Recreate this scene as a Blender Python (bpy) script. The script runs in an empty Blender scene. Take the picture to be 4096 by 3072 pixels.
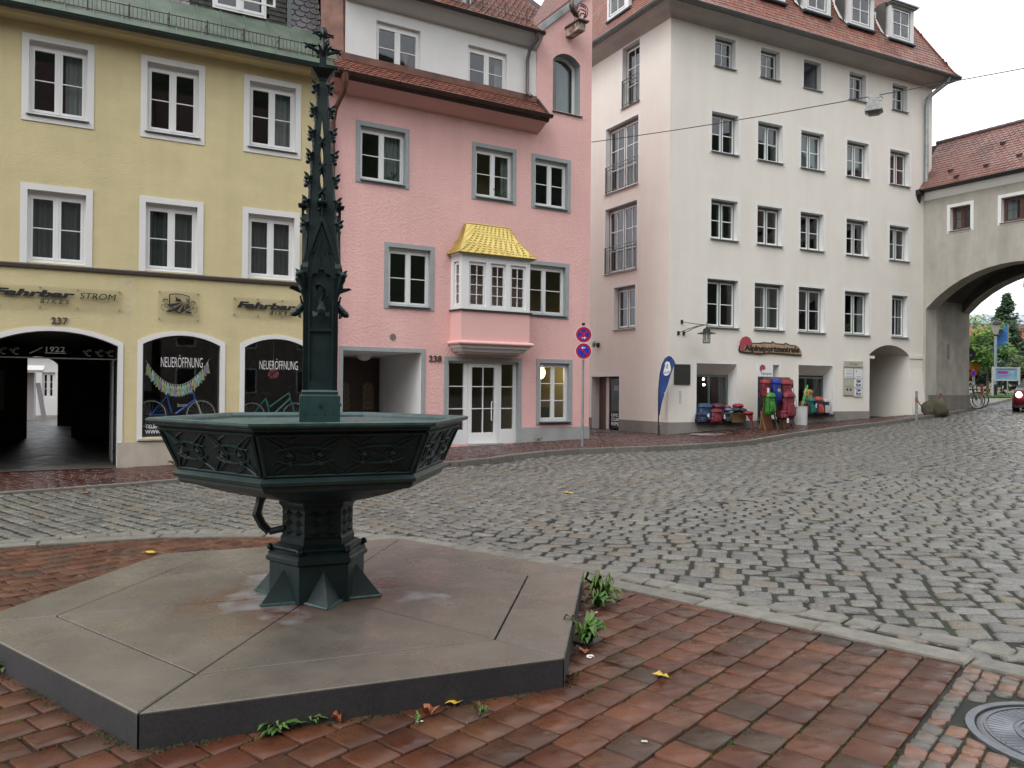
import bpy, math, random
import numpy as np
from mathutils import Vector, Matrix
random.seed(7); RNG = np.random.default_rng(7)
SC = bpy.context.scene
COL = SC.collection
R_ = math.radians
# ------------------------------------------------------------ camera
cd = bpy.data.cameras.new('camera'); cam = bpy.data.objects.new('camera', cd); COL.objects.link(cam)
cd.sensor_width = 36; cd.sensor_fit = 'HORIZONTAL'; cd.lens = 36*3200/4096
cd.clip_start = 0.05; cd.clip_end = 2000
PITCH, ROLL = 0.005, 0.0093
cam.matrix_world = (Matrix.Translation((0, 0, 1.67)) @ Matrix.Rotation(math.pi/2+PITCH, 4, 'X') @ Matrix.Rotation(ROLL, 4, 'Z'))
SC.camera = cam
# ------------------------------------------------------------ light
SUN_EL, SUN_AZ = R_(52), R_(215)
w = bpy.data.worlds.new('World'); SC.world = w; w.use_nodes = True
nt = w.node_tree; nt.nodes.clear()
o_ = nt.nodes.new('ShaderNodeOutputWorld'); bg = nt.nodes.new('ShaderNodeBackground')
sk = nt.nodes.new('ShaderNodeTexSky'); sk.sky_type = 'NISHITA'; sk.sun_disc = False
sk.sun_elevation = SUN_EL; sk.sun_rotation = SUN_AZ; sk.dust_density = 6; sk.air_density = 1.0; sk.ozone_density = 1
hs = nt.nodes.new('ShaderNodeHueSaturation'); hs.inputs['Saturation'].default_value = 0.10
mx = nt.nodes.new('ShaderNodeMix'); mx.data_type = 'RGBA'; mx.inputs['Factor'].default_value = 0.7
mx.inputs['B'].default_value = (9.6, 9.9, 10.3, 1)      # even layer of cloud
nt.links.new(sk.outputs[0], hs.inputs['Color']); nt.links.new(hs.outputs[0], mx.inputs['A'])
nt.links.new(mx.outputs['Result'], bg.inputs['Color']); bg.inputs['Strength'].default_value = 0.14
nt.links.new(bg.outputs[0], o_.inputs[0])
sl = bpy.data.lights.new('sun', 'SUN'); sl.energy = 0.6; sl.angle = R_(25); sl.color = (1, 0.97, 0.93)
so = bpy.data.objects.new('sun', sl); COL.objects.link(so)
so.rotation_euler = (math.pi/2-SUN_EL, 0, -SUN_AZ+math.pi)
SC.view_settings.view_transform = 'Standard'; SC.view_settings.look = 'None'
SC.view_settings.exposure = 0.62; SC.view_settings.gamma = 1
try:
    SC.cycles.max_bounces = 7; SC.cycles.transparent_max_bounces = 12; SC.cycles.use_denoising = True
    SC.cycles.diffuse_bounces = 4; SC.cycles.glossy_bounces = 4; SC.cycles.caustics_reflective = False; SC.cycles.caustics_refractive = False
    SC.cycles.sample_clamp_indirect = 4
except Exception: pass
# ------------------------------------------------------------ materials
MATS = {}
def M(name, col, col2=None, sc=4., rough=.75, bump=0., bs=60., metal=0., tone=None, r2=None, spec=.5, bd=.01, det=4., stretch=None, emit=None, thr=(.35, .65), streak=0., extra=None, aniso=None):
    """procedural material: two colours mixed by noise, bump, per-face tone colours, dirt streaks"""
    if name in MATS: return MATS[name]
    m = bpy.data.materials.new(name); m.use_nodes = True; MATS[name] = m
    nt = m.node_tree; N = nt.nodes; L = nt.links
    b = N['Principled BSDF']; b.inputs['Roughness'].default_value = rough; b.inputs['Metallic'].default_value = metal
    b.inputs['Specular IOR Level'].default_value = spec
    tc = N.new('ShaderNodeTexCoord'); mp = N.new('ShaderNodeMapping'); L.new(tc.outputs['Object'], mp.inputs[0])
    if stretch: mp.inputs['Scale'].default_value = stretch
    def noise(scale, detail=det, rough_=.6, src=None):
        n = N.new('ShaderNodeTexNoise'); n.inputs['Scale'].default_value = scale; n.inputs['Detail'].default_value = detail
        n.inputs['Roughness'].default_value = rough_; L.new((src or mp).outputs[0], n.inputs['Vector']); return n
    def ramp(src, a, b_):
        r = N.new('ShaderNodeMapRange'); r.inputs[1].default_value = a; r.inputs[2].default_value = b_; L.new(src, r.inputs[0]); return r.outputs[0]
    def mix(f, a, b_, mode='MIX'):
        x = N.new('ShaderNodeMix'); x.data_type = 'RGBA'; x.blend_type = mode
        if isinstance(f, float): x.inputs['Factor'].default_value = f
        else: L.new(f, x.inputs['Factor'])
        for k, v in (('A', a), ('B', b_)):
            if isinstance(v, tuple): x.inputs[k].default_value = (*v[:3], 1)
            else: L.new(v, x.inputs[k])
        return x.outputs['Result']
    c = tuple(col)
    if tone:
        at = N.new('ShaderNodeAttribute'); at.attribute_name = 'tone'
        cr = N.new('ShaderNodeValToRGB'); cr.color_ramp.interpolation = 'LINEAR'
        el = cr.color_ramp.elements
        while len(el) < len(tone): el.new(.5)
        for i, tcol in enumerate(tone):
            el[i].position = i/(len(tone)-1); el[i].color = (*tcol, 1)
        L.new(at.outputs['Fac'], cr.inputs[0]); c = cr.outputs[0]
    if col2:
        n = noise(sc); c = mix(ramp(n.outputs[0], *thr), c, tuple(col2)) if not tone else mix(ramp(n.outputs[0], *thr), c, mix(.75, c, tuple(col2), 'MULTIPLY'))
    if streak:
        mp2 = N.new('ShaderNodeMapping'); mp2.inputs['Scale'].default_value = (1.6, 1.6, .22); L.new(tc.outputs['Object'], mp2.inputs[0])
        n = noise(1.1, 6, .65, mp2); c = mix(ramp(n.outputs[0], .3, .75), c, mix(1., c, (1-streak,)*3, 'MULTIPLY'))
        n3 = noise(.35, 5, .6); c = mix(ramp(n3.outputs[0], .4, .75), c, mix(1., c, (1-streak*.7,)*3, 'MULTIPLY'))
    if isinstance(c, tuple): b.inputs['Base Color'].default_value = (*c[:3], 1)
    else: L.new(c, b.inputs['Base Color'])
    if r2 is not None:
        n = noise(sc*1.7 if sc < 20 else 3); rr = N.new('ShaderNodeMapRange'); rr.inputs[1].default_value = .35; rr.inputs[2].default_value = .65
        rr.inputs[3].default_value = rough; rr.inputs[4].default_value = r2; L.new(n.outputs[0], rr.inputs[0]); L.new(rr.outputs[0], b.inputs['Roughness'])
    if bump:
        n = noise(bs, 5, .62); bn = N.new('ShaderNodeBump'); bn.inputs['Strength'].default_value = bump; bn.inputs['Distance'].default_value = bd
        L.new(n.outputs[0], bn.inputs['Height']); L.new(bn.outputs[0], b.inputs['Normal'])
    if emit:
        b.inputs['Emission Color'].default_value = (*emit[:3], 1); b.inputs['Emission Strength'].default_value = emit[3]
    return m
def glass_mat(name, tint=(1, 1, 1), boost=0.02, rough=0.02):
    m = bpy.data.materials.new(name); m.use_nodes = True; N = m.node_tree.nodes; L = m.node_tree.links; N.clear()
    o = N.new('ShaderNodeOutputMaterial'); t = N.new('ShaderNodeBsdfTransparent'); t.inputs[0].default_value = (*tint, 1)
    g = N.new('ShaderNodeBsdfGlossy'); g.inputs['Roughness'].default_value = rough; g.inputs[0].default_value = (.95, .97, 1, 1)
    f0 = N.new('ShaderNodeLayerWeight'); f0.inputs[0].default_value = .5; f = N.new('ShaderNodeMath'); f.operation = 'POWER'; L.new(f0.outputs['Facing'], f.inputs[0]); f.inputs[1].default_value = 4.2
    ad = N.new('ShaderNodeMath'); ad.operation = 'MULTIPLY_ADD'; ad.inputs[1].default_value = .95; ad.inputs[2].default_value = .055+boost; L.new(f.outputs[0], ad.inputs[0])
    x = N.new('ShaderNodeMixShader'); L.new(ad.outputs[0], x.inputs[0]); L.new(t.outputs[0], x.inputs[1]); L.new(g.outputs[0], x.inputs[2]); L.new(x.outputs[0], o.inputs[0])
    MATS[name] = m; return m
GLASS = glass_mat('window_glass', (.62, .68, .68))
GLASSC = glass_mat('shop_glass', (.85, .88, .88), .01)
YEL = M('yellow_plaster', (.70, .60, .345), (.65, .555, .315), sc=1.2, rough=.9, bump=.7, bs=26, bd=.016, streak=.13, stretch=(1, 1, 1.9))
PNK = M('pink_roughcast', (.86, .515, .485), (.82, .485, .455), sc=1.0, rough=.92, bump=.8, bs=19, bd=.024, streak=.11, det=6)
PNKS = M('pink_smooth', (.77, .455, .43), (.74, .435, .41), sc=2, rough=.8, bump=.15, bs=60)
CRM = M('cream_plaster', (.81, .77, .70), (.78, .735, .665), sc=.8, rough=.92, bump=.18, bs=90, bd=.006, streak=.07)
CRS = M('cream_light_border', (.78, .765, .74), (.75, .735, .71), sc=3, rough=.9)
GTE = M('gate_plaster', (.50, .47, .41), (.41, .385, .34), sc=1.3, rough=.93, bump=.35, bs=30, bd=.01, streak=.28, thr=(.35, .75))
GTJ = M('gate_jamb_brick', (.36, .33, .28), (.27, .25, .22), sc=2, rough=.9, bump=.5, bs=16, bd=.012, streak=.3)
WHT = M('white_frame_paint', (.78, .78, .775), rough=.35)
WHP = M('white_plaster', (.76, .755, .74), (.72, .715, .70), sc=2, rough=.85, bump=.1, bs=70, streak=.05)
GRY = M('grey_surround', (.335, .36, .365), (.305, .33, .335), sc=6, rough=.85, bump=.15, bs=80)
GRL = M('light_grey_plinth', (.42, .425, .42), (.36, .365, .36), sc=2.5, rough=.8, bump=.2, bs=50, streak=.2)
GRP = M('grey_plinth', (.30, .285, .26), (.24, .23, .21), sc=2, rough=.85, bump=.25, bs=40, streak=.25)
PLB = M('pale_plinth', (.52, .455, .375), (.44, .38, .32), sc=3, rough=.85, bump=.3, bs=25, streak=.2)
TEA = M('teal_grey_paint', (.13, .18, .175), (.11, .155, .15), sc=9, rough=.4)
ZNC = M('zinc', (.33, .36, .36), (.24, .265, .265), sc=4, rough=.42, metal=.6, r2=.6)
SLL = M('grey_sill_metal', (.17, .18, .18), (.13, .14, .14), sc=7, rough=.4)
DRK = M('dark_sill_metal', (.025, .025, .03), (.04, .04, .045), sc=9, rough=.4)
BRN = M('brown_metal', (.075, .035, .025), (.045, .022, .018), sc=5, rough=.45, r2=.3)
CPR = M('copper_brown', (.17, .075, .05), (.095, .045, .035), sc=2.5, rough=.42, metal=.35, r2=.6)
CPG = M('copper_green', (.13, .17, .12), (.07, .10, .07), sc=2.0, rough=.4, r2=.6, streak=.35, thr=(.3, .7))
GUT = M('dark_green_gutter', (.022, .04, .032), (.035, .055, .045), sc=4, rough=.4)
WOOD = M('dark_wood', (.035, .016, .010), (.022, .010, .007), sc=6, rough=.4, stretch=(1, 1, .2))
WBR = M('brown_window_wood', (.09, .035, .02), (.06, .024, .015), sc=9, rough=.5)
BLK = M('black_metal', (.012, .012, .013), rough=.45)
RUB = M('black_rubber', (.014, .014, .014), rough=.75)
IRN = M('painted_iron', (.0085, .0235, .0240), (.0035, .0105, .0105), sc=5, rough=.36, r2=.55, bump=.18, bs=60, bd=.003, thr=(.3, .7), spec=.38)
IRL = M('verdigris_iron', (.055, .105, .092), (.02, .05, .044), sc=14, rough=.45, r2=.6, bump=.25, bs=90, bd=.003)
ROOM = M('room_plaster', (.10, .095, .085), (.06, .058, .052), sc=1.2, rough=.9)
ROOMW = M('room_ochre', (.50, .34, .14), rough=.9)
CURT = M('curtain_cloth', (.42, .43, .42), (.33, .34, .335), sc=6, rough=.9, stretch=(3, 3, .3))
CURD = M('curtain_grey', (.17, .175, .17), (.12, .125, .12), sc=6, rough=.9, stretch=(3, 3, .3))
REDB = M('red_blind', (.26, .035, .022), (.20, .028, .018), sc=30, rough=.8, stretch=(.2, .2, 1))
SIGN = M('black_lettering', (.018, .018, .022), rough=.4)
SIGW = M('white_lettering', (.8, .8, .8), rough=.5)
SIGB = M('bronze_lettering', (.10, .065, .04), (.06, .04, .028), sc=20, rough=.5)
ACR = glass_mat('acrylic_plate', (.93, .93, .92), -.05, .2)
def plain(name, c, r=.6, **k): return M(name, c, tuple(x*.8 for x in c), sc=12, rough=r, **k)
# ------------------------------------------------------------ mesh helpers
class Fr:
    """a local frame: s along, n outward, z up"""
    def __init__(s, o, az, z=0.):
        a = R_(az); s.o = Vector((o[0], o[1], z if len(o) < 3 else o[2])); s.az = az
        s.e = Vector((math.sin(a), math.cos(a), 0)); s.n = Vector((math.cos(a), -math.sin(a), 0)); s.u = Vector((0, 0, 1))
    def p(s, a, n, z): return s.o + s.e*a + s.n*n + s.u*z
    def sub(s, a, n, z, daz=0): q = s.p(a, n, z); return Fr((q.x, q.y, q.z), s.az+daz)
class MB:
    def __init__(s): s.v = []; s.f = []; s.t = []
    def add(s, vs, fs, tone=None):
        b = len(s.v); s.v += [tuple(x) for x in vs]; s.f += [tuple(b+i for i in f) for f in fs]
        s.t += [random.random() if tone is None else tone]*len(fs); return s
    def quad(s, a, b, c, d, tone=None): return s.add([a, b, c, d], [(0, 1, 2, 3)], tone)
    def box(s, F, a0, a1, n0, n1, z0, z1, tone=None):
        vs = [F.p(a, n, z) for z in (z0, z1) for (a, n) in ((a0, n0), (a1, n0), (a1, n1), (a0, n1))]
        return s.add(vs, [(3, 2, 1, 0), (4, 5, 6, 7), (0, 1, 5, 4), (1, 2, 6, 5), (2, 3, 7, 6), (3, 0, 4, 7)], tone)
    def prism(s, F, pts, n0, n1, tone=None, caps=True):
        """pts: outline (s,z), extruded from n0 to n1"""
        k = len(pts); vs = [F.p(a, n0, z) for a, z in pts]+[F.p(a, n1, z) for a, z in pts]
        fs = [(i, (i+1) % k, k+(i+1) % k, k+i) for i in range(k)]
        if caps: fs += [tuple(range(k-1, -1, -1)), tuple(range(k, 2*k))]
        return s.add(vs, fs, tone)
    def prof(s, F, pts, a0, a1, caps=True, tone=None):
        """pts: profile (n,z), swept along s"""
        k = len(pts); vs = [F.p(a0, n, z) for n, z in pts]+[F.p(a1, n, z) for n, z in pts]
        fs = [(i, (i+1) % k, k+(i+1) % k, k+i) for i in range(k)]
        if caps: fs += [tuple(range(k-1, -1, -1)), tuple(range(k, 2*k))]
        return s.add(vs, fs, tone)
    def loops(s, rings, closed=True, cap=True, tone=None):
        k = len(rings[0]); vs = [v for r in rings for v in r]; fs = []
        for j in range(len(rings)-1):
            for i in range(k if closed else k-1): fs.append((j*k+i, j*k+(i+1) % k, (j+1)*k+(i+1) % k, (j+1)*k+i))
        if cap: fs += [tuple(range(k-1, -1, -1)), tuple(range((len(rings)-1)*k, len(rings)*k))]
        return s.add(vs, fs, tone)
    def poly(s, c, r, k, z, rot=0.): return [Vector((c[0]+r*math.cos(rot+2*math.pi*i/k), c[1]+r*math.sin(rot+2*math.pi*i/k), z)) for i in range(k)]
    def lathe(s, c, prof, k=16, rot=0., tone=None):
        return s.loops([s.poly(c, max(r, 1e-4), k, z, rot) for r, z in prof], tone=tone)
    def tube(s, pts, r, k=8, closed=False, tone=None):
        pts = [Vector(p) for p in pts]; n = len(pts); rs = r if isinstance(r, (list, tuple)) else [r]*n; rings = []
        up = None
        for i, p in enumerate(pts):
            a = pts[(i-1) % n] if (i > 0 or closed) else p; b = pts[(i+1) % n] if (i < n-1 or closed) else p
            t = (b-a).normalized() if (b-a).length > 1e-9 else Vector((0, 0, 1))
            if up is None: up = Vector((0, 0, 1)) if abs(t.z) < .9 else Vector((1, 0, 0))
            x = t.cross(up).normalized(); y = x.cross(t).normalized(); up = y
            rings.append([p+(x*math.cos(2*math.pi*q/k)+y*math.sin(2*math.pi*q/k))*rs[i] for q in range(k)])
        if closed: rings.append(rings[0])
        return s.loops(rings, cap=not closed, tone=tone)
    def ball(s, c, r, k=8, sq=(1, 1, 1), tone=None):
        c = Vector(c); rings = []
        for j in range(k+1):
            ph = math.pi*j/k-math.pi/2; rr = max(math.cos(ph), 1e-3)
            rings.append([c+Vector((r*sq[0]*rr*math.cos(2*math.pi*i/(2*k)), r*sq[1]*rr*math.sin(2*math.pi*i/(2*k)), r*sq[2]*math.sin(ph))) for i in range(2*k)])
        return s.loops(rings, tone=tone)
    def disc(s, F, a, z, r, n0, n1, k=20, tone=None):
        return s.prism(F, [(a+r*math.cos(2*math.pi*i/k), z+r*math.sin(2*math.pi*i/k)) for i in range(k)], n0, n1, tone)
    def build(s, name, mat, parent=None, smooth=False, **kw):
        me = bpy.data.meshes.new(name)
        off = Vector((0, 0, 0)); q = parent
        while q is not None: off += q.location; q = q.parent
        me.from_pydata([(v[0]-off.x, v[1]-off.y, v[2]-off.z) for v in s.v], [], s.f)
        at = me.attributes.new('tone', 'FLOAT', 'FACE'); at.data.foreach_set('value', s.t)
        me.materials.append(mat)
        if smooth:
            for p in me.polygons: p.use_smooth = True
            try: me.set_sharp_from_angle(angle=R_(38))
            except Exception: pass
        o = bpy.data.objects.new(name, me); COL.objects.link(o)
        if parent is not None: o.parent = parent
        for k, v in kw.items(): o[k] = v
        return o
def thing(name, label, cat, loc=(0, 0, 0), group=None):
    o = bpy.data.objects.new(name, None); o.empty_display_size = .2; COL.objects.link(o); o.location = loc
    o['label'] = label; o['category'] = cat
    if group: o['group'] = group
    return o
def tag(o, label, cat, group=None):
    o['label'] = label; o['category'] = cat
    if group: o['group'] = group
    return o
def box1(name, F, a, mat, parent=None, **kw): return MB().box(F, *a).build(name, mat, parent, **kw)
def tube1(name, pts, r, mat, parent=None, k=8, **kw): return MB().tube(pts, r, k).build(name, mat, parent, smooth=True, **kw)
def text(F, body, rect, n, mat, name, parent, ext=.004, bold=0., shear=0., rot=0.):
    """lettering fitted in rect (s0,s1,z0,z1) on plane n of frame F"""
    cu = bpy.data.curves.new(name, 'FONT'); cu.body = body; cu.extrude = .02; cu.offset = bold; cu.shear = shear; cu.resolution_u = 3
    ob = bpy.data.objects.new(name, cu); COL.objects.link(ob)
    dg = bpy.context.evaluated_depsgraph_get(); me = bpy.data.meshes.new_from_object(ob.evaluated_get(dg))
    bpy.data.objects.remove(ob)
    co = np.array([v.co[:] for v in me.vertices]); lo = co.min(0); hi = co.max(0); sz = np.maximum(hi-lo, 1e-6)
    s0, s1, z0, z1 = rect; off = Vector((0, 0, 0)); q = parent
    while q is not None: off += q.location; q = q.parent
    cs, sn = math.cos(rot), math.sin(rot); cm, cz = (s0+s1)/2, (z0+z1)/2
    for v, c in zip(me.vertices, co):
        a = s0+(c[0]-lo[0])/sz[0]*(s1-s0)-cm; z = z0+(c[1]-lo[1])/sz[1]*(z1-z0)-cz; d = n+(c[2]-lo[2])/sz[2]*ext
        v.co = F.p(cm+a*cs-z*sn, d, cz+a*sn+z*cs)-off
    me.materials.clear(); me.materials.append(mat)
    o = bpy.data.objects.new(name, me); COL.objects.link(o)
    if parent is not None: o.parent = parent
    return o
# ------------------------------------------------------------ ground heights
_A = R_(62); SA, CA = math.sin(_A), math.cos(_A)
def S_(a): return np.interp(a, [-5, .6, 6, 12.9, 16.7, 29.2, 33, 45, 80, 150], [-.13, -.11, .06, .23, .21, .8, 1.0, 1.35, 1.8, 2.2])
def N_(a): return np.interp(a, [-5, 2, 6, 12.9, 16.7, 29.2, 33, 45, 80, 150], [0, 0, .03, .14, .20, .75, .97, 1.32, 1.8, 2.2])
def ab(x, y): return x*SA+y*CA, -x*CA+y*SA
def walk_z(x, y):
    a, b = ab(x, y); return S_(a)
def kerb_h(a): return np.interp(a, [0, 3, 8, 40, 60], [.02, .04, .10, .10, .04])
def road_z(x, y):
    a, b = ab(x, y); t = np.clip((b-7)/8, 0, 1); t = t*t*(3-2*t)
    return N_(a)*(1-t)+(S_(a)-kerb_h(a))*t
def near_z(x, y): return N_(ab(x, y)[0])
# ------------------------------------------------------------ ground, road, pavements
FAR_K = [(-30, 1.1), (-18.7, 7.1), (-8.24, 12.91), (-7.25, 13.79), (-6.1, 14.77), (-3.6, 15.75), (-1.4, 16.75), (-.5, 17.5), (.2, 18.5), (1.13, 19.3), (1.87, 19.69), (3.87, 20.1), (5.47, 21.46), (7.07, 23.1), (8.48, 24.5), (9.86, 25.7), (12.89, 27.9), (15.59, 30.17), (18.72, 32.97), (23.19, 38.56), (27.97, 44.63), (36, 55)]
NEAR_KO = [(-30, -4.5), (-14, 3.9), (-9, 6.6), (-5.41, 8.49), (-4.85, 8.76), (-4.28, 9.05), (-3.63, 9.22), (-2.94, 9.25), (-1.9, 9.15), (-1.0, 8.8), (0, 8.05), (1.35, 6.88), (1.95, 6.32), (2.85, 5.5), (3.28, 5.08), (4.5, 3.85), (7, 1.3), (10, -1.8), (16, -8)]
NEAR_KI = [(-30, -4.9), (-14, 3.5), (-8.8, 6.2), (-5.14, 8.10), (-4.74, 8.3), (-3.88, 8.68), (-3.21, 8.84), (-2.49, 8.85), (-1.9, 8.75), (-1.1, 8.42), (-.2, 7.7), (.65, 6.78), (1.11, 6.34), (1.76, 5.72), (2.25, 5.25), (2.85, 4.6), (4.2, 3.4), (6.7, .9), (9.7, -2.2), (15.7, -8.4)]
def inpoly(x, y, P):
    x = np.asarray(x); y = np.asarray(y); r = np.zeros(x.shape, bool); n = len(P); j = n-1
    for i in range(n):
        xi, yi = P[i]; xj, yj = P[j]
        c = ((yi > y) != (yj > y)) & (x < (xj-xi)*(y-yi)/((yj-yi) if yj != yi else 1e-9)+xi); r ^= c; j = i
    return r
def meshgrid_obj(name, xs, ys, fn, mat, kind='structure', smooth=True):
    X, Y = np.meshgrid(xs, ys); Z = fn(X, Y); v = np.stack([X.ravel(), Y.ravel(), Z.ravel()], 1)
    nx, ny = len(xs), len(ys); f = []
    for j in range(ny-1):
        for i in range(nx-1): f.append((j*nx+i, j*nx+i+1, (j+1)*nx+i+1, (j+1)*nx+i))
    me = bpy.data.meshes.new(name); me.from_pydata(v.tolist(), [], f); me.materials.append(mat)
    if smooth: me.polygons.foreach_set('use_smooth', [True]*len(f))
    o = bpy.data.objects.new(name, me); COL.objects.link(o); o['kind'] = kind; return o
SOIL = M('wet_joint_soil', (.009, .008, .007), (.014, .022, .007), sc=2.2, rough=.6, spec=.3, bump=.4, bs=60, thr=(.47, .58), det=7)
xs = np.concatenate([[-400, -200, -100, -60], np.arange(-40, 60, .5), [70, 90, 120, 200, 400]])
ys = np.concatenate([[-300, -120, -60, -30], np.arange(-14, 70, .5), [80, 100, 140, 220, 420, 600]])
meshgrid_obj('ground', xs, ys, lambda x, y: np.minimum(road_z(x, y), near_z(x, y))-.017, SOIL)
def pavers(name, mat, inside, cen, half, az, su, sv, gap, zf, jit=.1, stagger=.5, bev=.008, dome=.0, cut=.12, lod=16., lift=0., tilt=.004, vary=.25, shell=True, gv=1.):
    a = R_(az); ex, ey = math.sin(a), math.cos(a); fx, fy = math.cos(a), -math.sin(a)   # u along az, v to the right of it
    nu = int(2*half[0]/su)+1; nv = int(2*half[1]/sv)+1
    C, H = [], []
    for j in range(nv):
        v = -half[1]+j*sv
        wd = su*(1+vary*RNG.uniform(-1, 1, nu)); ed = np.concatenate([[0], np.cumsum(wd)])-half[0]+su*((stagger*j) % 1)
        um = (ed[:-1]+ed[1:])/2; C.append(np.stack([um, np.full(nu, v)], 1)); H.append(np.stack([wd/2-gap/2, np.full(nu, sv/2-gap*gv/2)], 1))
    C = np.concatenate(C); H = np.concatenate(H)
    X = cen[0]+C[:, 0]*ex+C[:, 1]*fx; Y = cen[1]+C[:, 0]*ey+C[:, 1]*fy
    k = inside(X, Y); C, H, X, Y = C[k], H[k], X[k], Y[k]; D = np.hypot(X, Y)
    V, F, T = [], [], []; base = 0
    for near in (True, False):
        m = (D < lod) if near else (D >= lod)
        if not m.any(): continue
        c, h, n = C[m], H[m], m.sum()
        if near:
            q = cut*np.minimum(h[:, 0], h[:, 1])[:, None]*2
            hx, hy = h[:, :1], h[:, 1:]
            px = np.concatenate([hx-q, hx, hx, hx-q, -hx+q, -hx, -hx, -hx+q], 1); py = np.concatenate([-hy, -hy+q, hy-q, hy, hy, hy-q, -hy+q, -hy], 1)
            k8 = 8
        else:
            hx, hy = h[:, :1], h[:, 1:]; px = np.concatenate([hx, hx, -hx, -hx], 1); py = np.concatenate([-hy, hy, hy, -hy], 1); k8 = 4
        jx = RNG.uniform(-1, 1, px.shape)*jit*h[:, :1]*.35; jy = RNG.uniform(-1, 1, px.shape)*jit*h[:, 1:]*.35
        px = px+jx; py = py+jy
        tx, ty = RNG.normal(0, tilt, (2, n, 1)); dz = RNG.normal(0, tilt*.5, (n, 1))
        rings = []
        sb = 1-bev/np.minimum(h[:, :1], h[:, 1:])
        specs = [(sb*1.0, 0.0), (1.0, -bev), (1.0, -.065)] if near else [(1.0, 0.0), (1.0, -.06)]
        if near and dome: specs = [(sb*.62, 0.0), (sb, -dome*.6), (1.0, -dome-bev), (1.0, -.065)]
        for sc_, zz in specs:
            u = c[:, :1]+px*sc_; v = c[:, 1:]+py*sc_
            x = cen[0]+u*ex+v*fx; y = cen[1]+u*ey+v*fy
            z = zf(x, y)+lift+zz+dz+(tx*px/h[:, :1]+ty*py/h[:, 1:] if zz > -.04 else 0)
            rings.append(np.stack([x, y, z], 2))
        A = np.stack(rings, 1); nr = len(rings); V.append(A.reshape(-1, 3)); tn = RNG.random(n)
        idx = base+np.arange(n)*(nr*k8)
        for i in range(nr-1):
            for q in range(k8):
                F.append(('q', np.stack([idx+i*k8+q, idx+(i+1)*k8+q, idx+(i+1)*k8+(q+1) % k8, idx+i*k8+(q+1) % k8], 1), tn))
        F.append(('n', idx[:, None]+np.arange(k8)[None], tn)); base += n*nr*k8
    V = np.concatenate(V); me = bpy.data.meshes.new(name)
    loops = np.concatenate([f[1].ravel() for f in F]); tot = np.concatenate([np.full(len(f[1]), f[1].shape[1]) for f in F]); tone = np.concatenate([f[2] for f in F])
    me.vertices.add(len(V)); me.vertices.foreach_set('co', V.astype(np.float32).ravel())
    me.loops.add(len(loops)); me.loops.foreach_set('vertex_index', loops.astype(np.int32))
    st = np.concatenate([[0], np.cumsum(tot)[:-1]]); me.polygons.add(len(tot)); me.polygons.foreach_set('loop_start', st.astype(np.int32))
    me.update(calc_edges=True); me.validate()
    at = me.attributes.new('tone', 'FLOAT', 'FACE'); at.data.foreach_set('value', tone.astype(np.float32)[:len(me.polygons)])
    me.materials.append(mat); o = bpy.data.objects.new(name, me); COL.objects.link(o); o['kind'] = 'structure'; return o
COB = M('wet_granite_setts', (0, 0, 0), (.42, .40, .36), sc=60, rough=.22, r2=.46, bump=.7, bs=28, bd=.012, thr=(.40, .62), det=5,
        tone=[(.15, .145, .128), (.17, .163, .147), (.10, .098, .092), (.19, .18, .16), (.13, .127, .12), (.16, .132, .095), (.155, .152, .142), (.112, .11, .105), (.20, .193, .18)])
BRK = M('wet_clay_pavers', (0, 0, 0), (.45, .38, .36), sc=2.6, rough=.14, r2=.5, spec=.27, bump=.22, bs=55, bd=.003, thr=(.42, .60), det=7,
        tone=[(0.0907, 0.0319, 0.0168), (0.1159, 0.0454, 0.0227), (0.0739, 0.0252, 0.0151), (0.1050, 0.0479, 0.0252), (0.0790, 0.0336, 0.0202), (0.1260, 0.0470, 0.0235), (0.0554, 0.0353, 0.0235), (0.0974, 0.0353, 0.0193)])
BRK2 = M('far_clay_pavers', (0, 0, 0), (.5, .42, .42), sc=1.2, rough=.12, r2=.34, bump=.10, bs=30, bd=.004, thr=(.35, .7),
        tone=[(.075, .022, .017), (.092, .028, .020), (.055, .019, .016), (.08, .033, .024), (.065, .021, .017)])
SET = M('small_porphyry_setts', (0, 0, 0), (.6, .55, .5), sc=20, rough=.35, bump=.35, bs=50, bd=.006,
        tone=[(.17, .075, .05), (.10, .10, .085), (.20, .10, .06), (.15, .07, .05), (.085, .09, .08), (.18, .11, .075)])
KRB = M('granite_kerb', (0, 0, 0), (.6, .58, .54), sc=9, rough=.5, r2=.7, bump=.4, bs=45, bd=.006, tone=[(.17, .16, .138), (.15, .14, .122), (.19, .18, .155), (.16, .15, .13)])
road_poly = NEAR_KO + FAR_K[::-1]
NEAR_KR = [(a*.55+c*.45, b*.55+d*.45) for (a, b), (c, d) in zip(NEAR_KO, NEAR_KI)]
def in_road(x, y):
    P = [(-30, -4.5)]+NEAR_KR[1:]+[(40, -8), (60, 45), (36, 55)]+FAR_K[::-1][1:]
    return inpoly(x, y, P)
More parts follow.
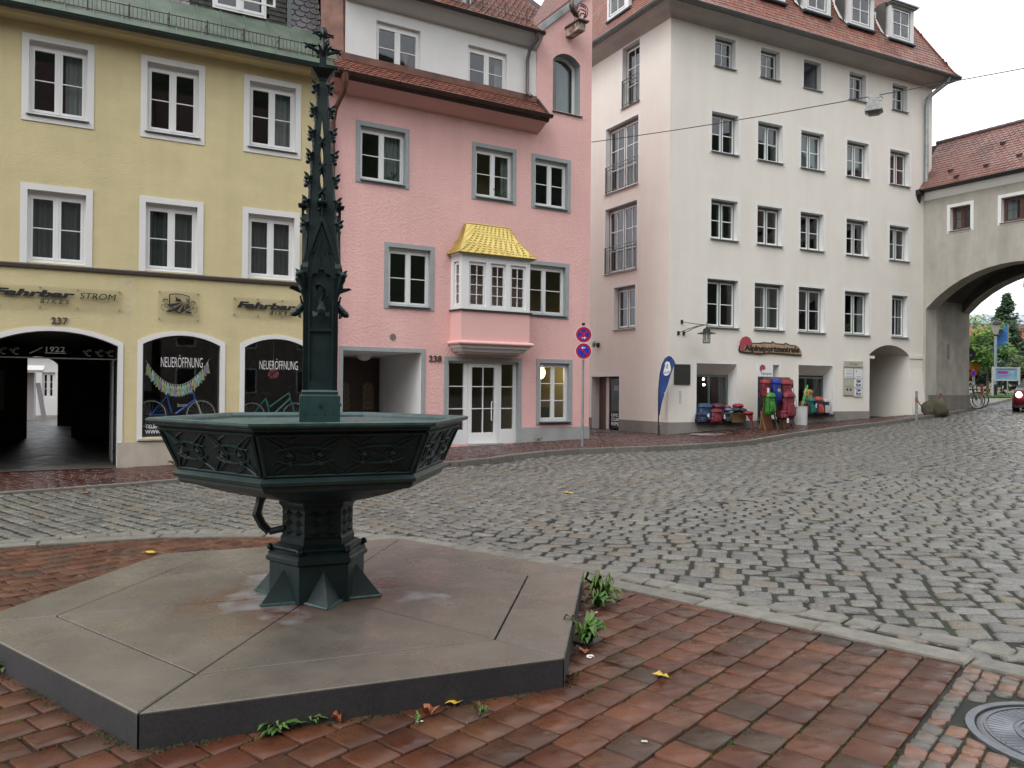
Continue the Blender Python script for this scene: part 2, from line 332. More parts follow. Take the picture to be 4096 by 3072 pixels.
# the line where the two laying directions meet
ZB = [(-.6, 9.2), (.85, 10.3), (2.28, 11.1), (3.37, 11.6), (8.21, 16.07), (13.74, 21.55), (30, 38)]
def zone_r(x, y): return inpoly(x, y, ZB+[(80, 38), (80, -60), (-1, -60), (.2, 8.4)])
def gutter_row(x, y):   # a strip of setts laid along the near kerb
    return inpoly(x, y, NEAR_KO+[(a+.24*ca, b+.24*cb) for (a, b), (ca, cb) in zip(NEAR_KO[::-1], [(.65, .76)]*len(NEAR_KO))])
pavers('cobbled_road', COB, lambda x, y: in_road(x, y) & zone_r(x, y) & (x > -99), (14, 14), (26, 24), 106, .25, .212, .040, road_z, gv=1.25, jit=.15, cut=.09, dome=.0015, tilt=.0045, vary=.24, bev=.009)
pavers('cobbled_road', COB, lambda x, y: in_road(x, y) & ~zone_r(x, y), (6, 20), (26, 32), 133, .25, .212, .040, road_z, gv=1.35, jit=.13, cut=.09, dome=.0015, tilt=.004, vary=.24, bev=.009)
near_poly = [(a*.45+c*.55, b*.45+d*.55) for (a, b), (c, d) in zip(NEAR_KO, NEAR_KI)]+[(15.7, -9), (-30, -9)]
def vv(x, y): return x*math.cos(R_(39.5))-y*math.sin(R_(39.5))
pavers('brick_pavement', BRK, lambda x, y: inpoly(x, y, near_poly) & (vv(x, y) < -.97), (-2, 2), (14, 13.953), 39.5, .215, .215, .016, near_z, jit=.05, cut=.04, stagger=.5, bev=.0035, vary=.012, lod=14, tilt=.0022)
def off_cover(x, y): return np.hypot(x-2.72, y-3.84) > .50
pavers('sett_pavement', SET, lambda x, y: inpoly(x, y, near_poly) & (vv(x, y) > -.92) & off_cover(x, y), (3, 2), (5, 3.9476), 39.5, .11, .10, .014, near_z, jit=.3, cut=.12, bev=.006, vary=.2)
WALK_P = FAR_K+[(46, 62), (30, 62), (22.5, 39.5), (16.3, 31.7), (5.07, 26.0), (-1.5, 38), (-6, 38), (2.23, 23.18), (-4.49, 19.17), (-8.37, 17.05), (-24, 8.5), (-34, 3)]
def inwalk(x, y):
    return inpoly(x, y, WALK_P) & inpoly(x+.06, y-.10, WALK_P)
pavers('brick_sidewalk', BRK2, lambda x, y: inwalk(x, y) & (ab(x, y)[0] < 33.5), (4, 22), (30, 12), 62, .205, .205, .010, walk_z, jit=.05, cut=.05, stagger=.5, bev=.004, vary=.03, lod=8, tilt=.002)
PVG = M('pale_far_paving', (0, 0, 0), (.5, .5, .45), sc=3, rough=.5, tone=[(.25, .24, .20), (.20, .19, .16), (.28, .265, .23)])
pavers('gravel_path', PVG, lambda x, y: inwalk(x, y) & (ab(x, y)[0] >= 33.5), (26, 46), (20, 16), 62, .2, .2, .02, walk_z, lod=1)
def kerb(name, outer, inner, zo, wd, L=1.0, drop=.14, lift=.012, kind_z=None):
    """granite kerb stones laid along a polyline"""
    mb = MB(); P = [Vector((a, b)) for a, b in outer]; d = [0]
    for i in range(1, len(P)): d.append(d[-1]+(P[i]-P[i-1]).length)
    def at(t):
        t = min(max(t, 0), d[-1]-1e-6)
        for i in range(1, len(P)):
            if t <= d[i]:
                q = P[i-1].lerp(P[i], (t-d[i-1])/(d[i]-d[i-1])); tn = (P[i]-P[i-1]).normalized(); return q, tn
    t = 0
    while t < d[-1]-.3:
        l = L*random.uniform(.8, 1.2); q0, t0 = at(t+.008); q1, t1 = at(t+l-.008); s = 1 if inner else -1
        n0 = Vector((-t0.y, t0.x))*s; n1 = Vector((-t1.y, t1.x))*s
        a, b, c, e = q0, q1, q1+n1*wd, q0+n0*wd
        zs = [float(zo(p.x, p.y))+lift for p in (a, b, c, e)]; ch = .012; tn = random.random(); a, b, c, e = [p+Vector((random.gauss(0, .007), random.gauss(0, .007))) for p in (a, b, c, e)]
        top = [Vector((p.x, p.y, z)) for p, z in zip((a, b, c, e), zs)]; cen_ = sum(top, Vector())/4
        tin = [p+(cen_-p).normalized()*ch*1.2 for p in top]; mid = [p-Vector((0, 0, ch)) for p in top]; bot = [p-Vector((0, 0, drop)) for p in top]
        mb.loops([tin, mid, bot], cap=True, tone=tn); t += l
    o = mb.build(name, KRB); o['kind'] = 'structure'; return o
kerb('far_kerb', FAR_K, True, walk_z, .16, drop=.25, lift=.022)
kerb('near_kerb', [(a*.46+c*.54, b*.46+d*.54) for (a, b), (c, d) in zip(NEAR_KO, NEAR_KI)], False, near_z, .21, L=1.0, drop=.12, lift=.014)
kerb('kerb_row', NEAR_KO, False, near_z, .185, L=.27, drop=.12, lift=.010)
# drain cover in the far pavement
fc = Fr((6.46, 25.55, float(walk_z(6.46, 25.55))), 62)
dc = MB().box(fc, -.75, .75, -.28, .28, -.02, .012); dco = dc.build('drain_cover', plain('cover_stone', (.26, .25, .23)))
tag(dco, 'flat pale stone drain cover set in the red pavement before the sports shop', 'drain cover')
MB().box(fc, -.12, .12, -.08, .08, .012, .018).build('lifting_plate', BLK, dco)
# manhole cover in the foreground
mh = thing('manhole_cover', 'round grey iron manhole cover at the right edge between small setts', 'manhole cover', (2.72, 3.84, 0))
MHI = M('worn_cast_iron', (.17, .18, .20), (.12, .125, .14), sc=9, rough=.28, metal=.5, r2=.45, bump=.1, bs=90)
c0 = (2.72, 3.84)
def ring(mb, r0, r1, z0, z1, k=48):
    mb.loops([mb.poly(c0, r0, k, z0), mb.poly(c0, r0, k, z1), mb.poly(c0, r1, k, z1), mb.poly(c0, r1, k, z0)], cap=False)
m1 = MB(); ring(m1, .465, .425, -.03, .012); m1.build('cover_rim', MHI, mh)
m2 = MB(); m2.lathe(c0, [(.415, -.03), (.415, .003), (.40, .007), (0, .007)], 48); m2.build('cover_plate', MHI, mh)
m3 = MB(); ring(m3, .385, .375, .004, .013); ring(m3, .25, .235, .004, .013)
for i in range(64):
    a = 2*math.pi*i/64; m3.tube([(c0[0]+.26*math.cos(a), c0[1]+.26*math.sin(a), .008), (c0[0]+.365*math.cos(a), c0[1]+.365*math.sin(a), .008)], .006, 4)
for q in range(5):
    a = 2.2+q*.28
    m3.tube([(c0[0]+.05*math.cos(a+t)+(.05+.035*q)*math.cos(2.4), c0[1]+(.05+.035*q)*math.sin(2.4)+(.04+.02*q)*math.sin(a+t*1.6), .008) for t in np.linspace(0, 2.6, 9)], .008, 5)
m3.build('cover_relief', MHI, mh)
# ------------------------------------------------------------ stone platform and cast iron fountain
FX, FY = -1.395, 5.80
FC = (FX, FY)
HA = R_(-98)          # direction of the hexagon's first corner
def hexp(r, z, rot=HA, c=FC, k=6): return [Vector((c[0]+r*math.cos(rot+i*2*math.pi/k), c[1]+r*math.sin(rot+i*2*math.pi/k), z)) for i in range(k)]
GRA = M('honed_granite', (.168, .145, .120), (.128, .110, .092), sc=2.2, rough=.20, r2=.42, bump=.06, bs=180, bd=.002, streak=.3, spec=.5)
def slab_mat():
    m = GRA; N = m.node_tree.nodes; L = m.node_tree.links; b = N['Principled BSDF']
    src = b.inputs['Base Color'].links[0].from_socket
    tc = N.new('ShaderNodeTexCoord')
    n = N.new('ShaderNodeTexNoise'); n.inputs['Scale'].default_value = 260; n.inputs['Detail'].default_value = 1; L.new(tc.outputs['Object'], n.inputs[0])
    r = N.new('ShaderNodeMapRange'); r.inputs[1].default_value = .35; r.inputs[2].default_value = .7; r.inputs[3].default_value = .72; r.inputs[4].default_value = 1.3; L.new(n.outputs[0], r.inputs[0])
    x = N.new('ShaderNodeMix'); x.data_type = 'RGBA'; x.blend_type = 'MULTIPLY'; x.inputs['Factor'].default_value = 1; L.new(src, x.inputs['A']); L.new(r.outputs[0], x.inputs['B'])
    # rust and lime stains that spread from the iron foot
    g = N.new('ShaderNodeVectorMath'); g.operation = 'LENGTH'; L.new(tc.outputs['Object'], g.inputs[0])
    n2 = N.new('ShaderNodeTexNoise'); n2.inputs['Scale'].default_value = 1.7; n2.inputs['Detail'].default_value = 6; L.new(tc.outputs['Object'], n2.inputs[0])
    s = N.new('ShaderNodeMath'); s.operation = 'MULTIPLY_ADD'; s.inputs[1].default_value = 1.7; L.new(n2.outputs[0], s.inputs[0]); L.new(g.outputs['Value'], s.inputs[2])
    r2 = N.new('ShaderNodeMapRange'); r2.inputs[1].default_value = 1.28; r2.inputs[2].default_value = 1.75; r2.inputs[3].default_value = .85; r2.inputs[4].default_value = 0; L.new(s.outputs[0], r2.inputs[0])
    y = N.new('ShaderNodeMix'); y.data_type = 'RGBA'; L.new(r2.outputs[0], y.inputs['Factor']); L.new(x.outputs['Result'], y.inputs['A']); y.inputs['B'].default_value = (.105, .045, .028, 1)
    n3 = N.new('ShaderNodeTexNoise'); n3.inputs['Scale'].default_value = 2.6; n3.inputs['Detail'].default_value = 7
    mp = N.new('ShaderNodeMapping'); mp.inputs['Location'].default_value = (3.1, 1.7, 0); L.new(tc.outputs['Object'], mp.inputs[0]); L.new(mp.outputs[0], n3.inputs[0])
    s3 = N.new('ShaderNodeMath'); s3.operation = 'MULTIPLY_ADD'; s3.inputs[1].default_value = 2.4; L.new(n3.outputs[0], s3.inputs[0]); L.new(g.outputs['Value'], s3.inputs[2])
    r3 = N.new('ShaderNodeMapRange'); r3.inputs[1].default_value = 1.45; r3.inputs[2].default_value = 1.8; r3.inputs[3].default_value = .8; r3.inputs[4].default_value = 0; L.new(s3.outputs[0], r3.inputs[0])
    z = N.new('ShaderNodeMix'); z.data_type = 'RGBA'; L.new(r3.outputs[0], z.inputs['Factor']); L.new(y.outputs['Result'], z.inputs['A']); z.inputs['B'].default_value = (.26, .26, .28, 1)
    L.new(z.outputs['Result'], b.inputs['Base Color'])
slab_mat()
GRS_ = M('dark_granite_side', (.062, .062, .066), (.040, .041, .044), sc=60, rough=.55, bump=.3, bs=120, bd=.003, streak=.45)  # platform side faces: darker and greyer than the top slabs
plat = thing('stone_platform', 'low hexagonal grey granite platform that carries the iron fountain', 'platform', (FX, FY, 0))
JNT = plain('dark_joint', (.012, .011, .010), .8)
def slab(ptsxy, z0, z1, name, bev=.006, gap=.0058):
    c = sum((Vector((x, y)) for x, y in ptsxy), Vector((0, 0)))/len(ptsxy); P = []
    n = len(ptsxy)
    def inset(d):
        out = []
        for i in range(n):
            a = Vector(ptsxy[i-1]); b = Vector(ptsxy[i]); e = Vector(ptsxy[(i+1) % n])
            t1 = (b-a).normalized(); t2 = (e-b).normalized(); n1 = Vector((-t1.y, t1.x)); n2 = Vector((-t2.y, t2.x))
            if n1.dot(c-b) < 0: n1 = -n1
            if n2.dot(c-b) < 0: n2 = -n2
            k = (n1+n2); out.append(b+k*(d/max(.2, (1+n1.dot(n2)))))
        return out
    mb = MB(); A = inset(gap); B = inset(gap+bev)
    mb.loops([[Vector((p.x, p.y, z1-.012)) for p in A], [Vector((p.x, p.y, z1-bev)) for p in A], [Vector((p.x, p.y, z1)) for p in B]])
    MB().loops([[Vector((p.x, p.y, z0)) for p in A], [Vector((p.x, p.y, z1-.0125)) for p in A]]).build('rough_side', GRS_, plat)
    return mb.build(name, GRA, plat)
Ro, Ri = 2.165, 1.655
ho = [(p.x, p.y) for p in hexp(Ro, 0)]; hi = [(p.x, p.y) for p in hexp(Ri, 0)]
for i in range(6):
    j = (i+1) % 6
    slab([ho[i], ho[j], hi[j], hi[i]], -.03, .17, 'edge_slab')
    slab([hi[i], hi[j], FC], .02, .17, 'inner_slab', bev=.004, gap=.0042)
MB().loops([hexp(Ro-.02, -.03), hexp(Ro-.02, .11)]).build('slab_bed', JNT, plat)

ft = thing('iron_fountain', 'dark green cast iron gothic fountain with hexagonal basin and tall crocketed spire', 'fountain', (FX, FY, .17))
# --- foot: hexagonal base with six pyramid spurs
mb = MB()
mb.loops([hexp(.335, .17), hexp(.335, .43), hexp(.36, .445), hexp(.36, .47), hexp(.345, .485), hexp(.345, .50), hexp(.31, .525), hexp(.31, .54), hexp(.285, .56)])
for i in range(6):
    a = HA+R_(30)+i*math.pi/3; d = Vector((math.cos(a), math.sin(a), 0)); t = Vector((-d.y, d.x, 0)); c = Vector((FX, FY, 0))
    tip = c+d*.47; lft = c+d*.27+t*.125; rgt = c+d*.27-t*.125
    Z = Vector((0, 0, 1)); base = [lft, rgt, tip]
    top = c+d*.287+Z*.40
    lo = [p+Z*.17 for p in base]; up = [p+Z*.19 for p in base]
    mb.loops([lo, up], cap=True)
    mb.add([up[0], up[1], up[2], top], [(0, 2, 3), (2, 1, 3), (1, 0, 3)])
mb.build('foot', IRN, ft)
mb = MB()
for i in range(6):
    a = HA+R_(30)+i*math.pi/3; d = Vector((math.cos(a), math.sin(a), 0)); t = Vector((-d.y, d.x, 0)); c = Vector((FX, FY, .178))
    for s in (1, -1): mb.tube([c+d*.28+t*.127*s, c+d*.475], [.014, .012], 5)
mb.build('foot_rim', IRL, ft)
mb = MB()
for i in range(6):
    p = hexp(.315, .532)[i]; q = hexp(.315, .532)[(i+1) % 6]; mb.tube([p, q], .013, 6); mb.ball(p+(p-Vector((FX, FY, .532)))*.06, .024, 5)
mb.build('base_ring', IRN, ft, smooth=True)
# --- stem with diamond-pointed faces
mb = MB()
mb.loops([hexp(.262, .55), hexp(.262, .60), hexp(.25, .615), hexp(.25, .80), hexp(.262, .82), hexp(.275, .835), hexp(.275, .86)])
for i in range(6):
    a0, a1 = hexp(.252, 0)[i], hexp(.252, 0)[(i+1) % 6]; d = ((a0+a1)/2-Vector((FX, FY, 0))).normalized()
    for u in range(2):
        for v in range(3):
            u0, u1 = .06+u*.44, .06+(u+1)*.44; z0, z1 = .615+v*.062, .615+(v+1)*.062
            um, zm = (u0+u1)/2, (z0+z1)/2; L = lambda u_, z_, o=0.: a0.lerp(a1, u_)+Vector((0, 0, z_))+d*o
            mb.add([L(um, z0), L(u1, zm), L(um, z1), L(u0, zm), L(um, zm, .022)], [(0, 1, 4), (1, 2, 4), (2, 3, 4), (3, 0, 4)])
mb.build('stem', IRN, ft)
# --- basin
BA = HA+R_(1.0)
def bh(r, z): return hexp(r, z, BA)
mb = MB()
mb.loops([bh(.26, .86), bh(.33, .865), bh(.50, .90), bh(.72, .955), bh(.86, 1.0), bh(.905, 1.005), bh(.905, 1.02)], cap=True)
mb.build('bowl_underside', IRN, ft)
mb = MB()
mb.loops([bh(.895, 1.005), bh(.92, 1.012), bh(.94, 1.03), bh(.94, 1.045), bh(.966, 1.055), bh(.974, 1.075), bh(.942, 1.105), bh(.932, 1.11)], cap=False)
mb.build('lower_moulding', IRL if False else M('iron_moulding', (.008, .024, .023), (.015, .035, .032), sc=6, rough=.33, bump=.15, bs=70, bd=.003), ft)
mb = MB()
mb.loops([bh(.928, 1.09), bh(1.065, 1.385), bh(1.085, 1.395), bh(1.095, 1.405), bh(1.095, 1.418)], cap=False)
mb.build('basin_wall', IRN, ft)
mb = MB()
mb.loops([bh(1.095, 1.412), bh(1.135, 1.42), bh(1.147, 1.432), bh(1.147, 1.446), bh(1.12, 1.452), bh(1.07, 1.445), bh(1.05, 1.43), bh(.93, 1.10), bh(.3, 1.05)], cap=True)
mb.build('rim', M('worn_iron_rim', (.040, .085, .082), (.014, .042, .040), sc=9, rough=.28, r2=.5, bump=.2, bs=60, bd=.003, thr=(.3, .65)), ft)
WAT = M('basin_water', (.012, .018, .016), rough=.03)
MB().loops([bh(.93, 1.12), bh(.93, 1.125)]).build('water', WAT, ft)
# tracery relief on every basin face
tr = MB(); trh = MB()
for i in range(6):
    b0, b1 = bh(.938, 1.115)[i], bh(.938, 1.115)[(i+1) % 6]; t0, t1 = bh(1.060, 1.375)[i], bh(1.060, 1.375)[(i+1) % 6]
    nrm = (b1-b0).cross(t0-b0).normalized()
    if nrm.dot((b0+b1)/2-Vector((FX, FY, 1.1))) < 0: nrm = -nrm
    def Q(u, v, o=.006): return b0.lerp(b1, u).lerp(t0.lerp(t1, u), v)+nrm*o
    def curve(f, n=13, r=.0065, m=None): (m or tr).tube([Q(*f(k/(n-1))) for k in range(n)], r, 4)
    K = 2; w = .92/K
    for q in range(K):
        u0 = .04+q*w
        curve(lambda t: (u0+w*t, .04+.86*math.sin(math.pi*t)**.8*.55))
        curve(lambda t: (u0+w*t, .96-.80*math.sin(math.pi*t)*.58))
        curve(lambda t: (u0+w*(.5+.5*math.sin(math.pi*t)*math.cos(math.pi*t)), t*.96+.02))
        for sgn in (1, -1):
            curve(lambda t: (u0+w*(.5+sgn*(.46-.36*math.sin(math.pi*t))), .03+.94*t))
            curve(lambda t: (u0+w*(.5+sgn*.30*math.sin(math.pi*t)), .25+.5*t))
            for v in (.28, .5, .72):     # cusps
                c = Q(u0+w*(.5+sgn*.2), v, .012); e = (b1-b0).normalized(); z = (t0-b0).normalized()
                trh.add([c-e*.022, c+e*.022, c+z*.03*(1 if v < .6 else -1), c+nrm*.012], [(0, 1, 3), (1, 2, 3), (2, 0, 3)])
        for v in (.38, .62):
            curve(lambda t: (u0+w*(.12+.76*t), v+(.10 if v < .5 else -.10)*math.sin(math.pi*t)*-1), 9, .008)
            trh.tube([Q(u0+w*(.2+.6*k/6), v+(.10 if v < .5 else -.10)*math.sin(math.pi*(.1+.8*k/6))*-1, .016) for k in range(7)], .004, 4)
    for u in (.015, .985): tr.tube([Q(u, 0), Q(u, 1)], .014, 5)
    tr.tube([Q(0, .0), Q(1, .0)], .010, 5); tr.tube([Q(0, 1.), Q(1, 1.)], .010, 5)
tr.build('tracery', IRN, ft, smooth=True)
co_ = trh.build('tracery_cusps', IRN, ft); co_['kind'] = 'stuff'
# drain pipe bracket under the bowl
P = lambda s, n, z: Vector((FX, FY, 0))+Vector((-.99, -.05, 0))*s+Vector((-.1, -.99, 0))*n+Vector((0, 0, z))
mb = MB(); mb.tube([P(.36, .1, .92), P(.38, .1, .84), P(.40, .1, .76), P(.36, .1, .68), P(.31, .1, .635)], [.045, .03, .034, .03, .028], 6)
mb.tube([P(.31, .1, .635), P(.2, .1, .66)], .024, 8); mb.box(Fr((FX-.36, FY-.1), 90), -.05, .05, -.03, .03, .90, .96)
mb.build('pipe_bracket', IRN, ft)
# --- square shaft (one face turned to the street corner), local frame
SF = Fr((FX, FY), 74.5); SF.e *= .965; SF.n *= .965        # s runs left to right of the front face, n towards the viewer
def sq(h, z): return [SF.p(a*h, b*h, z) for a, b in ((-1, 1), (1, 1), (1, -1), (-1, -1))]
mb = MB(); mb.loops([sq(.145, 1.07), sq(.145, 1.60), sq(.128, 1.612), sq(.132, 1.63), sq(.122, 1.645)])
mb.build('shaft_base', M('iron_block', (.022, .052, .052), (.010, .030, .029), sc=6, rough=.4, bump=.2, bs=60, bd=.003), ft)
FACES = [Fr(SF.p(0, 0, 0), SF.az+90*k) for k in range(4)]
for F in FACES: F.e *= .965; F.n *= .965
mb = MB()
for F in FACES:
    h = .124
    mb.box(F, -h, -.078, h-.035, h, 1.64, 2.5); mb.box(F, .078, h, h-.035, h, 1.64, 2.5)
    for z0, z1 in ((1.64, 1.70), (2.06, 2.085)): mb.box(F, -.078, .078, h-.03, h-.001, z0, z1)
    mb.box(F, -.079, .079, h-.05, h-.018, 1.66, 2.82)
    mb.box(F, -.079, .079, h-.018, h-.008, 1.70, 1.715)
    # trefoil arch head and steep gable
    arc = [(-.078+.0, 2.50), (-.078, 2.40), (-.066, 2.46), (-.04, 2.475), (-.03, 2.46), (-.012, 2.52), (0, 2.60), (.012, 2.52), (.03, 2.46), (.04, 2.475), (.066, 2.46), (.078, 2.40), (.078, 2.50), (.0, 2.82)]
    mb.prism(F, arc, h-.03, h+.002)
    for s in (1, -1):
        mb.prism(F, [(s*.150, 2.47), (s*.150, 2.51), (0, 2.915), (0, 2.845), (s*.124, 2.49)], h-.028, h+.014)
        mb.prism(F, [(s*.124, 2.44), (s*.124, 2.50), (s*.06, 2.66), (s*.078, 2.50), (s*.078, 2.44)], h-.02, h+.003)
        mb.prism(F, [(s*.030, 2.60), (0, 2.75), (0, 2.73), (s*.022, 2.60)], h, h+.008)
        mb.prism(F, [(s*.06, 2.62), (s*.052, 2.62), (0, 2.79), (0, 2.81)], h-.01, h+.008)
    mb.box(F, -.006, .006, h+.0, h+.02, 2.88, 2.99)
    mb.loops([[F.p(a*r, h+.008+b*r, z) for a, b in ((-1, -1), (1, -1), (1, 1), (-1, 1))] for r, z in ((.008, 2.95), (.035, 2.965), (.038, 2.98), (.012, 2.99), (.008, 3.03))])
mb.build('shaft', IRN, ft)
mb = MB()
def sw(z): return .126-(z-2.46)*(.126-.026)/(3.94-2.46)      # half width of the spire
ops = [(2.80, 2.93, .05), (2.98, 3.055, .034), (3.085, 3.23, .030), (3.265, 3.42, .022), (3.45, 3.62, .0)]
for F in FACES:
    lev = sorted(set([2.50, 3.94]+[o[0] for o in ops]+[o[1] for o in ops]))
    def W(z, u, o=0.): return F.p(u, sw(z)-o, z)
    for a, b in zip(lev[:-1], lev[1:]):
        op = [o for o in ops if o[0] == a]
        if not op: mb.quad(W(a, -sw(a)), W(a, sw(a)), W(b, sw(b)), W(b, -sw(b))); continue
        n = 8; pr = []
        for k in range(n+1):
            t = k/n; z = a+(b-a)*t
            wd = .016*(1-t) if op[0][2] == 0 else .16*sw(a)*(math.sin(math.pi*t)**.5)
            if a == 2.98: wd = .24*sw(a)*math.sin(math.pi*t)**.5
            pr.append((z, wd))
        for (z0, w0), (z1, w1) in zip(pr[:-1], pr[1:]):
            for s in (1, -1):
                q = [W(z0, s*w0), W(z0, s*sw(z0)), W(z1, s*sw(z1)), W(z1, s*w1)]; mb.quad(*q)
                qi = [W(z0, s*w0, .016), W(z0, s*(sw(z0)-.016), .016), W(z1, s*(sw(z1)-.016), .016), W(z1, s*w1, .016)]; mb.quad(*qi)
                mb.quad(W(z0, s*w0), W(z1, s*w1), W(z1, s*w1, .016), W(z0, s*w0, .016))
    for z in (2.955, 3.07, 3.247, 3.435):
        for s in (1, -1):
            mb.tube([W(z-.03, -s*.3*sw(z), -.004), W(z, 0, -.007), W(z+.03, s*.3*sw(z), -.004)], .006, 4)
    for s in (1,): mb.tube([F.p(s*sw(z), sw(z), z) for z in (2.5, 3.0, 3.5, 3.93)], [.012, .010, .008, .006], 5)
mb.build('spire', IRN, ft)
# abacus
mb = MB(); mb.loops([sq(.034, 3.88), sq(.036, 3.90), sq(.088, 3.955), sq(.088, 3.96), sq(.03, 3.975)]); mb.build('abacus', IRN, ft)
# finial with two leaf crowns
def leafcrown(mb, z, R, s):
    for k in range(4):
        a = R_(SF.az*-1)+R_(45)*0+k*math.pi/2+.25; d = Vector((math.cos(a), math.sin(a), 0)); t = Vector((-d.y, d.x, 0)); c = Vector((FX, FY, z))
        mb.tube([c-Vector((0, 0, s*.9)), c+d*R*.35-Vector((0, 0, s*.35)), c+d*R*.7+Vector((0, 0, s*.05)), c+d*R*.95+Vector((0, 0, s*.1))], [s*.3, s*.28, s*.26, s*.2], 7)
        mb.ball(c+d*R*.93-Vector((0, 0, s*.12)), s*.24, 5); mb.ball(c+d*R*.8+Vector((0, 0, s*.25))+t*s*.18, s*.2, 4); mb.ball(c+d*R*.8+Vector((0, 0, s*.25))-t*s*.18, s*.2, 4)
        mb.add([c+d*R*.55+t*s*.42+Vector((0, 0, s*.3)), c+d*R*.55-t*s*.42+Vector((0, 0, s*.3)), c+d*R*1.08+Vector((0, 0, s*.5)), c+d*R*.75-Vector((0, 0, s*.3)), c+d*R*.2+Vector((0, 0, s*.5))], [(0, 2, 3), (1, 3, 2), (0, 3, 4), (1, 4, 3), (0, 4, 2), (1, 2, 4)])
        a2 = a+math.pi/4; d2 = Vector((math.cos(a2), math.sin(a2), 0))
        mb.tube([c-Vector((0, 0, s*.8)), c+d2*R*.35, c+d2*R*.5+Vector((0, 0, s*.35))], [s*.2, s*.22, s*.08], 6)
mb = MB(); mb.loops([sq(.026, 3.965), sq(.023, 4.06)])
mb.lathe(FC, [(.022, 4.05), (.03, 4.07), (.045, 4.10), (.03, 4.13), (.018, 4.15), (.016, 4.20), (.032, 4.215), (.026, 4.235), (.018, 4.25), (.018, 4.275), (.002, 4.285)], 10)
leafcrown(mb, 4.115, .135, .05); leafcrown(mb, 4.222, .078, .034)
mb.build('finial', IRN, ft, smooth=True)
# crockets along the four edges of the spire, gargoyle knobs at the shoulders
def crocket(mb, c, d, s):
    Z = Vector((0, 0, 1)); t = Vector((-d.y, d.x, 0))
    mb.tube([c-Z*s*1.3-d*s*.2, c-Z*s*.7+d*s*.25, c-Z*s*.1+d*s*.35, c+d*s*1.0], [s*.24, s*.2, s*.26, s*.2], 6)
    mb.ball(c+d*s*.95-Z*s*.12, s*.36, 5); mb.ball(c-Z*s*1.15+d*s*.1, s*.24, 4)
    mb.tube([c+d*s*.55+Z*s*.1, c+d*s*1.0+Z*s*.45, c+d*s*1.45+Z*s*.65], [s*.22, s*.22, s*.06], 5)
    for q in (1, -1):
        mb.tube([c+d*s*.3, c+d*s*.35+t*q*s*.5+Z*s*.3, c+d*s*.3+t*q*s*.6+Z*s*.65], [s*.24, s*.2, s*.05], 5)
    mb.tube([c+d*s*.2, c+d*s*.15+Z*s*.55], [s*.22, s*.08], 5)
k = 0
for z in (3.83, 3.66, 3.49, 3.325, 3.155, 2.985, 2.82):
    for a, b in ((-1, 1), (1, 1), (1, -1), (-1, -1)):
        c = SF.p(a*sw(z), b*sw(z), z); d = (SF.e*a+SF.n*b).normalized()
        mb = MB(); crocket(mb, c, d, .047+.004*(3.83-z)); mb.build('crocket', IRN, ft, smooth=True)
for a, b in ((-1, 1), (1, 1), (1, -1), (-1, -1)):
    c = SF.p(a*.135, b*.135, 2.46); d = (SF.e*a+SF.n*b).normalized(); mb = MB(); crocket(mb, c, d, .046)
    mb.ball(c+d*.03, .027, 6); mb.tube([c+d*.02-Vector((0, 0, .02)), c-Vector((0, 0, .12))-d*.02], [.03, .008], 6)
    mb.build('gargoyle', IRN, ft, smooth=True)
# fish spouts on the four faces
for F in FACES:
    sp = MB(); h = .11; z0 = 2.19
    sp.tube([F.p(.0, h-.02, z0+.10), F.p(.004, h+.02, z0+.06), F.p(.0, h+.055, z0+.015), F.p(0, h+.085, z0)], [.014, .024, .030, .024], 9)
    sp.tube([F.p(0, h+.08, z0), F.p(0, h+.10, z0-.004)], [.02, .015], 9)
    sp.ball(F.p(-.022, h+.06, z0+.028), .010, 4); sp.ball(F.p(.022, h+.06, z0+.028), .010, 4)
    sp.tube([F.p(.0, h, z0+.09), F.p(.015, h+.01, z0+.13), F.p(.022, h+.03, z0+.17), F.p(0, h+.045, z0+.195), F.p(-.03, h+.05, z0+.205)], [.016, .014, .011, .009, .006], 6)
    for s in (1, -1):
        a = F.p(s*.022, h+.04, z0); sp.add([a, F.p(s*.062, h+.03, z0+.012), F.p(s*.058, h+.03, z0-.028), F.p(s*.03, h+.05, z0-.02)], [(0, 1, 2, 3), (3, 2, 1, 0)])
        sp.tube([F.p(s*.012, h+.02, z0+.06), F.p(s*.04, h+.035, z0+.12)], [.010, .005], 5); sp.ball(F.p(s*.04, h+.035, z0+.122), .008, 4)
    # tail fin
    fin = [F.p(-.03, h+.03, z0+.15), F.p(-.01, h+.01, z0+.19), F.p(.0, h+.10, z0+.20), F.p(-.025, h+.12, z0+.185), F.p(-.045, h+.085, z0+.19)]
    sp.add(fin, [(0, 1, 2, 3, 4), (4, 3, 2, 1, 0)])
    o = sp.build('fish_spout', IRN, ft, smooth=True)
    MB().lathe((F.p(0, h+.1005, 0).x, F.p(0, h+.1005, 0).y), [(.001, z0), (.001, z0+.001)], 6)
mb = MB()
for F in FACES:
    mb.prism(F, [(.0+.012*math.cos(i*math.pi/3), 1.535+.012*math.sin(i*math.pi/3)) for i in range(6)], .145, .162)
    for s in (-.10, -.035, .035, .10): mb.disc(F, s, 1.47, .006, .1455, .148, 8)
mb.build('bolt_heads', BLK, ft)
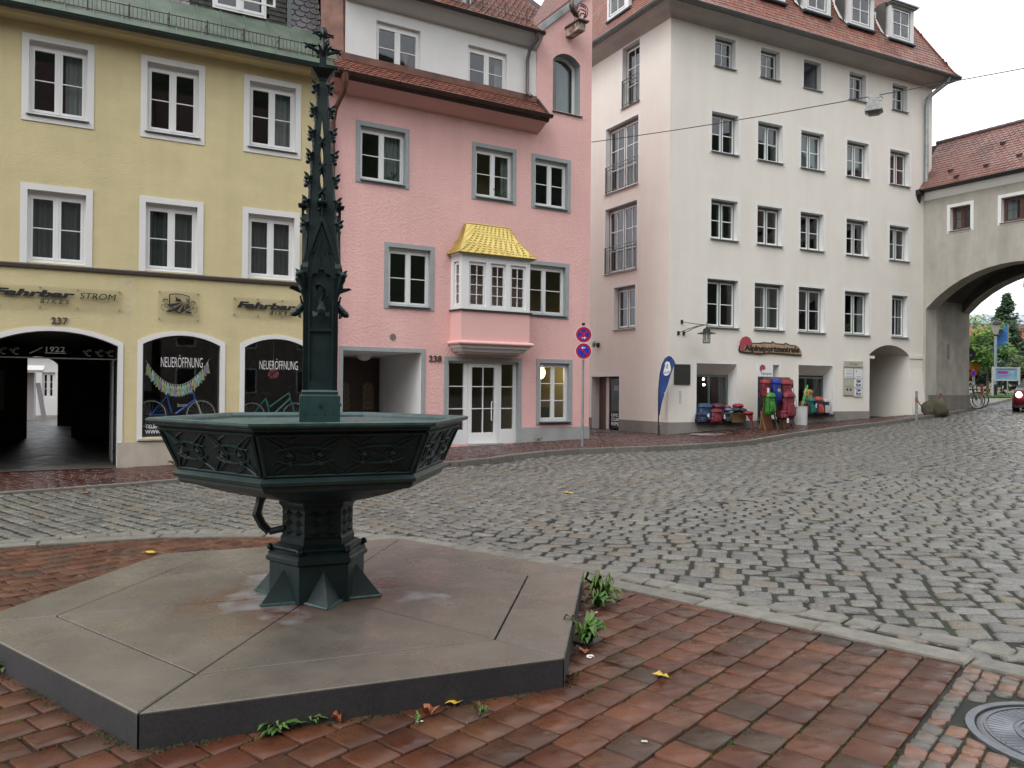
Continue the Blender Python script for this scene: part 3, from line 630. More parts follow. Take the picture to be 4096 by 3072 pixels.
# ------------------------------------------------------------ building helpers
YF = Fr((-8.37, 17.05), 61.3); PF = Fr((-4.493, 19.173), 59.2); CF = Fr((5.067, 26.0), 63.0); TF = Fr((5.067, 26.0), 152.0); GF = Fr((16.267, 31.707), 148.0)
def arc_pts(s0, s1, zs, rise, n=14, back=False):
    """points of a flat arch from (s0,zs) over the crown to (s1,zs)"""
    if rise <= 0: return [(s0, zs), (s1, zs)]
    h = (s1-s0)/2; R = (h*h+rise*rise)/(2*rise); out = []
    for i in range(n+1):
        a = s0+(s1-s0)*i/n; out.append((a, zs+rise-(R-math.sqrt(max(R*R-(a-(s0+s1)/2)**2, 0)))))
    return out
def hole(s0, s1, z0, z1, rise=0., d=.14): return dict(s0=s0, s1=s1, z0=z0, z1=z1, rise=rise, d=d)
def wall(F, s0, s1, z0, z1, holes, mat, parent, name='wall', n=0., rev=None, top=None, reveal_name='reveal'):
    """wall sheet with real openings (flat or arched) and their reveals"""
    mb = MB(); rv = MB(); S = sorted(set([s0, s1]+[v for h in holes for v in (h['s0'], h['s1'])])); Z = sorted(set([z0, z1]+[v for h in holes for v in (h['z0'], h['z1']+h['rise'])]))
    S = [v for v in S if s0 <= v <= s1]; Z = [v for v in Z if z0 <= v <= z1]
    for a, b in zip(S[:-1], S[1:]):
        for c, d in zip(Z[:-1], Z[1:]):
            m, k = (a+b)/2, (c+d)/2
            if any(h['s0'] < m < h['s1'] and h['z0'] < k < h['z1']+h['rise'] for h in holes): continue
            mb.quad(F.p(a, n, c), F.p(b, n, c), F.p(b, n, d), F.p(a, n, d))
    for h in holes:
        A = arc_pts(h['s0'], h['s1'], h['z1'], h['rise']); zt = h['z1']+h['rise']
        if h['rise'] > 0:
            for (a, za), (b, zb) in zip(A[:-1], A[1:]): mb.quad(F.p(a, n, za), F.p(b, n, zb), F.p(b, n, zt), F.p(a, n, zt))
        out = [(h['s0'], h['z0'])]+A+[(h['s1'], h['z0'])]; d = h['d']
        if h.get('noreveal'): continue
        ds = h.get('splay', 0.)
        inn = [(a, min(z, h['z1']-ds) if ds else z) for a, z in out]
        for i in range(len(out)):
            if i == len(out)-1 and h.get('nosill'): continue
            j = (i+1) % len(out); (a, za), (b, zb) = out[i], out[j]; (c, zc), (e, ze) = inn[i], inn[j]
            rv.quad(F.p(a, n, za), F.p(b, n, zb), F.p(e, n-d, ze), F.p(c, n-d, zc))
        rv.build(reveal_name, rev or mat, parent); rv = MB()
    o = mb.build(name, mat, parent)
    return o
def band(F, pts_out, pts_in, n0, n1, mb):
    """strip between two outlines of equal length, raised from the wall"""
    for i in range(len(pts_out)-1):
        a, b, c, d = pts_out[i], pts_out[i+1], pts_in[i+1], pts_in[i]
        mb.quad(F.p(a[0], n1, a[1]), F.p(b[0], n1, b[1]), F.p(c[0], n1, c[1]), F.p(d[0], n1, d[1]))
        mb.quad(F.p(a[0], n0, a[1]), F.p(b[0], n0, b[1]), F.p(b[0], n1, b[1]), F.p(a[0], n1, a[1]))
        mb.quad(F.p(d[0], n1, d[1]), F.p(c[0], n1, c[1]), F.p(c[0], n0, c[1]), F.p(d[0], n0, d[1]))
def surround(F, o, i, mat, parent, rise=0., rise_i=None, n1=.018, bottom=True, name='surround'):
    """flat raised border; o,i = (s0,s1,z0,z1) outer and inner"""
    mb = MB()
    if rise or rise_i:
        po = [(o[0], o[2])]+arc_pts(o[0], o[1], o[3], rise)+[(o[1], o[2])]; pi = [(i[0], i[2])]+arc_pts(i[0], i[1], i[3], rise_i or rise)+[(i[1], i[2])]
        band(F, po, pi, -.01, n1, mb)
    else:
        po = [(o[0], o[2]), (o[0], o[3]), (o[1], o[3]), (o[1], o[2])]; pi = [(i[0], i[2]), (i[0], i[3]), (i[1], i[3]), (i[1], i[2])]
        if bottom: po.append(po[0]); pi.append(pi[0])
        band(F, po, pi, -.01, n1, mb)
    return mb.build(name, mat, parent)
def window(F, parent, r, depth=.12, frame=.055, sash=.05, mull=.03, nv=1, rows=(.5,), fm=None, sm=None, gm=None, casements=2, sill=None, silln=.05, sillo=.04, sur=None, surw=.13, topx=.02, room=.0, curtain=None, botx=0., bar=.022, name='window', blind=None, n0=0., label=None, surn=.018, surbot=True, roommat=None, roomd=1.6):
    """casement window in an opening r=(s0,s1,z0,z1); children: pane, sill, surround, curtain"""
    s0, s1, z0, z1 = r; fm = fm or WHT; sm = sm or WHT; gm = gm or GLASS; nb = n0-depth
    fr = MB(); fr.box(F, s0, s0+frame, nb-.06, nb, z0, z1); fr.box(F, s1-frame, s1, nb-.06, nb, z0, z1)
    fr.box(F, s0+frame, s1-frame, nb-.06, nb, z1-frame-topx, z1); fr.box(F, s0+frame, s1-frame, nb-.06, nb, z0, z0+frame+botx)
    a0, a1, b0, b1 = s0+frame, s1-frame, z0+frame+botx, z1-frame-topx
    o = None; sm_mb = MB() if sm is not fm else fr; w = (a1-a0)/casements
    for c in range(casements):
        x0, x1 = a0+c*w, a0+(c+1)*w
        if c: fr.box(F, x0-mull/2, x0+mull/2, nb-.05, nb+(.012 if sm is not fm else .02), b0, b1); x0 += mull/2
        if c < casements-1: x1 -= mull/2
        g = .002
        sm_mb.box(F, x0+g, x0+sash, nb-.05, nb+.008, b0+g, b1-g); sm_mb.box(F, x1-sash, x1-g, nb-.05, nb+.008, b0+g, b1-g)
        sm_mb.box(F, x0+sash, x1-sash, nb-.05, nb+.008, b1-sash, b1-g); sm_mb.box(F, x0+sash, x1-sash, nb-.05, nb+.008, b0+g, b0+sash*1.1)
        for t in rows:
            z = b0+sash*1.1+(b1-b0-2.1*sash)*t; sm_mb.box(F, x0+sash, x1-sash, nb-.035, nb, z-bar/2, z+bar/2)
        for k in range(1, nv):
            x = x0+sash+(x1-x0-2*sash)*k/nv; sm_mb.box(F, x-bar/2, x+bar/2, nb-.034, nb-.001, b0+sash*1.1, b1-sash)
    o = fr.build(name, fm, parent)
    if label: o['label'] = label
    if sm is not fm: sm_mb.build('sash', sm, o)
    MB().quad(F.p(a0+.01, nb-.02, b0+.01), F.p(a1-.01, nb-.02, b0+.01), F.p(a1-.01, nb-.02, b1-.01), F.p(a0+.01, nb-.02, b1-.01)).build('pane', gm, o)
    if sill:
        sb = MB(); sb.prof(F, [(nb-.01, z0+.005), (nb-.01, z0-.012), (n0+silln, z0-.03), (n0+silln, z0-.045), (n0+silln+.006, z0-.045), (n0+silln+.006, z0-.022)], s0-sillo, s1+sillo); sb.build('sill', sill, o)
    if sur: surround(F, (s0-surw, s1+surw, z0-surw*.8, z1+surw), r, sur, o, n1=surn, bottom=surbot)
    if curtain:
        for q, (c0, c1, zc) in enumerate(curtain if isinstance(curtain, list) else [curtain]):
            n = max(4, int((c1-c0)*(s1-s0)*30)); cb = MB(); u = [s0+(s1-s0)*(c0+(c1-c0)*i/n) for i in range(n+1)]
            dn = [nb-.15-.02*math.sin(i*1.9+random.random()) for i in range(n+1)]
            for i in range(n): cb.quad(F.p(u[i], dn[i], z0+(z1-z0)*zc), F.p(u[i+1], dn[i+1], z0+(z1-z0)*zc), F.p(u[i+1], dn[i+1], z1), F.p(u[i], dn[i], z1))
            cb.build('curtain', blind or CURT, o)
    # the room behind
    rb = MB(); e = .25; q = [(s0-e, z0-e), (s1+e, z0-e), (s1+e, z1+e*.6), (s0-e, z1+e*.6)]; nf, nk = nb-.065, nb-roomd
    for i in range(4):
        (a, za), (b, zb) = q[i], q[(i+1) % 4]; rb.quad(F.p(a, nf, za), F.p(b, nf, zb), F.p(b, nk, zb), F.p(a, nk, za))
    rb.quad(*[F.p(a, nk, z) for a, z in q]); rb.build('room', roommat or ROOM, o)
    return o
def tiles(name, mat, parent, Fq, s0, s1, prof, tw=.18, th=.15, inside=None, rnd=True, lift=.016, skew=None):
    """beaver-tail tiles on a slope; prof: list of (n,z) from eave to ridge; one mesh"""
    L = [0]; P = [Vector((a, b)) for a, b in prof]
    for i in range(1, len(P)): L.append(L[-1]+(P[i]-P[i-1]).length)
    def at(t):
        for i in range(1, len(P)):
            if t <= L[i] or i == len(P)-1:
                k = (t-L[i-1])/(L[i]-L[i-1]); return P[i-1].lerp(P[i], k), (P[i]-P[i-1]).normalized()
    rows = int(L[-1]/th); V, Fc, T = [], [], []; nn = 5 if rnd else 2
    mb = MB()
    for r in range(rows+1):
        t = r*th; (q, d) = at(min(t, L[-1]-1e-4)); (q2, d2) = at(min(t+th*1.25, L[-1])); nr = Vector((d.y*-1, d.x)); 
        if nr.y < 0: nr = -nr
        lo, hi = s0, s1
        k = int((hi-lo)/tw)+2; off = (r % 2)*tw*.5
        for c in range(k):
            a = lo+c*tw-off; b = a+tw*.97
            if b < lo or a > hi: continue
            a, b = max(a, lo), min(b, hi)
            if b-a < .02: continue
            if inside and not inside((a+b)/2, q.y): continue
            tn = random.random(); j = random.uniform(-.004, .004)
            def pt(s, tt, l):
                qq = q+d*tt; return Fq.p(s, qq.x+nr.x*(l+j), qq.y+nr.y*(l+j))
            m = (a+b)/2; w = (b-a)/2
            edge = [(m-w*math.cos(math.pi*i/(nn-1)), -(.35*tw*math.sin(math.pi*i/(nn-1)) if rnd else 0)) for i in range(nn)]
            top = [pt(s, y, lift) for s, y in edge]+[Fq.p(b, q2.x, q2.y), Fq.p(a, q2.x, q2.y)]
            bot = [pt(s, y, lift-.016) for s, y in edge]
            n = len(top); base = list(top)+bot
            fs = [tuple(range(n))]+[(i, i+1, n+i+1, n+i) for i in range(nn-1)]
            mb.add(base, [tuple(f) for f in fs], tn)
    return mb.build(name, mat, parent)
RT = [(.235, .075, .045), (.28, .095, .055), (.20, .07, .05), (.25, .12, .085), (.30, .11, .07), (.22, .08, .055), (.27, .14, .11), (.17, .07, .055)]
TIL = M('red_roof_tiles', (0, 0, 0), (.42, .45, .42), sc=.7, rough=.42, r2=.6, bump=.1, bs=60, tone=RT, thr=(.45, .72), det=6)
TILW = M('wet_gate_tiles', (0, 0, 0), (.5, .45, .5), sc=.9, rough=.28, r2=.42, tone=[(.22, .09, .065), (.26, .12, .09), (.19, .10, .085), (.24, .14, .12), (.20, .08, .06)], thr=(.45, .7))
TILE_U = M('tile_underlay', (.05, .03, .025), (.03, .02, .018), sc=8, rough=.9)
SLT = M('grey_fish_scale_tiles', (0, 0, 0), (.6, .55, .6), sc=3, rough=.35, tone=[(.13, .12, .125), (.17, .155, .15), (.115, .105, .115), (.15, .14, .12)])
SHG = M('dark_wood_shingles', (0, 0, 0), (.5, .5, .5), sc=3, rough=.75, tone=[(.035, .034, .032), (.06, .058, .052), (.025, .025, .025), (.075, .07, .06)])
def halfpipe(name, pts_fn, r, mat, parent, k=8):
    """open half-round gutter along a line; pts_fn: list of centres (Vector)"""
    mb = MB(); P = [Vector(p) for p in pts_fn]; t = (P[-1]-P[0]).normalized(); x = t.cross(Vector((0, 0, 1))).normalized(); z = Vector((0, 0, 1))
    def rg(p, rr): return [p+x*math.cos(math.pi*i/k)*rr-z*math.sin(math.pi*i/k)*rr for i in range(k+1)]
    mb.loops([rg(p, r) for p in P], closed=False, cap=False); mb.loops([rg(p, r*.9) for p in P], closed=False, cap=False)
    for p in (P[0], P[-1]): mb.add(rg(p, r), [tuple(range(k+1))])
    for s in (1, -1): mb.tube([P[0]+x*r*s, P[-1]+x*r*s], .012, 5)
    n = int((P[-1]-P[0]).length/.8)
    for i in range(1, n):      # clips
        c = P[0].lerp(P[-1], i/n); mb.loops([rg(c-t*.012, r*1.06), rg(c+t*.012, r*1.06)], closed=False, cap=False)
    return mb.build(name, mat, parent, smooth=True)
def shell(F, s0, s1, z0, z1, depth, mat, parent, left=True, right=True, name='side_wall'):
    mb = MB()
    if left: mb.quad(F.p(s0, 0, z0), F.p(s0, -depth, z0), F.p(s0, -depth, z1), F.p(s0, 0, z1))
    if right: mb.quad(F.p(s1, 0, z0), F.p(s1, -depth, z0), F.p(s1, -depth, z1), F.p(s1, 0, z1))
    mb.quad(F.p(s0, -depth, z0), F.p(s1, -depth, z0), F.p(s1, -depth, z1), F.p(s0, -depth, z1))
    return mb.build(name, mat, parent)

# ============================================================ YELLOW HOUSE
yb = thing('yellow_house', 'yellow plastered house with white framed windows, arched gateway and green copper eave', 'building', YF.o)
F = YF
ycols = [(-4.02, -2.72), (-1.84, -.54), (.35, 1.65), (2.49, 3.79)]; yrows = [(7.02, 8.79), (4.10, 5.745)]
W_ = []
for zi, (z0, z1) in enumerate(yrows):
    for s0, s1 in ycols: W_.append((s0+.125, s1-.125, z0+.155 if zi == 0 else z0+.05, z1-.125, zi))
H = [hole(a, b, c, d) for a, b, c, d, _ in W_]
GATE = hole(-2.37, -.03, -.3, 2.48, .28, .30); GATE['nosill'] = True
SHA = hole(.45, 2.04, .53, 2.55, .21, .10); SHB = hole(2.57, 4.02, .53, 2.55, .21, .10)
wall(F, -12, 4.42, -.3, 9.3, H+[GATE, SHA, SHB], YEL, yb, rev=WHP)
MB().quad(F.p(-12, 0, -.3), F.p(-12, -8.6, -.3), F.p(-12, -8.6, 9.3), F.p(-12, 0, 9.3)).build('outer_wall', YEL, yb)
MB().quad(F.p(4.42, 0, -.3), F.p(4.42, -8.6, -.3), F.p(4.42, -8.6, 9.3), F.p(4.42, 0, 9.3)).build('party_wall', YEL, yb)
YC = [[(.55, 1., .0)], [(.62, .98, 0)], None, [(.55, .95, 0)], None, [(0.02, .98, 0)], [(.02, .98, .0)], [(.02, .98, 0)]]
for i, (a, b, c, d, zi) in enumerate(W_):
    cu = YC[i]
    window(F, yb, (a, b, c, d), depth=.12, frame=.048, sash=.048, mull=.05, rows=(.5,), topx=.06, botx=.02, bar=.02, sill=DRK if zi == 0 else None,
           sur=None, curtain=cu, blind=CURD if zi == 1 else CURT)
    o = bpy.data.objects[-1] if False else None
mb = MB()
sv = []
for i, (a, b, c, d, zi) in enumerate(W_):
    par = [o for o in yb.children if o.name.startswith('window')][i]
    s0, s1 = ycols[i % 4]; z0, z1 = yrows[zi]
    surround(F, (s0, s1, z0 if zi == 0 else 4.12, z1), (a, b, c if zi == 0 else 4.12, d), WHP, par, bottom=(zi == 0))
# string course, plinth
MB().prof(F, [(.0, 4.02), (.05, 4.03), (.06, 4.09), (.0, 4.12)], -12, 4.40).build('string_course', plain('brown_course', (.075, .06, .055)), yb)
mb = MB()
for a, b in ((-12, -2.47), (.0, .0)):
    if b > a: mb.box(F, a, b, -.05, .012, -.3, .41)
mb.box(F, -.03, 4.41, -.02, .014, -.3, .43)
mb.build('plinth', PLB, yb)
surround(F, (-2.47, .07, .42, 2.55), (-2.37, -.03, .42, 2.48), WHP, yb, rise=.30, rise_i=.28, name='gateway_surround')
# gateway tunnel
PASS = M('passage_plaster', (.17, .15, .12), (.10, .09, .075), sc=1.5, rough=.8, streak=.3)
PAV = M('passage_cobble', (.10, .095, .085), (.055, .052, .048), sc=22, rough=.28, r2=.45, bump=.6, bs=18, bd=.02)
mb = MB(); ys = F
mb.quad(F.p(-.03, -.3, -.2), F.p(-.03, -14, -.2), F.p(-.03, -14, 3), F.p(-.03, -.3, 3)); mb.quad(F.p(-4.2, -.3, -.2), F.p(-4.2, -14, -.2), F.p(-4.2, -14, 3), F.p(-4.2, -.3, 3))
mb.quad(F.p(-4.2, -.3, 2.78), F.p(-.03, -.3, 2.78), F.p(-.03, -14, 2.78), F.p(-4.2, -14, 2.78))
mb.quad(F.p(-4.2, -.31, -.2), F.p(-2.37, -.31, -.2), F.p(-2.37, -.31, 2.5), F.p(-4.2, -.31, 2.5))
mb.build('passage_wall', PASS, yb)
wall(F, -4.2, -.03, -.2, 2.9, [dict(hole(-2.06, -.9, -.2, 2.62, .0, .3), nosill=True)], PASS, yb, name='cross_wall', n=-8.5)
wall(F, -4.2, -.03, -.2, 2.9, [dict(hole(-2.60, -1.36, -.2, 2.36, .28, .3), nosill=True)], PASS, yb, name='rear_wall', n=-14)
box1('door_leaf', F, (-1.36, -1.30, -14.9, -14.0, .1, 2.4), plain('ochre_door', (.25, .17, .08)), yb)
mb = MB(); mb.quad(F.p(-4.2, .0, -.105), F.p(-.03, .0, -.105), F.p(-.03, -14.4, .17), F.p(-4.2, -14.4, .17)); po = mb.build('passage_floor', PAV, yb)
# folded lattice gate against the right jamb
mb = MB()
for k in range(12): mb.box(F, -.12, -.095, -.36-k*.12, -.34-k*.12, -.03, 2.2)
for z in (.02, .25, 1.1, 2.15): mb.box(F, -.125, -.09, -1.75, -.32, z, z+.05)
mb.build('folded_gate', plain('grey_gate_steel', (.16, .17, .17), .5), yb)
box1('notice_panel', F, (-3.9, -2.62, -8.46, -8.44, .9, 2.05), plain('notice_grey', (.55, .55, .54)), yb)
# wrought iron tympanum with the year
ti = MB(); ti.box(F, -2.36, -.04, -.19, -.17, 2.19, 2.215)
for cx in (-2.15, -1.93, -.62, -.40, -.2):
    ti.tube([F.p(cx+.07*math.sin(t*2.2), -.18, 2.24+.045*t+.03*math.cos(t*3)) for t in np.linspace(0, 3.6, 14)], .006, 4)
    ti.tube([F.p(cx+.05+.05*math.cos(t), -.18, 2.33+.07*math.sin(t)) for t in np.linspace(.5, 5.5, 12)], .006, 4)
tio = ti.build('iron_tympanum', plain('weathered_iron', (.09, .085, .075), .6), yb)
text(F, '1922', (-1.36, -1.02, 2.33, 2.44), -.18, plain('light_iron', (.20, .195, .18)), 'year_letters', tio)
MB().box(F, -1.38, -1.0, -.185, -.17, 2.30, 2.312).build('year_bar', MATS['light_iron'], tio)
MB().tube([F.p(-1.66, -.18, 2.28), F.p(-1.42, -.18, 2.42)], .008, 5).build('hammer_emblem', MATS['light_iron'], tio)
# shop windows
BFR = plain('dark_bronze_frame', (.05, .035, .025), .4)
def shopwin(h, label):
    s0, s1, z0, z1, r = h['s0'], h['s1'], h['z0'], h['z1'], h['rise']; n = -.10
    po = [(s0, z0)]+arc_pts(s0, s1, z1, r)+[(s1, z0)]; pi = [(s0+.035, z0+.035)]+arc_pts(s0+.035, s1-.035, z1-.01, r-.03)+[(s1-.035, z0+.035)]
    mb = MB(); band(F, po+[po[0]], pi+[pi[0]], n-.06, n, mb); o = mb.build('shop_window', BFR, yb)
    o['label'] = label
    mb = MB(); pts = [F.p(a, n-.03, z) for a, z in pi]; mb.add(pts, [tuple(range(len(pts)))]); mb.build('pane', GLASSC, o)
    surround(F, (s0-.105, s1+.105, .45, z1+.07), (s0, s1, .45, z1), WHP, o, rise=r+.02, rise_i=r)
    MB().box(F, s0-.08, s1+.08, -.05, .05, .46, .50).build('sill', plain('stone_sill', (.48, .45, .40)), o)
    rb = MB(); a, b = s0-.12, s1+.12
    rb.quad(F.p(a, -.17, z0-.02), F.p(b, -.17, z0-.02), F.p(b, -3, z0-.02), F.p(a, -3, z0-.02)); rb.quad(F.p(a, -.17, 2.9), F.p(b, -.17, 2.9), F.p(b, -3, 2.9), F.p(a, -3, 2.9))
    for q in (a, b): rb.quad(F.p(q, -.17, z0-.02), F.p(q, -3, z0-.02), F.p(q, -3, 2.9), F.p(q, -.17, 2.9))
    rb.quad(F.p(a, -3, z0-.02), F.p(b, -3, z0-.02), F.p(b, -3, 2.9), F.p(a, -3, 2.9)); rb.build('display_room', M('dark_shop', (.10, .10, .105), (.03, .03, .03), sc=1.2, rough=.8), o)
    return o
swA = shopwin(SHA, 'shop window with a blue bicycle and tassel garland'); swB = shopwin(SHB, 'shop window with a pink paper pompom')
text(F, 'NEUERÖFFNUNG', (.82, 1.68, 2.06, 2.33), -.095, SIGW, 'window_lettering', swA, bold=-.012)
text(F, 'NEUERÖFFNUNG', (2.92, 3.80, 2.05, 2.30), -.095, SIGW, 'window_lettering', swB, bold=-.012)
text(F, 'TELEFON\nWWW.FAHRBAR', (.52, 1.28, .60, .80), -.095, SIGW, 'phone_lettering', swA, bold=.01)
# eave: copper skirt, gutter, snow guard
mb = MB(); mb.quad(F.p(-12, .46, 9.16), F.p(4.66, .46, 9.16), F.p(4.60, -.8, 10.46), F.p(-12, -.8, 10.46)); 
mb.quad(F.p(4.66, .46, 9.16), F.p(4.66, .0, 9.0), F.p(4.60, -.8, 10.0), F.p(4.60, -.8, 10.46)); mb.build('copper_skirt', CPG, yb)
mb = MB(); s = -11.7
while s < 4.6: mb.prof(F, [(.46, 9.165), (.46, 9.195), (-.8, 10.495), (-.8, 10.465)], s-.011, s+.011); s += .53
mb.prof(F, [(.47, 9.12), (.49, 9.17), (.44, 9.20)], -12, 4.66)
mb.build('standing_seams', plain('seam_green', (.10, .16, .115), .5), yb)
MB().prof(F, [(0, 9.0), (.34, 9.02), (.42, 9.12), (0, 9.12)], -12, 4.42).build('soffit', YEL, yb)
halfpipe('gutter', [F.p(-12, .44, 9.15), F.p(4.66, .44, 9.17)], .095, GUT, yb)
mb = MB()
for z, n in ((9.46, .20), (9.70, .20)): mb.tube([F.p(-12, n, z), F.p(4.45, n, z)], .011, 5)
s = -11.9
while s < 4.4: mb.tube([F.p(s, .20, 9.46), F.p(s, .20, 9.70)], .006, 4); s += .085
s = -11.6
while s < 4.4:
    mb.box(F, s-.014, s+.014, .19, .215, 9.36, 9.74); mb.tube([F.p(s, .19, 9.66), F.p(s, -.05, 9.68)], .009, 4); mb.tube([F.p(s, .20, 9.38), F.p(s, .26, 9.33)], .009, 4); s += .78
mb.build('snow_guard', plain('rusty_iron', (.055, .032, .022), .7), yb)
# dormer wall with shingles and its window
tiles('shingle_wall', SHG, yb, F, 1.45, 3.62, [(-.80, 10.40), (-.83, 12.6)], tw=.10, th=.12, rnd=False, lift=.02, inside=lambda s, z: not (1.86 < s < 3.16 and 10.5 < z < 12.0))
MB().box(F, 1.45, 3.62, -3, -.87, 10.3, 12.6).build('dormer_body', plain('dark_dormer', (.03, .03, .03)), yb)
window(F, yb, (1.90, 3.12, 10.50, 12.0), depth=-.04, frame=.05, sash=.06, mull=.05, rows=(), n0=-.80, sur=WHP, surw=.05, curtain=[(.03, .97, 0)], blind=M('green_curtain', (.16, .20, .15), rough=.9), roomd=.12, label='dormer window with a pale curtain')
MB().box(F, 3.62, 3.72, -2, -.76, 10.42, 12.8).build('zinc_flashing', plain('zinc_flash', (.13, .15, .15), .45), yb)
tiles('fish_scale_roof', SLT, yb, F, 3.72, 4.48, [(-.80, 10.42), (-1.75, 13.0)], tw=.25, th=.17, lift=.03)
mb = MB(); mb.quad(F.p(-12, -.8, 10.44), F.p(4.5, -.8, 10.44), F.p(4.5, -1.9, 13.2), F.p(-12, -1.9, 13.2)); mb.quad(F.p(-12, -1.9, 13.2), F.p(4.5, -1.9, 13.2), F.p(4.5, -8.6, 13.3), F.p(-12, -8.6, 13.3))
mb.quad(F.p(4.5, -.8, 9.3), F.p(4.5, -8.6, 9.3), F.p(4.5, -8.6, 13.3), F.p(4.5, -1.9, 13.2)); mb.quad(F.p(-12, -8.6, 9.3), F.p(4.5, -8.6, 9.3), F.p(4.5, -8.6, 13.3), F.p(-12, -8.6, 13.3)); mb.build('roof', TILE_U, yb)
tiles('roof_tiles', SLT, yb, F, -12, 1.4, [(-.79, 10.42), (-1.88, 13.2)], tw=.22, th=.17, lift=.03)
# wall anchors and repaired patches
mb = MB()
for s, z in ((-1.05, 3.72),): pass
pt = MB()
for cx, cz, rx, rz in ((.16, 3.86, .10, .07), (.16, 3.50, .05, .05), (.17, 3.27, .07, .10)):
    pt.prism(F, [(cx+rx*math.cos(t)*(1+.15*math.sin(3*t)), cz+rz*math.sin(t)*(1+.2*math.sin(4*t+1))) for t in np.linspace(0, 6.28, 19)[:-1]], .0, .003)
pt.build('plaster_patch', plain('pale_patch', (.62, .55, .38), .9), yb)
# ---- signs: acrylic plates with raised letters
def sign(label, r, bolts, cat='sign'):
    t = thing('sign_plate', label, cat, F.p((r[0]+r[1])/2, .02, r[2])); MB().quad(F.p(r[0], .035, r[2]), F.p(r[1], .035, r[2]), F.p(r[1], .035, r[3]), F.p(r[0], .035, r[3])).build('plate', ACR, t); eg = MB()
    for a, b, c, d in ((r[0], r[1], r[2], r[2]+.004), (r[0], r[1], r[3]-.004, r[3]), (r[0], r[0]+.004, r[2]+.004, r[3]-.004), (r[1]-.004, r[1], r[2]+.004, r[3]-.004)): eg.box(F, a, b, .034, .038, c, d)
    eg.build('plate_edge', M('plate_edge', (.42, .39, .28), rough=.4), t)
    for s in bolts:
        for z in (r[2]+.025, r[3]-.025):
            MB().disc(F, s, z, .012, .0, .05, 8).build('bolt', SLL, t)
    return t
t = sign('wide acrylic bicycle shop sign with the extra word STROM, over the gateway', (-2.9, .03, 3.22, 3.66), (-2.2, -1.47, -.80, -.02))
text(F, 'Fahrbar', (-2.30, -.84, 3.44, 3.585), .042, SIGN, 'lettering', t, bold=.05, shear=.25, ext=.012)
text(F, 'STROM', (-.76, -.08, 3.445, 3.575), .042, SIGN, 'lettering', t, shear=.2, bold=.0, ext=.012)
text(F, 'B I K E S', (-1.47, -.95, 3.315, 3.40), .042, SIGN, 'lettering', t, shear=.2, bold=.005, ext=.012)
t = sign('second bicycle shop sign, partly hidden by the fountain spire', (2.30, 4.28, 3.25, 3.68), (2.33, 2.85, 3.4, 3.92))
text(F, 'Fahrbar', (2.38, 3.72, 3.435, 3.585), .042, SIGN, 'lettering', t, bold=.05, shear=.25, ext=.012)
text(F, 'BIKE', (3.80, 4.25, 3.44, 3.575), .042, SIGN, 'lettering', t, shear=.2, bold=.005, ext=.012)
text(F, 'B I K E S', (3.11, 3.62, 3.31, 3.40), .042, SIGN, 'lettering', t, shear=.2, bold=.005, ext=.012)
t = sign('square acrylic sign with a black mountain shield emblem between two leafy scrolls', (.74, 1.58, 3.08, 3.72), (.77, 1.55))
cx, cz = 1.165, 3.44; n_ = .042
def EM(x, y): return (cx+(x-1155)/1000*.62, cz+(600-y)/1000*.56)      # emblem drawing units to metres
mb = MB(); out = [EM(*q) for q in ((818, 225), (950, 190), (1100, 180), (1250, 190), (1380, 225), (1490, 265), (1490, 560), (1440, 700), (1350, 830), (1155, 970), (1000, 860), (880, 720), (818, 560))]
inn = [EM(*q) for q in ((855, 250), (960, 225), (1100, 215), (1250, 225), (1370, 255), (1460, 290), (1455, 560), (1405, 690), (1320, 800), (1155, 925), (1020, 830), (910, 700), (855, 560))]
band(F, out+[out[0]], inn+[inn[0]], n_, n_+.01, mb)
for pg in ([(1020, 280), (1110, 390), (1160, 370), (1210, 430), (1235, 490), (1040, 490), (1040, 380)], [(1350, 310), (1420, 400), (1450, 420), (1440, 530), (1400, 440)], [(875, 500), (1100, 480), (1430, 515), (1440, 535), (1300, 515), (1100, 495)],
           [(885, 590), (1300, 520), (915, 710)], [(975, 790), (1310, 520), (1080, 880)], [(1170, 920), (1330, 530), (1310, 820)], [(1370, 780), (1350, 530), (1420, 680)], [(1430, 640), (1370, 530), (1450, 580)],
           [(730, 600), (860, 620), (920, 740), (820, 700)], [(1480, 640), (1540, 620), (1500, 720), (1420, 760)], [(720, 910), (790, 840), (960, 820), (1000, 860), (860, 920)], [(1590, 950), (1530, 870), (1400, 850), (1340, 880), (1420, 930)]):
    mb.prism(F, [EM(*q) for q in pg], n_, n_+.008)
for sx in (1, -1):
    c = (690, 490) if sx > 0 else (1620, 530)
    mb.tube([F.p(*(lambda q: (q[0], n_+.004, q[1]))(EM(c[0]+sx*(95-12*t)*math.cos(t+.2), c[1]-(80-9*t)*math.sin(t+.2)))) for t in np.linspace(0, 4.6, 14)], [.004]+[.012]*6+[.009]*4+[.004]*3, 5)
    for k, (a, b) in enumerate(((590, 650), (680, 690), (570, 720), (575, 810), (640, 850), (700, 620))):
        q = EM(a if sx > 0 else 2310-a, b+(0 if sx > 0 else 50)); mb.ball(F.p(q[0], n_+.003, q[1]), .013, 4, (1, .4, 1))
    mb.tube([F.p(*(lambda q: (q[0], n_+.004, q[1]))(EM((620+t*300) if sx > 0 else (1690-t*300), 640+200*t+(0 if sx > 0 else 40)))) for t in np.linspace(0, 1, 6)], .005, 4)
mb.build('shield_emblem', SIGN, t)
hn = thing('house_number', 'bronze house number 237 above the arched gateway of the yellow house', 'house number', F.p(-1.12, 0, 2.9)); text(F, '237', (-1.27, -.97, 2.905, 3.04), .01, SIGB, 'digits', hn, bold=.012, ext=.02)
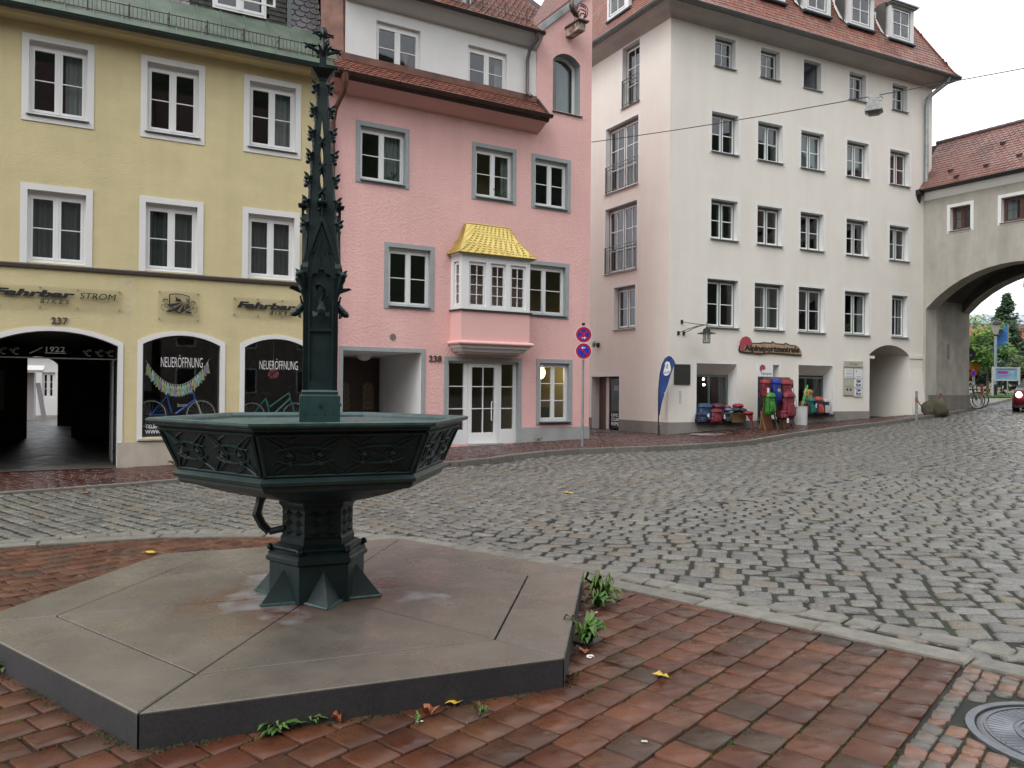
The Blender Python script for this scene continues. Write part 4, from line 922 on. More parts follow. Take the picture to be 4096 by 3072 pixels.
# ---- things in the shop windows
def bike(F, name, label, frame_m, group=None, step=.0, rimm=None, bask=False, fork=None, hb=0.):
    """bicycle in frame F: s along (front to +s), z up from the ground"""
    t = thing(name, label, 'bicycle', F.p(0, 0, 0), group); R = .33
    for wx in (-.52, .52):
        w_ = MB(); w_.tube([F.p(wx+R*math.cos(a), 0, R+R*math.sin(a)) for a in np.linspace(0, 2*math.pi, 29)[:-1]], .018, 6, closed=True); wo = w_.build('wheel', RUB, t, smooth=True)
        r_ = MB(); r_.tube([F.p(wx+(R-.03)*math.cos(a), 0, R+(R-.03)*math.sin(a)) for a in np.linspace(0, 2*math.pi, 25)[:-1]], .013, 5, closed=True)
        for k in range(18): a = k*math.pi/9; r_.tube([F.p(wx, .01*(-1)**k, R), F.p(wx+(R-.03)*math.cos(a), 0, R+(R-.03)*math.sin(a))], .0022, 3)
        r_.ball(F.p(wx, 0, R), .022, 4); r_.build('rim', rimm or M('pale_rim', (.5, .5, .5), rough=.35), wo, smooth=True)
    f = MB(); bb = (-.08, .29); st = (-.20, .74); hd = (.36, .80+hb); hl = (.39, .66+hb)
    pz = lambda q, n=0.: F.p(q[0], n, q[1])
    f.tube([pz(bb), pz(st)], .018, 7); f.tube([pz(st), pz((-.10, .66-step)), pz(hd)] if step else [pz(st), pz(hd)], .017, 7); f.tube([pz(bb), pz(hl)], .024, 7); f.tube([pz(hd), pz(hl)], .022, 7)
    for n in (-.035, .035): f.tube([pz((-.52, R), n), pz(bb, n*.5)], .010, 5); f.tube([pz((-.52, R), n), pz(st, n*.4)], .009, 5)
    f.build('frame', frame_m, t, smooth=True)
    k = MB()
    for n in (-.04, .04): k.tube([pz(hl, n*.3), pz((.47, .5), n), pz((.52, R), n)], .012, 6)
    k.build('fork', fork or frame_m, t, smooth=True)
    h = MB(); h.tube([pz(hd), pz((.35, .93+hb))], .013, 6); h.tube([pz((.30, .95+hb), -.28), pz((.37, .94+hb), -.1), pz((.37, .94+hb), .1), pz((.30, .95+hb), .28)], .012, 6); h.build('handlebar', BLK, t, smooth=True)
    s = MB(); s.tube([pz(st), pz((-.225, .86))], .012, 6); s.loops([[F.p(x, y*w, z) for y in (-1, 1)]+[F.p(x, w*y, z-.04) for y in (1, -1)] for x, w, z in ((-.36, .07, .90), (-.26, .065, .89), (-.14, .02, .885), (-.08, .015, .88))]); s.build('saddle', BLK, t)
    c = MB(); c.disc(F, bb[0], bb[1], .085, .03, .036, 16); c.tube([pz(bb, .05), pz((bb[0]+.12, bb[1]-.1), .055)], .009, 5); c.tube([pz(bb, -.05), pz((bb[0]-.12, bb[1]+.1), -.055)], .009, 5); c.build('crank', BLK, t)
    return t
BLU = plain('blue_gloss_paint', (.02, .17, .75), .25); TRQ = plain('turquoise_paint', (.08, .48, .42), .3)
bF = F.sub(1.18, -.42, .70-.02)
b1_ = bike(bF, 'bicycle', 'blue bicycle with white fork in the shop window behind the basin', BLU, fork=WHT, step=.0); text(bF, 'bom', (.02, .22, .50, .58), .026, SIGW, 'lettering', b1_, ext=.002)
box1('display_step', F, (.40, 2.08, -.9, -.2, .50, .69), plain('display_grey', (.05, .05, .05)), swA); box1('display_step', F, (2.5, 4.1, -1.3, -.45, .50, .62), MATS['display_grey'], swB)
bike(F.sub(3.42, -.85, .62), 'bicycle', 'turquoise bicycle in the right shop window beside the fountain column', TRQ, step=.12, hb=.08)
ga = thing('tassel_garland', 'string garland of pastel paper tassels hung across the blue bicycle window', 'garland', F.p(1.3, -.22, 1.9))
gx = lambda t: (.52+1.32*t, 2.20-1.75*t*(1-t)*1.28+(.06*t))
MB().tube([F.p(gx(t)[0], -.2, gx(t)[1]) for t in np.linspace(0, 1, 20)], .003, 4).build('string', SIGW, ga)
tc = [(.75, .68, .42), (.48, .72, .36), (.78, .78, .72), (.34, .68, .68), (.68, .68, .25), (.5, .42, .70)]
for k in range(25):
    t_ = .03+.94*k/24; x, z = gx(t_); m_ = M('tassel_%s' % 'abcdef'[k % 6], tc[k % 6], tuple(c*.6 for c in tc[k % 6]), sc=40, rough=.9, stretch=(1, 1, .1)); mb = MB()
    for q in range(9): mb.tube([F.p(x, -.2, z), F.p(x+random.uniform(-.03, .03), -.2+random.uniform(-.02, .02), z-.10), F.p(x+random.uniform(-.045, .045), -.2, z-.22-random.random()*.05)], [.006, .012, .010], 4)
    mb.build('tassel', m_, ga)
pp = thing('paper_pompom', 'pink paper pompom hanging in the right bicycle shop window', 'pompom', F.p(3.28, -.3, 1.95)); mb = MB()
for k in range(70):
    d = Vector((random.gauss(0, 1), random.gauss(0, 1), random.gauss(0, 1))).normalized(); e = d.orthogonal().normalized(); c = F.p(3.28, -.3, 1.95)
    mb.add([c+d*.03, c+d*.12+e*.03, c+d*.125-e*.03], [(0, 1, 2)])
mb.build('paper_petals', plain('pink_paper', (.55, .13, .16), .9), pp)
MB().tube([F.p(3.28, -.3, 2.0), F.p(3.28, -.3, 2.7)], .002, 3).build('thread', SIGW, pp)
# courtyard seen through the gateway
cy = thing('courtyard_building', 'white courtyard building with a blue lattice window seen through the gateway', 'building', F.p(-3, -24, .2))
wall(F, -12, 4, 0, 3.1, [hole(-2.15, -1.62, 1.0, 2.2)], M('white_court_wall', (.75, .75, .74), rough=.9), cy, n=-24)
box1('roof', F, (-12, 4, -25, -23.8, 3.1, 3.2), ZNC, cy)
window(F, cy, (-2.15, -1.62, 1.0, 2.2), depth=.1, n0=-24, rows=(.33, .66), nv=1, fm=WHT, roommat=plain('blue_room', (.03, .04, .12)))
ls = thing('courtyard_shed', 'grey lean-to shed with a sloping flat roof standing in the courtyard', 'shed', F.p(-4.3, -20, .15)); box1('wall', F, (-6.3, -2.28, -21, -19, .1, 2.12), M('shed_wall', (.42, .41, .40), rough=.9), ls)
MB().prof(F, [(-18.6, 2.12), (-21, 2.35), (-21, 2.45), (-18.6, 2.22)], -6.4, -1.95).build('roof', plain('shed_roof', (.5, .48, .45)), ls)
bd = MB().prism(F, [(-1.98, .2), (-1.80, .2), (-2.05, 1.7), (-2.22, 1.7)], -18.9, -18.82).build('leaning_board', plain('board_grey', (.35, .36, .38)))
tag(bd, 'grey board leaning by the shed in the courtyard behind the gateway', 'board')
co = MB().quad(F.p(-12, -14.3, .165), F.p(4, -14.3, .165), F.p(4, -24, .2), F.p(-12, -24, .2)).build('courtyard_ground', PAV); co['kind'] = 'structure'
# ============================================================ PINK HOUSE
pb = thing('pink_house', 'pink roughcast house with a golden roofed bay window and grey window borders', 'building', PF.o)
F = PF
PO = [(.72, 2.12, 6.67, 8.2), (3.93, 5.29, 6.67, 8.2), (5.8, 7.1, 6.66, 8.18), (1.49, 2.85, 3.62, 5.29)]
wins = [(a+.11, b-.10, c+.10, d-.11) for a, b, c, d in PO]
P22 = (5.62, 6.97, 3.73, 5.11); P31 = (6.13, 7.12, .74, 2.38); DOOR = (3.28, 5.42, .18, 2.37); NICHE = (.45, 2.52, .0, 2.55); AW = hole(6.48, 7.42, 9.52, 10.95, .24, .28)
H = [hole(*q) for q in wins]+[hole(*P22), hole(*P31, d=.12), dict(hole(*DOOR, d=.10), nosill=True), dict(hole(*NICHE, d=.0), noreveal=True)]
wall(F, 0, 7.83, -.4, 9.3, H, PNK, pb, rev=GRY)
wall(F, 5.94, 7.83, 9.3, 11.2, [AW], PNK, pb, rev=GRY, name='tower_wall')
mb = MB(); mb.add([F.p(5.94, 0, 11.2), F.p(7.83, 0, 11.2), F.p(7.83, 0, 13.1), F.p(7.5, 0, 13.1), F.p(5.94, 0, 11.75)], [(0, 1, 2, 3, 4)])
mb.quad(F.p(7.83, 0, -.4), F.p(7.83, -8, -.4), F.p(7.83, -8, 13.1), F.p(7.83, 0, 13.1)); mb.quad(F.p(5.94, 0, 8.8), F.p(5.94, -4, 8.8), F.p(5.94, -4, 11.75), F.p(5.94, 0, 11.75))
mb.quad(F.p(0, -8, -.4), F.p(7.83, -8, -.4), F.p(7.83, -8, 13.1), F.p(0, -8, 13.1)); mb.quad(F.p(0, 0, -.4), F.p(0, -8, -.4), F.p(0, -8, 12), F.p(0, 0, 9.2))
mb.build('gable_wall', PNK, pb)
PC = [[(.62, .98, 0)], [(.8, .98, 0)], None, None]
lab = [None]*4
for i, q in enumerate(wins): window(F, pb, q, depth=.11, frame=.045, sash=.045, mull=.045, rows=(.5,), topx=.05, sill=DRK, sillo=.0, sur=GRY, surw=.11, curtain=PC[i], roommat=ROOMW if i == 1 else None, roomd=.9 if i == 1 else 1.6)
window(F, pb, P22, depth=.11, frame=.045, sash=.045, mull=.045, rows=(.52,), topx=.05, sill=DRK, sur=GRY, surw=.11, roommat=ROOMW, roomd=1.2)
o = window(F, pb, P31, depth=.10, frame=.05, sash=.05, mull=.022, rows=(.34, .68), bar=.026, nv=1, casements=2, sill=DRK, silln=.08, sur=GRY, surw=.11, roommat=M('cafe_wall', (.30, .27, .2), rough=.9), label='ground floor window with a lit globe lamp inside', roomd=2.2)
# arched tower window with a curtain
aw = MB(); nb = -.28; po = [(6.48, 9.52)]+arc_pts(6.48, 7.42, 10.95, .24)+[(7.42, 9.52)]; pi = [(6.56, 9.60)]+arc_pts(6.56, 7.34, 10.88, .22)+[(7.34, 9.60)]
band(F, po+[po[0]], pi+[pi[0]], nb-.06, nb+.0, aw); ao = aw.build('arched_window', WHT, pb); ao['label'] = 'arched window with grey reveal and a pale curtain'
mb = MB(); P_ = [F.p(a, nb-.03, z) for a, z in pi]; mb.add(P_, [tuple(range(len(P_)))]); mb.build('pane', GLASS, ao)
mb = MB(); n = 12
for i in range(n): a = 6.86+.44*i/n; mb.quad(F.p(a, nb-.12-.03*math.sin(i*2), 9.55), F.p(a+.44/n, nb-.12-.03*math.sin(i*2+2), 9.55), F.p(a+.44/n, nb-.12-.03*math.sin(i*2+2), 11.2), F.p(a, nb-.12-.03*math.sin(i*2), 11.2))
mb.build('curtain', CURT, ao); MB().prof(F, [(-.28, 9.52), (.05, 9.49), (.05, 9.475), (-.28, 9.50)], 6.46, 7.5).build('sill', DRK, ao)
mb = MB(); e = [(6.3, 9.3), (7.6, 9.3), (7.6, 11.5), (6.3, 11.5)]
for i in range(4): (a, za), (b, zb) = e[i], e[(i+1) % 4]; mb.quad(F.p(a, -.35, za), F.p(b, -.35, zb), F.p(b, -1.6, zb), F.p(a, -1.6, za))
mb.quad(*[F.p(a, -1.6, z) for a, z in e]); mb.build('room', ROOM, ao)
# plinth
box1('plinth', F, (5.53, 7.845, -.02, .016, -.3, .585), GRL, pb); box1('plinth', F, (2.64, 3.17, -.02, .016, -.3, .55), GRL, pb)
# entrance door with sidelights
surround(F, (3.17, 5.53, .1, 2.48), (3.28, 5.42, .1, 2.37), GRY, pb, bottom=False, name='door_surround')
df = MB(); nb = -.10; z0, z1 = .17, 2.37; xs_ = [3.28, 3.42, 3.86, 3.93, 4.80, 4.87, 5.30, 5.42]
for a, b in ((3.28, 3.36), (3.80, 3.92), (4.83, 4.95), (5.33, 5.42)): df.box(F, a, b, nb-.07, nb, z0, z1)
for a, b in ((3.36, 3.80), (3.92, 4.83), (4.95, 5.33)): df.box(F, a, b, nb-.069, nb-.001, z1-.06, z1)
for a, b in ((3.36, 3.80), (4.95, 5.33)):
    df.box(F, a, b, nb-.068, nb-.002, z0, z0+.38)
    for z in (1.11, 1.70): df.box(F, a, b, nb-.05, nb-.004, z-.013, z+.013)
dfo = df.build('door_frame', WHT, pb)
MB().quad(F.p(3.30, nb-.04, z0), F.p(5.40, nb-.04, z0), F.p(5.40, nb-.04, z1), F.p(3.30, nb-.04, z1)).build('pane', GLASS, dfo)
dr = MB()
for a, b in ((3.93, 4.03), (4.72, 4.82)): dr.box(F, a, b, nb-.03, nb+.03, z0+.01, z1-.065)
dr.box(F, 4.03, 4.72, nb-.03, nb+.03, z1-.155, z1-.065); dr.box(F, 4.03, 4.72, nb-.03, nb+.03, z0+.01, z0+.30)
dr.box(F, 4.364, 4.386, nb-.02, nb+.02, z0+.30, z1-.155)
for z in (1.11, 1.70): dr.box(F, 4.03, 4.72, nb-.021, nb+.021, z-.013, z+.013)
dro = dr.build('door', WHT, pb); hd = MB(); hd.tube([F.p(4.66, nb+.03, .78), F.p(4.60, nb+.09, .80), F.p(4.60, nb+.09, 1.28), F.p(4.66, nb+.03, 1.30)], .014, 6); hd.box(F, 4.74, 4.79, nb+.03, nb+.045, .80, 1.30); hd.build('handle', WHT, dro, smooth=True)
box1('door_step', F, (3.9, 4.9, -.12, .14, .05, .185), GRL, pb)
rb = MB(); a, b = 3.1, 5.6
rb.quad(F.p(a, -.18, .17), F.p(b, -.18, .17), F.p(b, -3, .17), F.p(a, -3, .17)); rb.quad(F.p(a, -.18, 2.5), F.p(b, -.18, 2.5), F.p(b, -3, 2.5), F.p(a, -3, 2.5)); rb.quad(F.p(a, -3, .17), F.p(b, -3, .17), F.p(b, -3, 2.5), F.p(a, -3, 2.5))
for q in (a, b): rb.quad(F.p(q, -.18, .17), F.p(q, -3, .17), F.p(q, -3, 2.5), F.p(q, -.18, 2.5))
rb.build('cafe_room', ROOMW, pb)
# lit globe lamp inside the small window
gl = thing('globe_lamp', 'warm lit oval globe lamp hanging behind the lower right window of the pink house', 'lamp', F.p(6.62, -.75, 2.3)); MB().ball(F.p(6.62, -.75, 2.12), .15, 8, (1, 1, 1.25)).build('globe', M('lit_globe', (.9, .7, .4), emit=(1, .72, .32, 14)), gl, smooth=True)
tube1('cord', [F.p(6.62, -.75, 2.3), F.p(6.62, -.75, 2.6)], .006, BLK, gl)
# chairs seen as dark shapes in the cafe
for k, s in enumerate((6.32, 6.95)):
    c = MB(); c.box(F, s-.2, s+.2, -1.05, -1.0, .70, 1.12); c.box(F, s-.2, s+.2, -1.0, -.65, .55, .60)
    for dx in (-.18, .18): c.box(F, s+dx-.015, s+dx+.015, -1.03, -1.0, .2, .7); c.box(F, s+dx-.015, s+dx+.015, -.68, -.65, .2, .55)
    tag(c.build('cafe_chair', plain('dark_chair', (.03, .04, .035))), ('left' if k == 0 else 'right')+' dark chair behind the lit cafe window', 'chair')
# entrance niche with a dark carved door
surround(F, (.35, 2.63, -.1, 2.65), (.45, 2.52, -.1, 2.55), GRY, pb, bottom=False, name='niche_surround')
mb = MB(); D = -2.6
mb.quad(F.p(.45, 0, -.1), F.p(.45, D, -.1), F.p(.45, D, 2.55), F.p(.45, 0, 2.55)); mb.quad(F.p(2.52, 0, -.1), F.p(2.40, D, -.1), F.p(2.40, D, 2.50), F.p(2.52, 0, 2.55)); mb.quad(F.p(.45, 0, 2.55), F.p(2.52, 0, 2.55), F.p(2.40, D, 2.50), F.p(.45, D, 2.50)); mb.quad(F.p(.45, D, -.1), F.p(2.40, D, -.1), F.p(2.40, D, 2.50), F.p(.45, D, 2.50))
mb.build('niche_wall', WHP, pb); mb = MB(); mb.quad(F.p(.45, 0, .10), F.p(2.52, 0, .14), F.p(2.4, D, .2), F.p(.45, D, .2)); mb.build('niche_floor', GRL, pb)
db = MB(); db.box(F, 1.0, 2.38, D, D+.06, .2, 2.47)
for a, b in ((1.03, 1.68), (1.72, 2.36)):
    db.box(F, a+.1, b-.1, D+.06, D+.075, .3, .95)
    db.box(F, a, b, D+.06, D+.07, 1.95, 2.40)
nd = db.build('carved_door', WOOD, pb)
for a in (1.355, 2.04):
    g = MB(); pts = [(a-.15, 1.02)]+arc_pts(a-.15, a+.15, 1.68, .12)+[(a+.15, 1.02)]; g.prism(F, pts, D+.06, D+.085); g.build('door_light', M('amber_glass', (.12, .10, .075), rough=.25), nd)
    g = MB()
    for k in range(4):
        for s in (1, -1): g.tube([F.p(a+s*(.03+.09*abs(math.sin(t))), D+.095, 1.06+k*.17+t/math.pi*.17) for t in np.linspace(0, math.pi, 7)], .009, 4)
    for s in (-.15, 0, .15): g.tube([F.p(a+s, D+.095, 1.02), F.p(a+s, D+.095, 1.70)], .008, 4)
    g.build('door_scroll', plain('ochre_iron', (.30, .19, .08), .5), nd)
gp = thing('ceiling_globe', 'white half globe ceiling lamp in the entrance niche of the pink house', 'lamp', F.p(1.66, -2.0, 2.5)); MB().ball(F.p(1.62, -1.7, 2.50), .20, 7, (1, 1, .7)).build('lamp_shade', M('opal_glass', (.72, .72, .70), rough=.3), gp, smooth=True)
# bay window
def bayring(o, z, r=0.): return [F.p(3.34-o*.9, 0, z), F.p(3.40-o, .50+o, z), F.p(5.47+o, .50+o, z), F.p(5.54+o*.9, 0, z)]
MB().loops([bayring(0, 2.86), bayring(0, 3.66)], closed=False, cap=True).build('bay_lower_wall', PNKS, pb)
mb = MB(); mb.loops([bayring(.02, 2.78), bayring(.06, 2.775), bayring(.085, 2.80), bayring(.095, 2.825), bayring(.085, 2.855), bayring(.06, 2.88), bayring(0, 2.885)], closed=False); mb.build('bay_moulding', PNKS, pb)
mb = MB(); mb.loops([bayring(-.22, 2.55), bayring(-.20, 2.60), bayring(-.10, 2.61), bayring(-.04, 2.70), bayring(.0, 2.705), bayring(.03, 2.775)], closed=False, cap=True); mb.build('bay_corbel', WHP, pb)
mb = MB(); mb.loops([bayring(.0, 3.655), bayring(.05, 3.66), bayring(.05, 3.69), bayring(.0, 3.70)], closed=False, cap=True); mb.build('bay_sill', DRK, pb)
bw = MB(); n_ = .50; zb, zt = 3.69, 5.12; sol = [(3.40, 3.62), (4.12, 4.26), (4.72, 4.86), (5.34, 5.47)]
opn = [(3.62, 4.12), (4.26, 4.72), (4.86, 5.34)]
for a, b in sol: bw.box(F, a, b, n_-.05, n_, zb, zt)
for a, b in opn: bw.box(F, a, b, n_-.05, n_-.001, 4.93, zt); bw.box(F, a, b, n_-.05, n_-.001, zb, 3.77)
SF1 = Fr((F.p(3.34, 0, 0).x, F.p(3.34, 0, 0).y), 0); sd = (F.p(3.40, .5, 0)-F.p(3.34, 0, 0)); SF1 = Fr((F.p(3.34, 0, 0).x, F.p(3.34, 0, 0).y), math.degrees(math.atan2(sd.x, sd.y)))
Ls = sd.length; bw.box(SF1, 0, .13, -.05, .0, zb, zt); bw.box(SF1, Ls-.13, Ls, -.05, .0, zb, zt); bw.box(SF1, .13, Ls-.13, -.049, -.001, 4.93, zt); bw.box(SF1, .13, Ls-.13, -.049, -.001, zb, 3.79)
# right side, mirrored
sr = (F.p(5.54, 0, 0)-F.p(5.47, .5, 0)); SR1 = Fr((F.p(5.47, .5, 0).x, F.p(5.47, .5, 0).y), math.degrees(math.atan2(sr.x, sr.y))); bw.box(SR1, 0, sr.length, -.05, .0, zb, zt)
bw.box(F, 3.3, 5.6, .0, .505, 5.10, 5.16)
bwo = bw.build('bay_window', WHT, pb); bwo['label'] = 'white glazed bay window under the golden roof'
for a, b in opn: window(F, pb, (a, b, 3.77, 4.93), depth=.02, n0=n_-.03, frame=.03, sash=.03, mull=.0, casements=1, nv=2, rows=(.25, .5, .75), bar=.018, name='bay_light', roomd=.02, roommat=None).parent = pb
window(SF1, pb, (.13, Ls-.13, 3.79, 4.93), depth=.02, n0=-.03, frame=.03, sash=.03, mull=0, casements=1, nv=1, rows=(.25, .5, .75), bar=.018, name='bay_light', roomd=.02)
for o in list(bpy.data.objects):
    if o.name.startswith('room') and o.parent and o.parent.name.startswith('bay_light'): bpy.data.objects.remove(o)
mb = MB(); q = [(3.5, 3.4), (5.4, 3.4), (5.4, 5.05), (3.5, 5.05)]; mb.quad(*[F.p(a, -1.5, z) for a, z in q]); mb.quad(F.p(3.45, .4, 3.70), F.p(5.4, .4, 3.70), F.p(5.4, -1.5, 3.7), F.p(3.45, -1.5, 3.7)); mb.quad(F.p(3.45, .4, 5.08), F.p(5.4, .4, 5.08), F.p(5.4, -1.5, 5.08), F.p(3.45, -1.5, 5.08))
mb.build('bay_room', ROOMW, pb)
GLD = M('gold_sheet', (0, 0, 0), (.8, .78, .7), sc=3, rough=.30, metal=.55, r2=.42, tone=[(.66, .50, .14), (.72, .56, .18), (.60, .45, .12)])
ev = [F.p(3.22, -.01, 5.14), F.p(3.26, .62, 5.14), F.p(5.60, .62, 5.14), F.p(5.68, -.01, 5.14)]; rg = [F.p(3.72, .02, 6.0), F.p(3.74, .10, 6.0), F.p(5.04, .10, 6.0), F.p(5.06, .02, 6.0)]
def curveprof(t): return t-.16*math.sin(math.pi*t)*1.0
mb = MB(); NR = 6
rings = []
for k in range(NR+1):
    t = k/NR; z = 5.14+(6.0-5.14)*t; w_ = t+.10*math.sin(math.pi*t)
    rings.append([Vector((a.x+(b.x-a.x)*w_, a.y+(b.y-a.y)*w_, z)) for a, b in zip(ev, rg)])
mb.loops(rings, closed=False, cap=True); gr = mb.build('bay_roof', GLD, pb)
gs = MB()       # diamond shingles laid on the gold roof: raised edges
for face in (0, 1, 2):
    for k in range(-8, 16):
        pts = []
        for m in range(NR+1):
            A, B = rings[m][face], rings[m][face+1]; u = (k/(11 if face == 1 else 3.2))+(m/NR)*(.42 if face == 1 else 1.0)
            if 0.0 <= u <= 1.0: pts.append(A.lerp(B, u)+Vector((0, 0, .006))+(F.n*.006 if face == 1 else F.e*(-.006)))
        if len(pts) > 1: gs.tube(pts, .0055, 4, tone=.1)
    for m in range(NR):
        for tt in (0., .5):
            r0, r1 = rings[m], rings[m+1]; n = 12 if face == 1 else 4
            for k in range(n):
                u0 = (k+.15+(m+tt)*.42)/n; u1 = u0+.45/n
                if u1 > 1: continue
                A = r0[face].lerp(r1[face], tt); B = r0[face+1].lerp(r1[face+1], tt); gs.tube([A.lerp(B, u0)+F.n*.007+Vector((0, 0, .006)), A.lerp(B, u1)+F.n*.007+Vector((0, 0, .002))], .006, 4, tone=.9)
gs.build('shingle_edges', M('gold_edges', (.36, .24, .06), rough=.5, metal=.5), gr)
mb = MB()
for i in (1, 2): mb.tube([r[i] for r in rings], .014, 5)
mb.tube([rg[1], rg[2]], .02, 6); mb.tube([ev[0], ev[1], ev[2], ev[3]], .014, 5); mb.build('roof_ridge', GLD, gr)
# vent and house number
vt = MB(); vt.disc(F, 1.74, 2.92, .085, .0, .006, 20); vo = vt.build('vent_grille', plain('vent_grey', (.20, .18, .15), .7), pb)
hn = thing('house_number', 'bronze house number 238 on the pink wall left of the glazed door', 'house number', F.p(2.92, 0, 2.33)); text(F, '238', (2.73, 3.09, 2.33, 2.49), .008, SIGB, 'digits', hn, bold=.012, ext=.02)
# lower eave: cove, fascia, gutter, tile strip, copper flashing
E1 = 6.05
MB().prof(F, [(-.01, 8.76), (.12, 8.78), (.34, 8.90), (.44, 8.96), (-.01, 8.97)], .0, E1-.05).build('cove', PNKS, pb)
MB().prof(F, [(0, 8.965), (.46, 8.965), (.50, 9.04), (.0, 9.04)], .0, E1).build('fascia', BRN, pb)
halfpipe('gutter', [F.p(.05, .60, 9.08), F.p(E1+.02, .60, 9.10)], .075, BRN, pb)
mb = MB(); mb.quad(F.p(.0, .56, 9.045), F.p(E1, .56, 9.045), F.p(E1-.05, -.04, 9.60), F.p(.0, -.04, 9.60)); mb.add([F.p(E1, .56, 9.04), F.p(E1, 0, 9.04), F.p(E1, -.04, 9.6)], [(0, 1, 2)]); mb.build('strip_underlay', TILE_U, pb)
tiles('eave_tiles', M('clay_eave_tiles', (0, 0, 0), (.5, .5, .5), sc=2, rough=.5, tone=[(.24, .085, .055), (.28, .10, .065), (.21, .075, .05), (.19, .08, .055)]), pb, F, .05, E1-.06, [(.58, 9.08), (-.03, 9.62)], tw=.17, th=.125, lift=.03)
MB().prof(F, [(.0, 9.58), (.03, 9.60), (.02, 9.78), (-.05, 9.78)], .35, 5.94).build('copper_flashing', CPR, pb)
MB().prof(F, [(.56, 9.10), (.60, 9.14), (-.02, 9.76), (-.03, 9.60)], E1-.10, E1-.04).build('verge_sheet', plain('dark_verge', (.06, .045, .04), .5), pb)
# white dormer storey
DW = [(1.23, 2.42, 9.60, 10.78), (3.80, 4.99, 9.60, 10.76)]
wall(F, .43, 5.94, 9.55, 11.3, [hole(*q, d=.10) for q in DW], WHP, pb, name='dormer_wall', n=-.02)
for i, q in enumerate(DW): window(F, pb, q, depth=.09, gm=GLASS, n0=-.02, frame=.045, sash=.05, mull=.05, rows=(.5,), topx=.06, curtain=[(.78, .97, 0)] if i else None, label='upper window with a hanging orange leaf' if i == 0 else 'upper window with a pale curtain and a small figure')
lf = MB(); lf.add([F.p(2.03, -.20, 9.70), F.p(2.06, -.20, 10.0), F.p(1.98, -.2, 10.2), F.p(2.22, -.2, 10.25), F.p(2.12, -.2, 10.05), F.p(2.13, -.2, 9.85)], [(0, 1, 5), (1, 2, 3, 4), (1, 4, 5)]); tag(lf.build('leaf_ornament', plain('orange_leaf', (.35, .14, .04))), 'orange leaf shaped ornament hanging inside the upper left dormer window', 'ornament')
MB().prof(F, [(-.03, 11.08), (.10, 11.10), (.28, 11.28), (.36, 11.36), (.38, 11.46), (-.03, 11.46)], .43, 5.94).build('dormer_cove', M('grey_white_cove', (.52, .52, .51), rough=.85), pb)
halfpipe('dormer_gutter', [F.p(.40, .38, 11.40), F.p(5.95, .38, 11.42)], .07, plain('dark_brown_gutter', (.05, .035, .032), .4), pb)
mb = MB(); mb.quad(F.p(.43, -.02, 9.5), F.p(.43, -2.6, 9.5), F.p(.43, -2.6, 12.4), F.p(.43, -.02, 11.3)); mb.quad(F.p(.0, -.5, 9.55), F.p(.43, -.1, 9.55), F.p(.43, -.3, 12.2), F.p(.0, -.7, 12.2)); mb.build('copper_cheek', CPR, pb)
mb = MB(); mb.quad(F.p(.05, .36, 11.42), F.p(5.94, .36, 11.42), F.p(5.94, -3.5, 14.6), F.p(.05, -3.5, 14.6)); mb.quad(F.p(5.94, -.1, 11.83), F.p(7.6, -.1, 11.83), F.p(7.6, -3.5, 14.6), F.p(5.94, -3.5, 14.6)); mb.quad(F.p(.05, -3.5, 14.6), F.p(7.8, -3.5, 14.6), F.p(7.8, -8, 11), F.p(.05, -8, 11)); mb.build('roof', TILE_U, pb)
tiles('roof_tiles', TIL, pb, F, .1, 6.9, [(.36, 11.45), (-2.4, 13.78)], tw=.18, th=.15, lift=.03, inside=lambda s, z: s < 5.94 or z > 12.0)
MB().box(F, 2.75, 3.92, -1.2, -.12, 11.62, 13).build('white_dormer', WHP, pb)
MB().box(F, 2.62, 3.64, -1.1, -.02, 11.95, 12.0).build('dormer_ledge', DRK, pb)
tube1('dormer_pipe', [F.p(3.80, -.06, 11.5), F.p(3.80, -.06, 13)], .045, DRK, pb)
mb = MB()
for r in (0, 1, 2): mb.tube([F.p(4.05, .0-.05*r, 11.86+.13*r), F.p(5.75, .0-.05*r, 11.86+.13*r)], .010, 4)
s = 4.05
while s < 5.8: mb.tube([F.p(s, .0, 11.82), F.p(s, -.10, 12.14)], .007, 4); s += .11
for s in (4.2, 4.9, 5.6): mb.box(F, s-.012, s+.012, .0, .02, 11.72, 12.15)
mb.build('snow_guard', BRN, pb)
# tower gable verge and roof
mb = MB(); mb.add([F.p(5.80, .06, 11.60), F.p(5.94, .06, 11.52), F.p(7.9, .06, 13.25), F.p(7.9, .06, 13.45), F.p(5.8, -3, 11.6), F.p(5.94, -3, 11.52), F.p(7.9, -3, 13.25), F.p(7.9, -3, 13.45)], [(0, 1, 2, 3), (4, 5, 1, 0), (5, 6, 2, 1), (7, 4, 0, 3), (4, 7, 6, 5)]); mb.build('gable_verge', ZNC, pb)
mb = MB(); mb.quad(F.p(5.55, .0, 11.45), F.p(5.94, -.0, 11.62), F.p(7.85, -.03, 13.5), F.p(7.0, -.9, 13.5)); mb.build('tower_roof', M('dark_gable_tiles', (.20, .075, .055), (.10, .045, .04), sc=14, rough=.5, bump=.6, bs=20, bd=.03), pb)
# down pipes
tube1('downpipe', [F.p(5.72, .36, 11.36), F.p(5.74, .34, 11.22), F.p(5.62, .12, 10.95), F.p(5.60, .06, 10.7), F.p(5.60, .06, 9.82), F.p(5.66, .16, 9.68)], [.075, .055, .05, .05, .05, .055], plain('purple_brown_pipe', (.11, .085, .085), .35), pb, k=10)
tube1('downpipe', [F.p(.22, .58, 9.06), F.p(.24, .56, 8.86), F.p(.24, .50, 8.66), F.p(.14, .18, 8.30), F.p(.12, .09, 8.0), F.p(.12, .09, .2)], [.10, .09, .06, .055, .055, .055], CPR, pb, k=10)
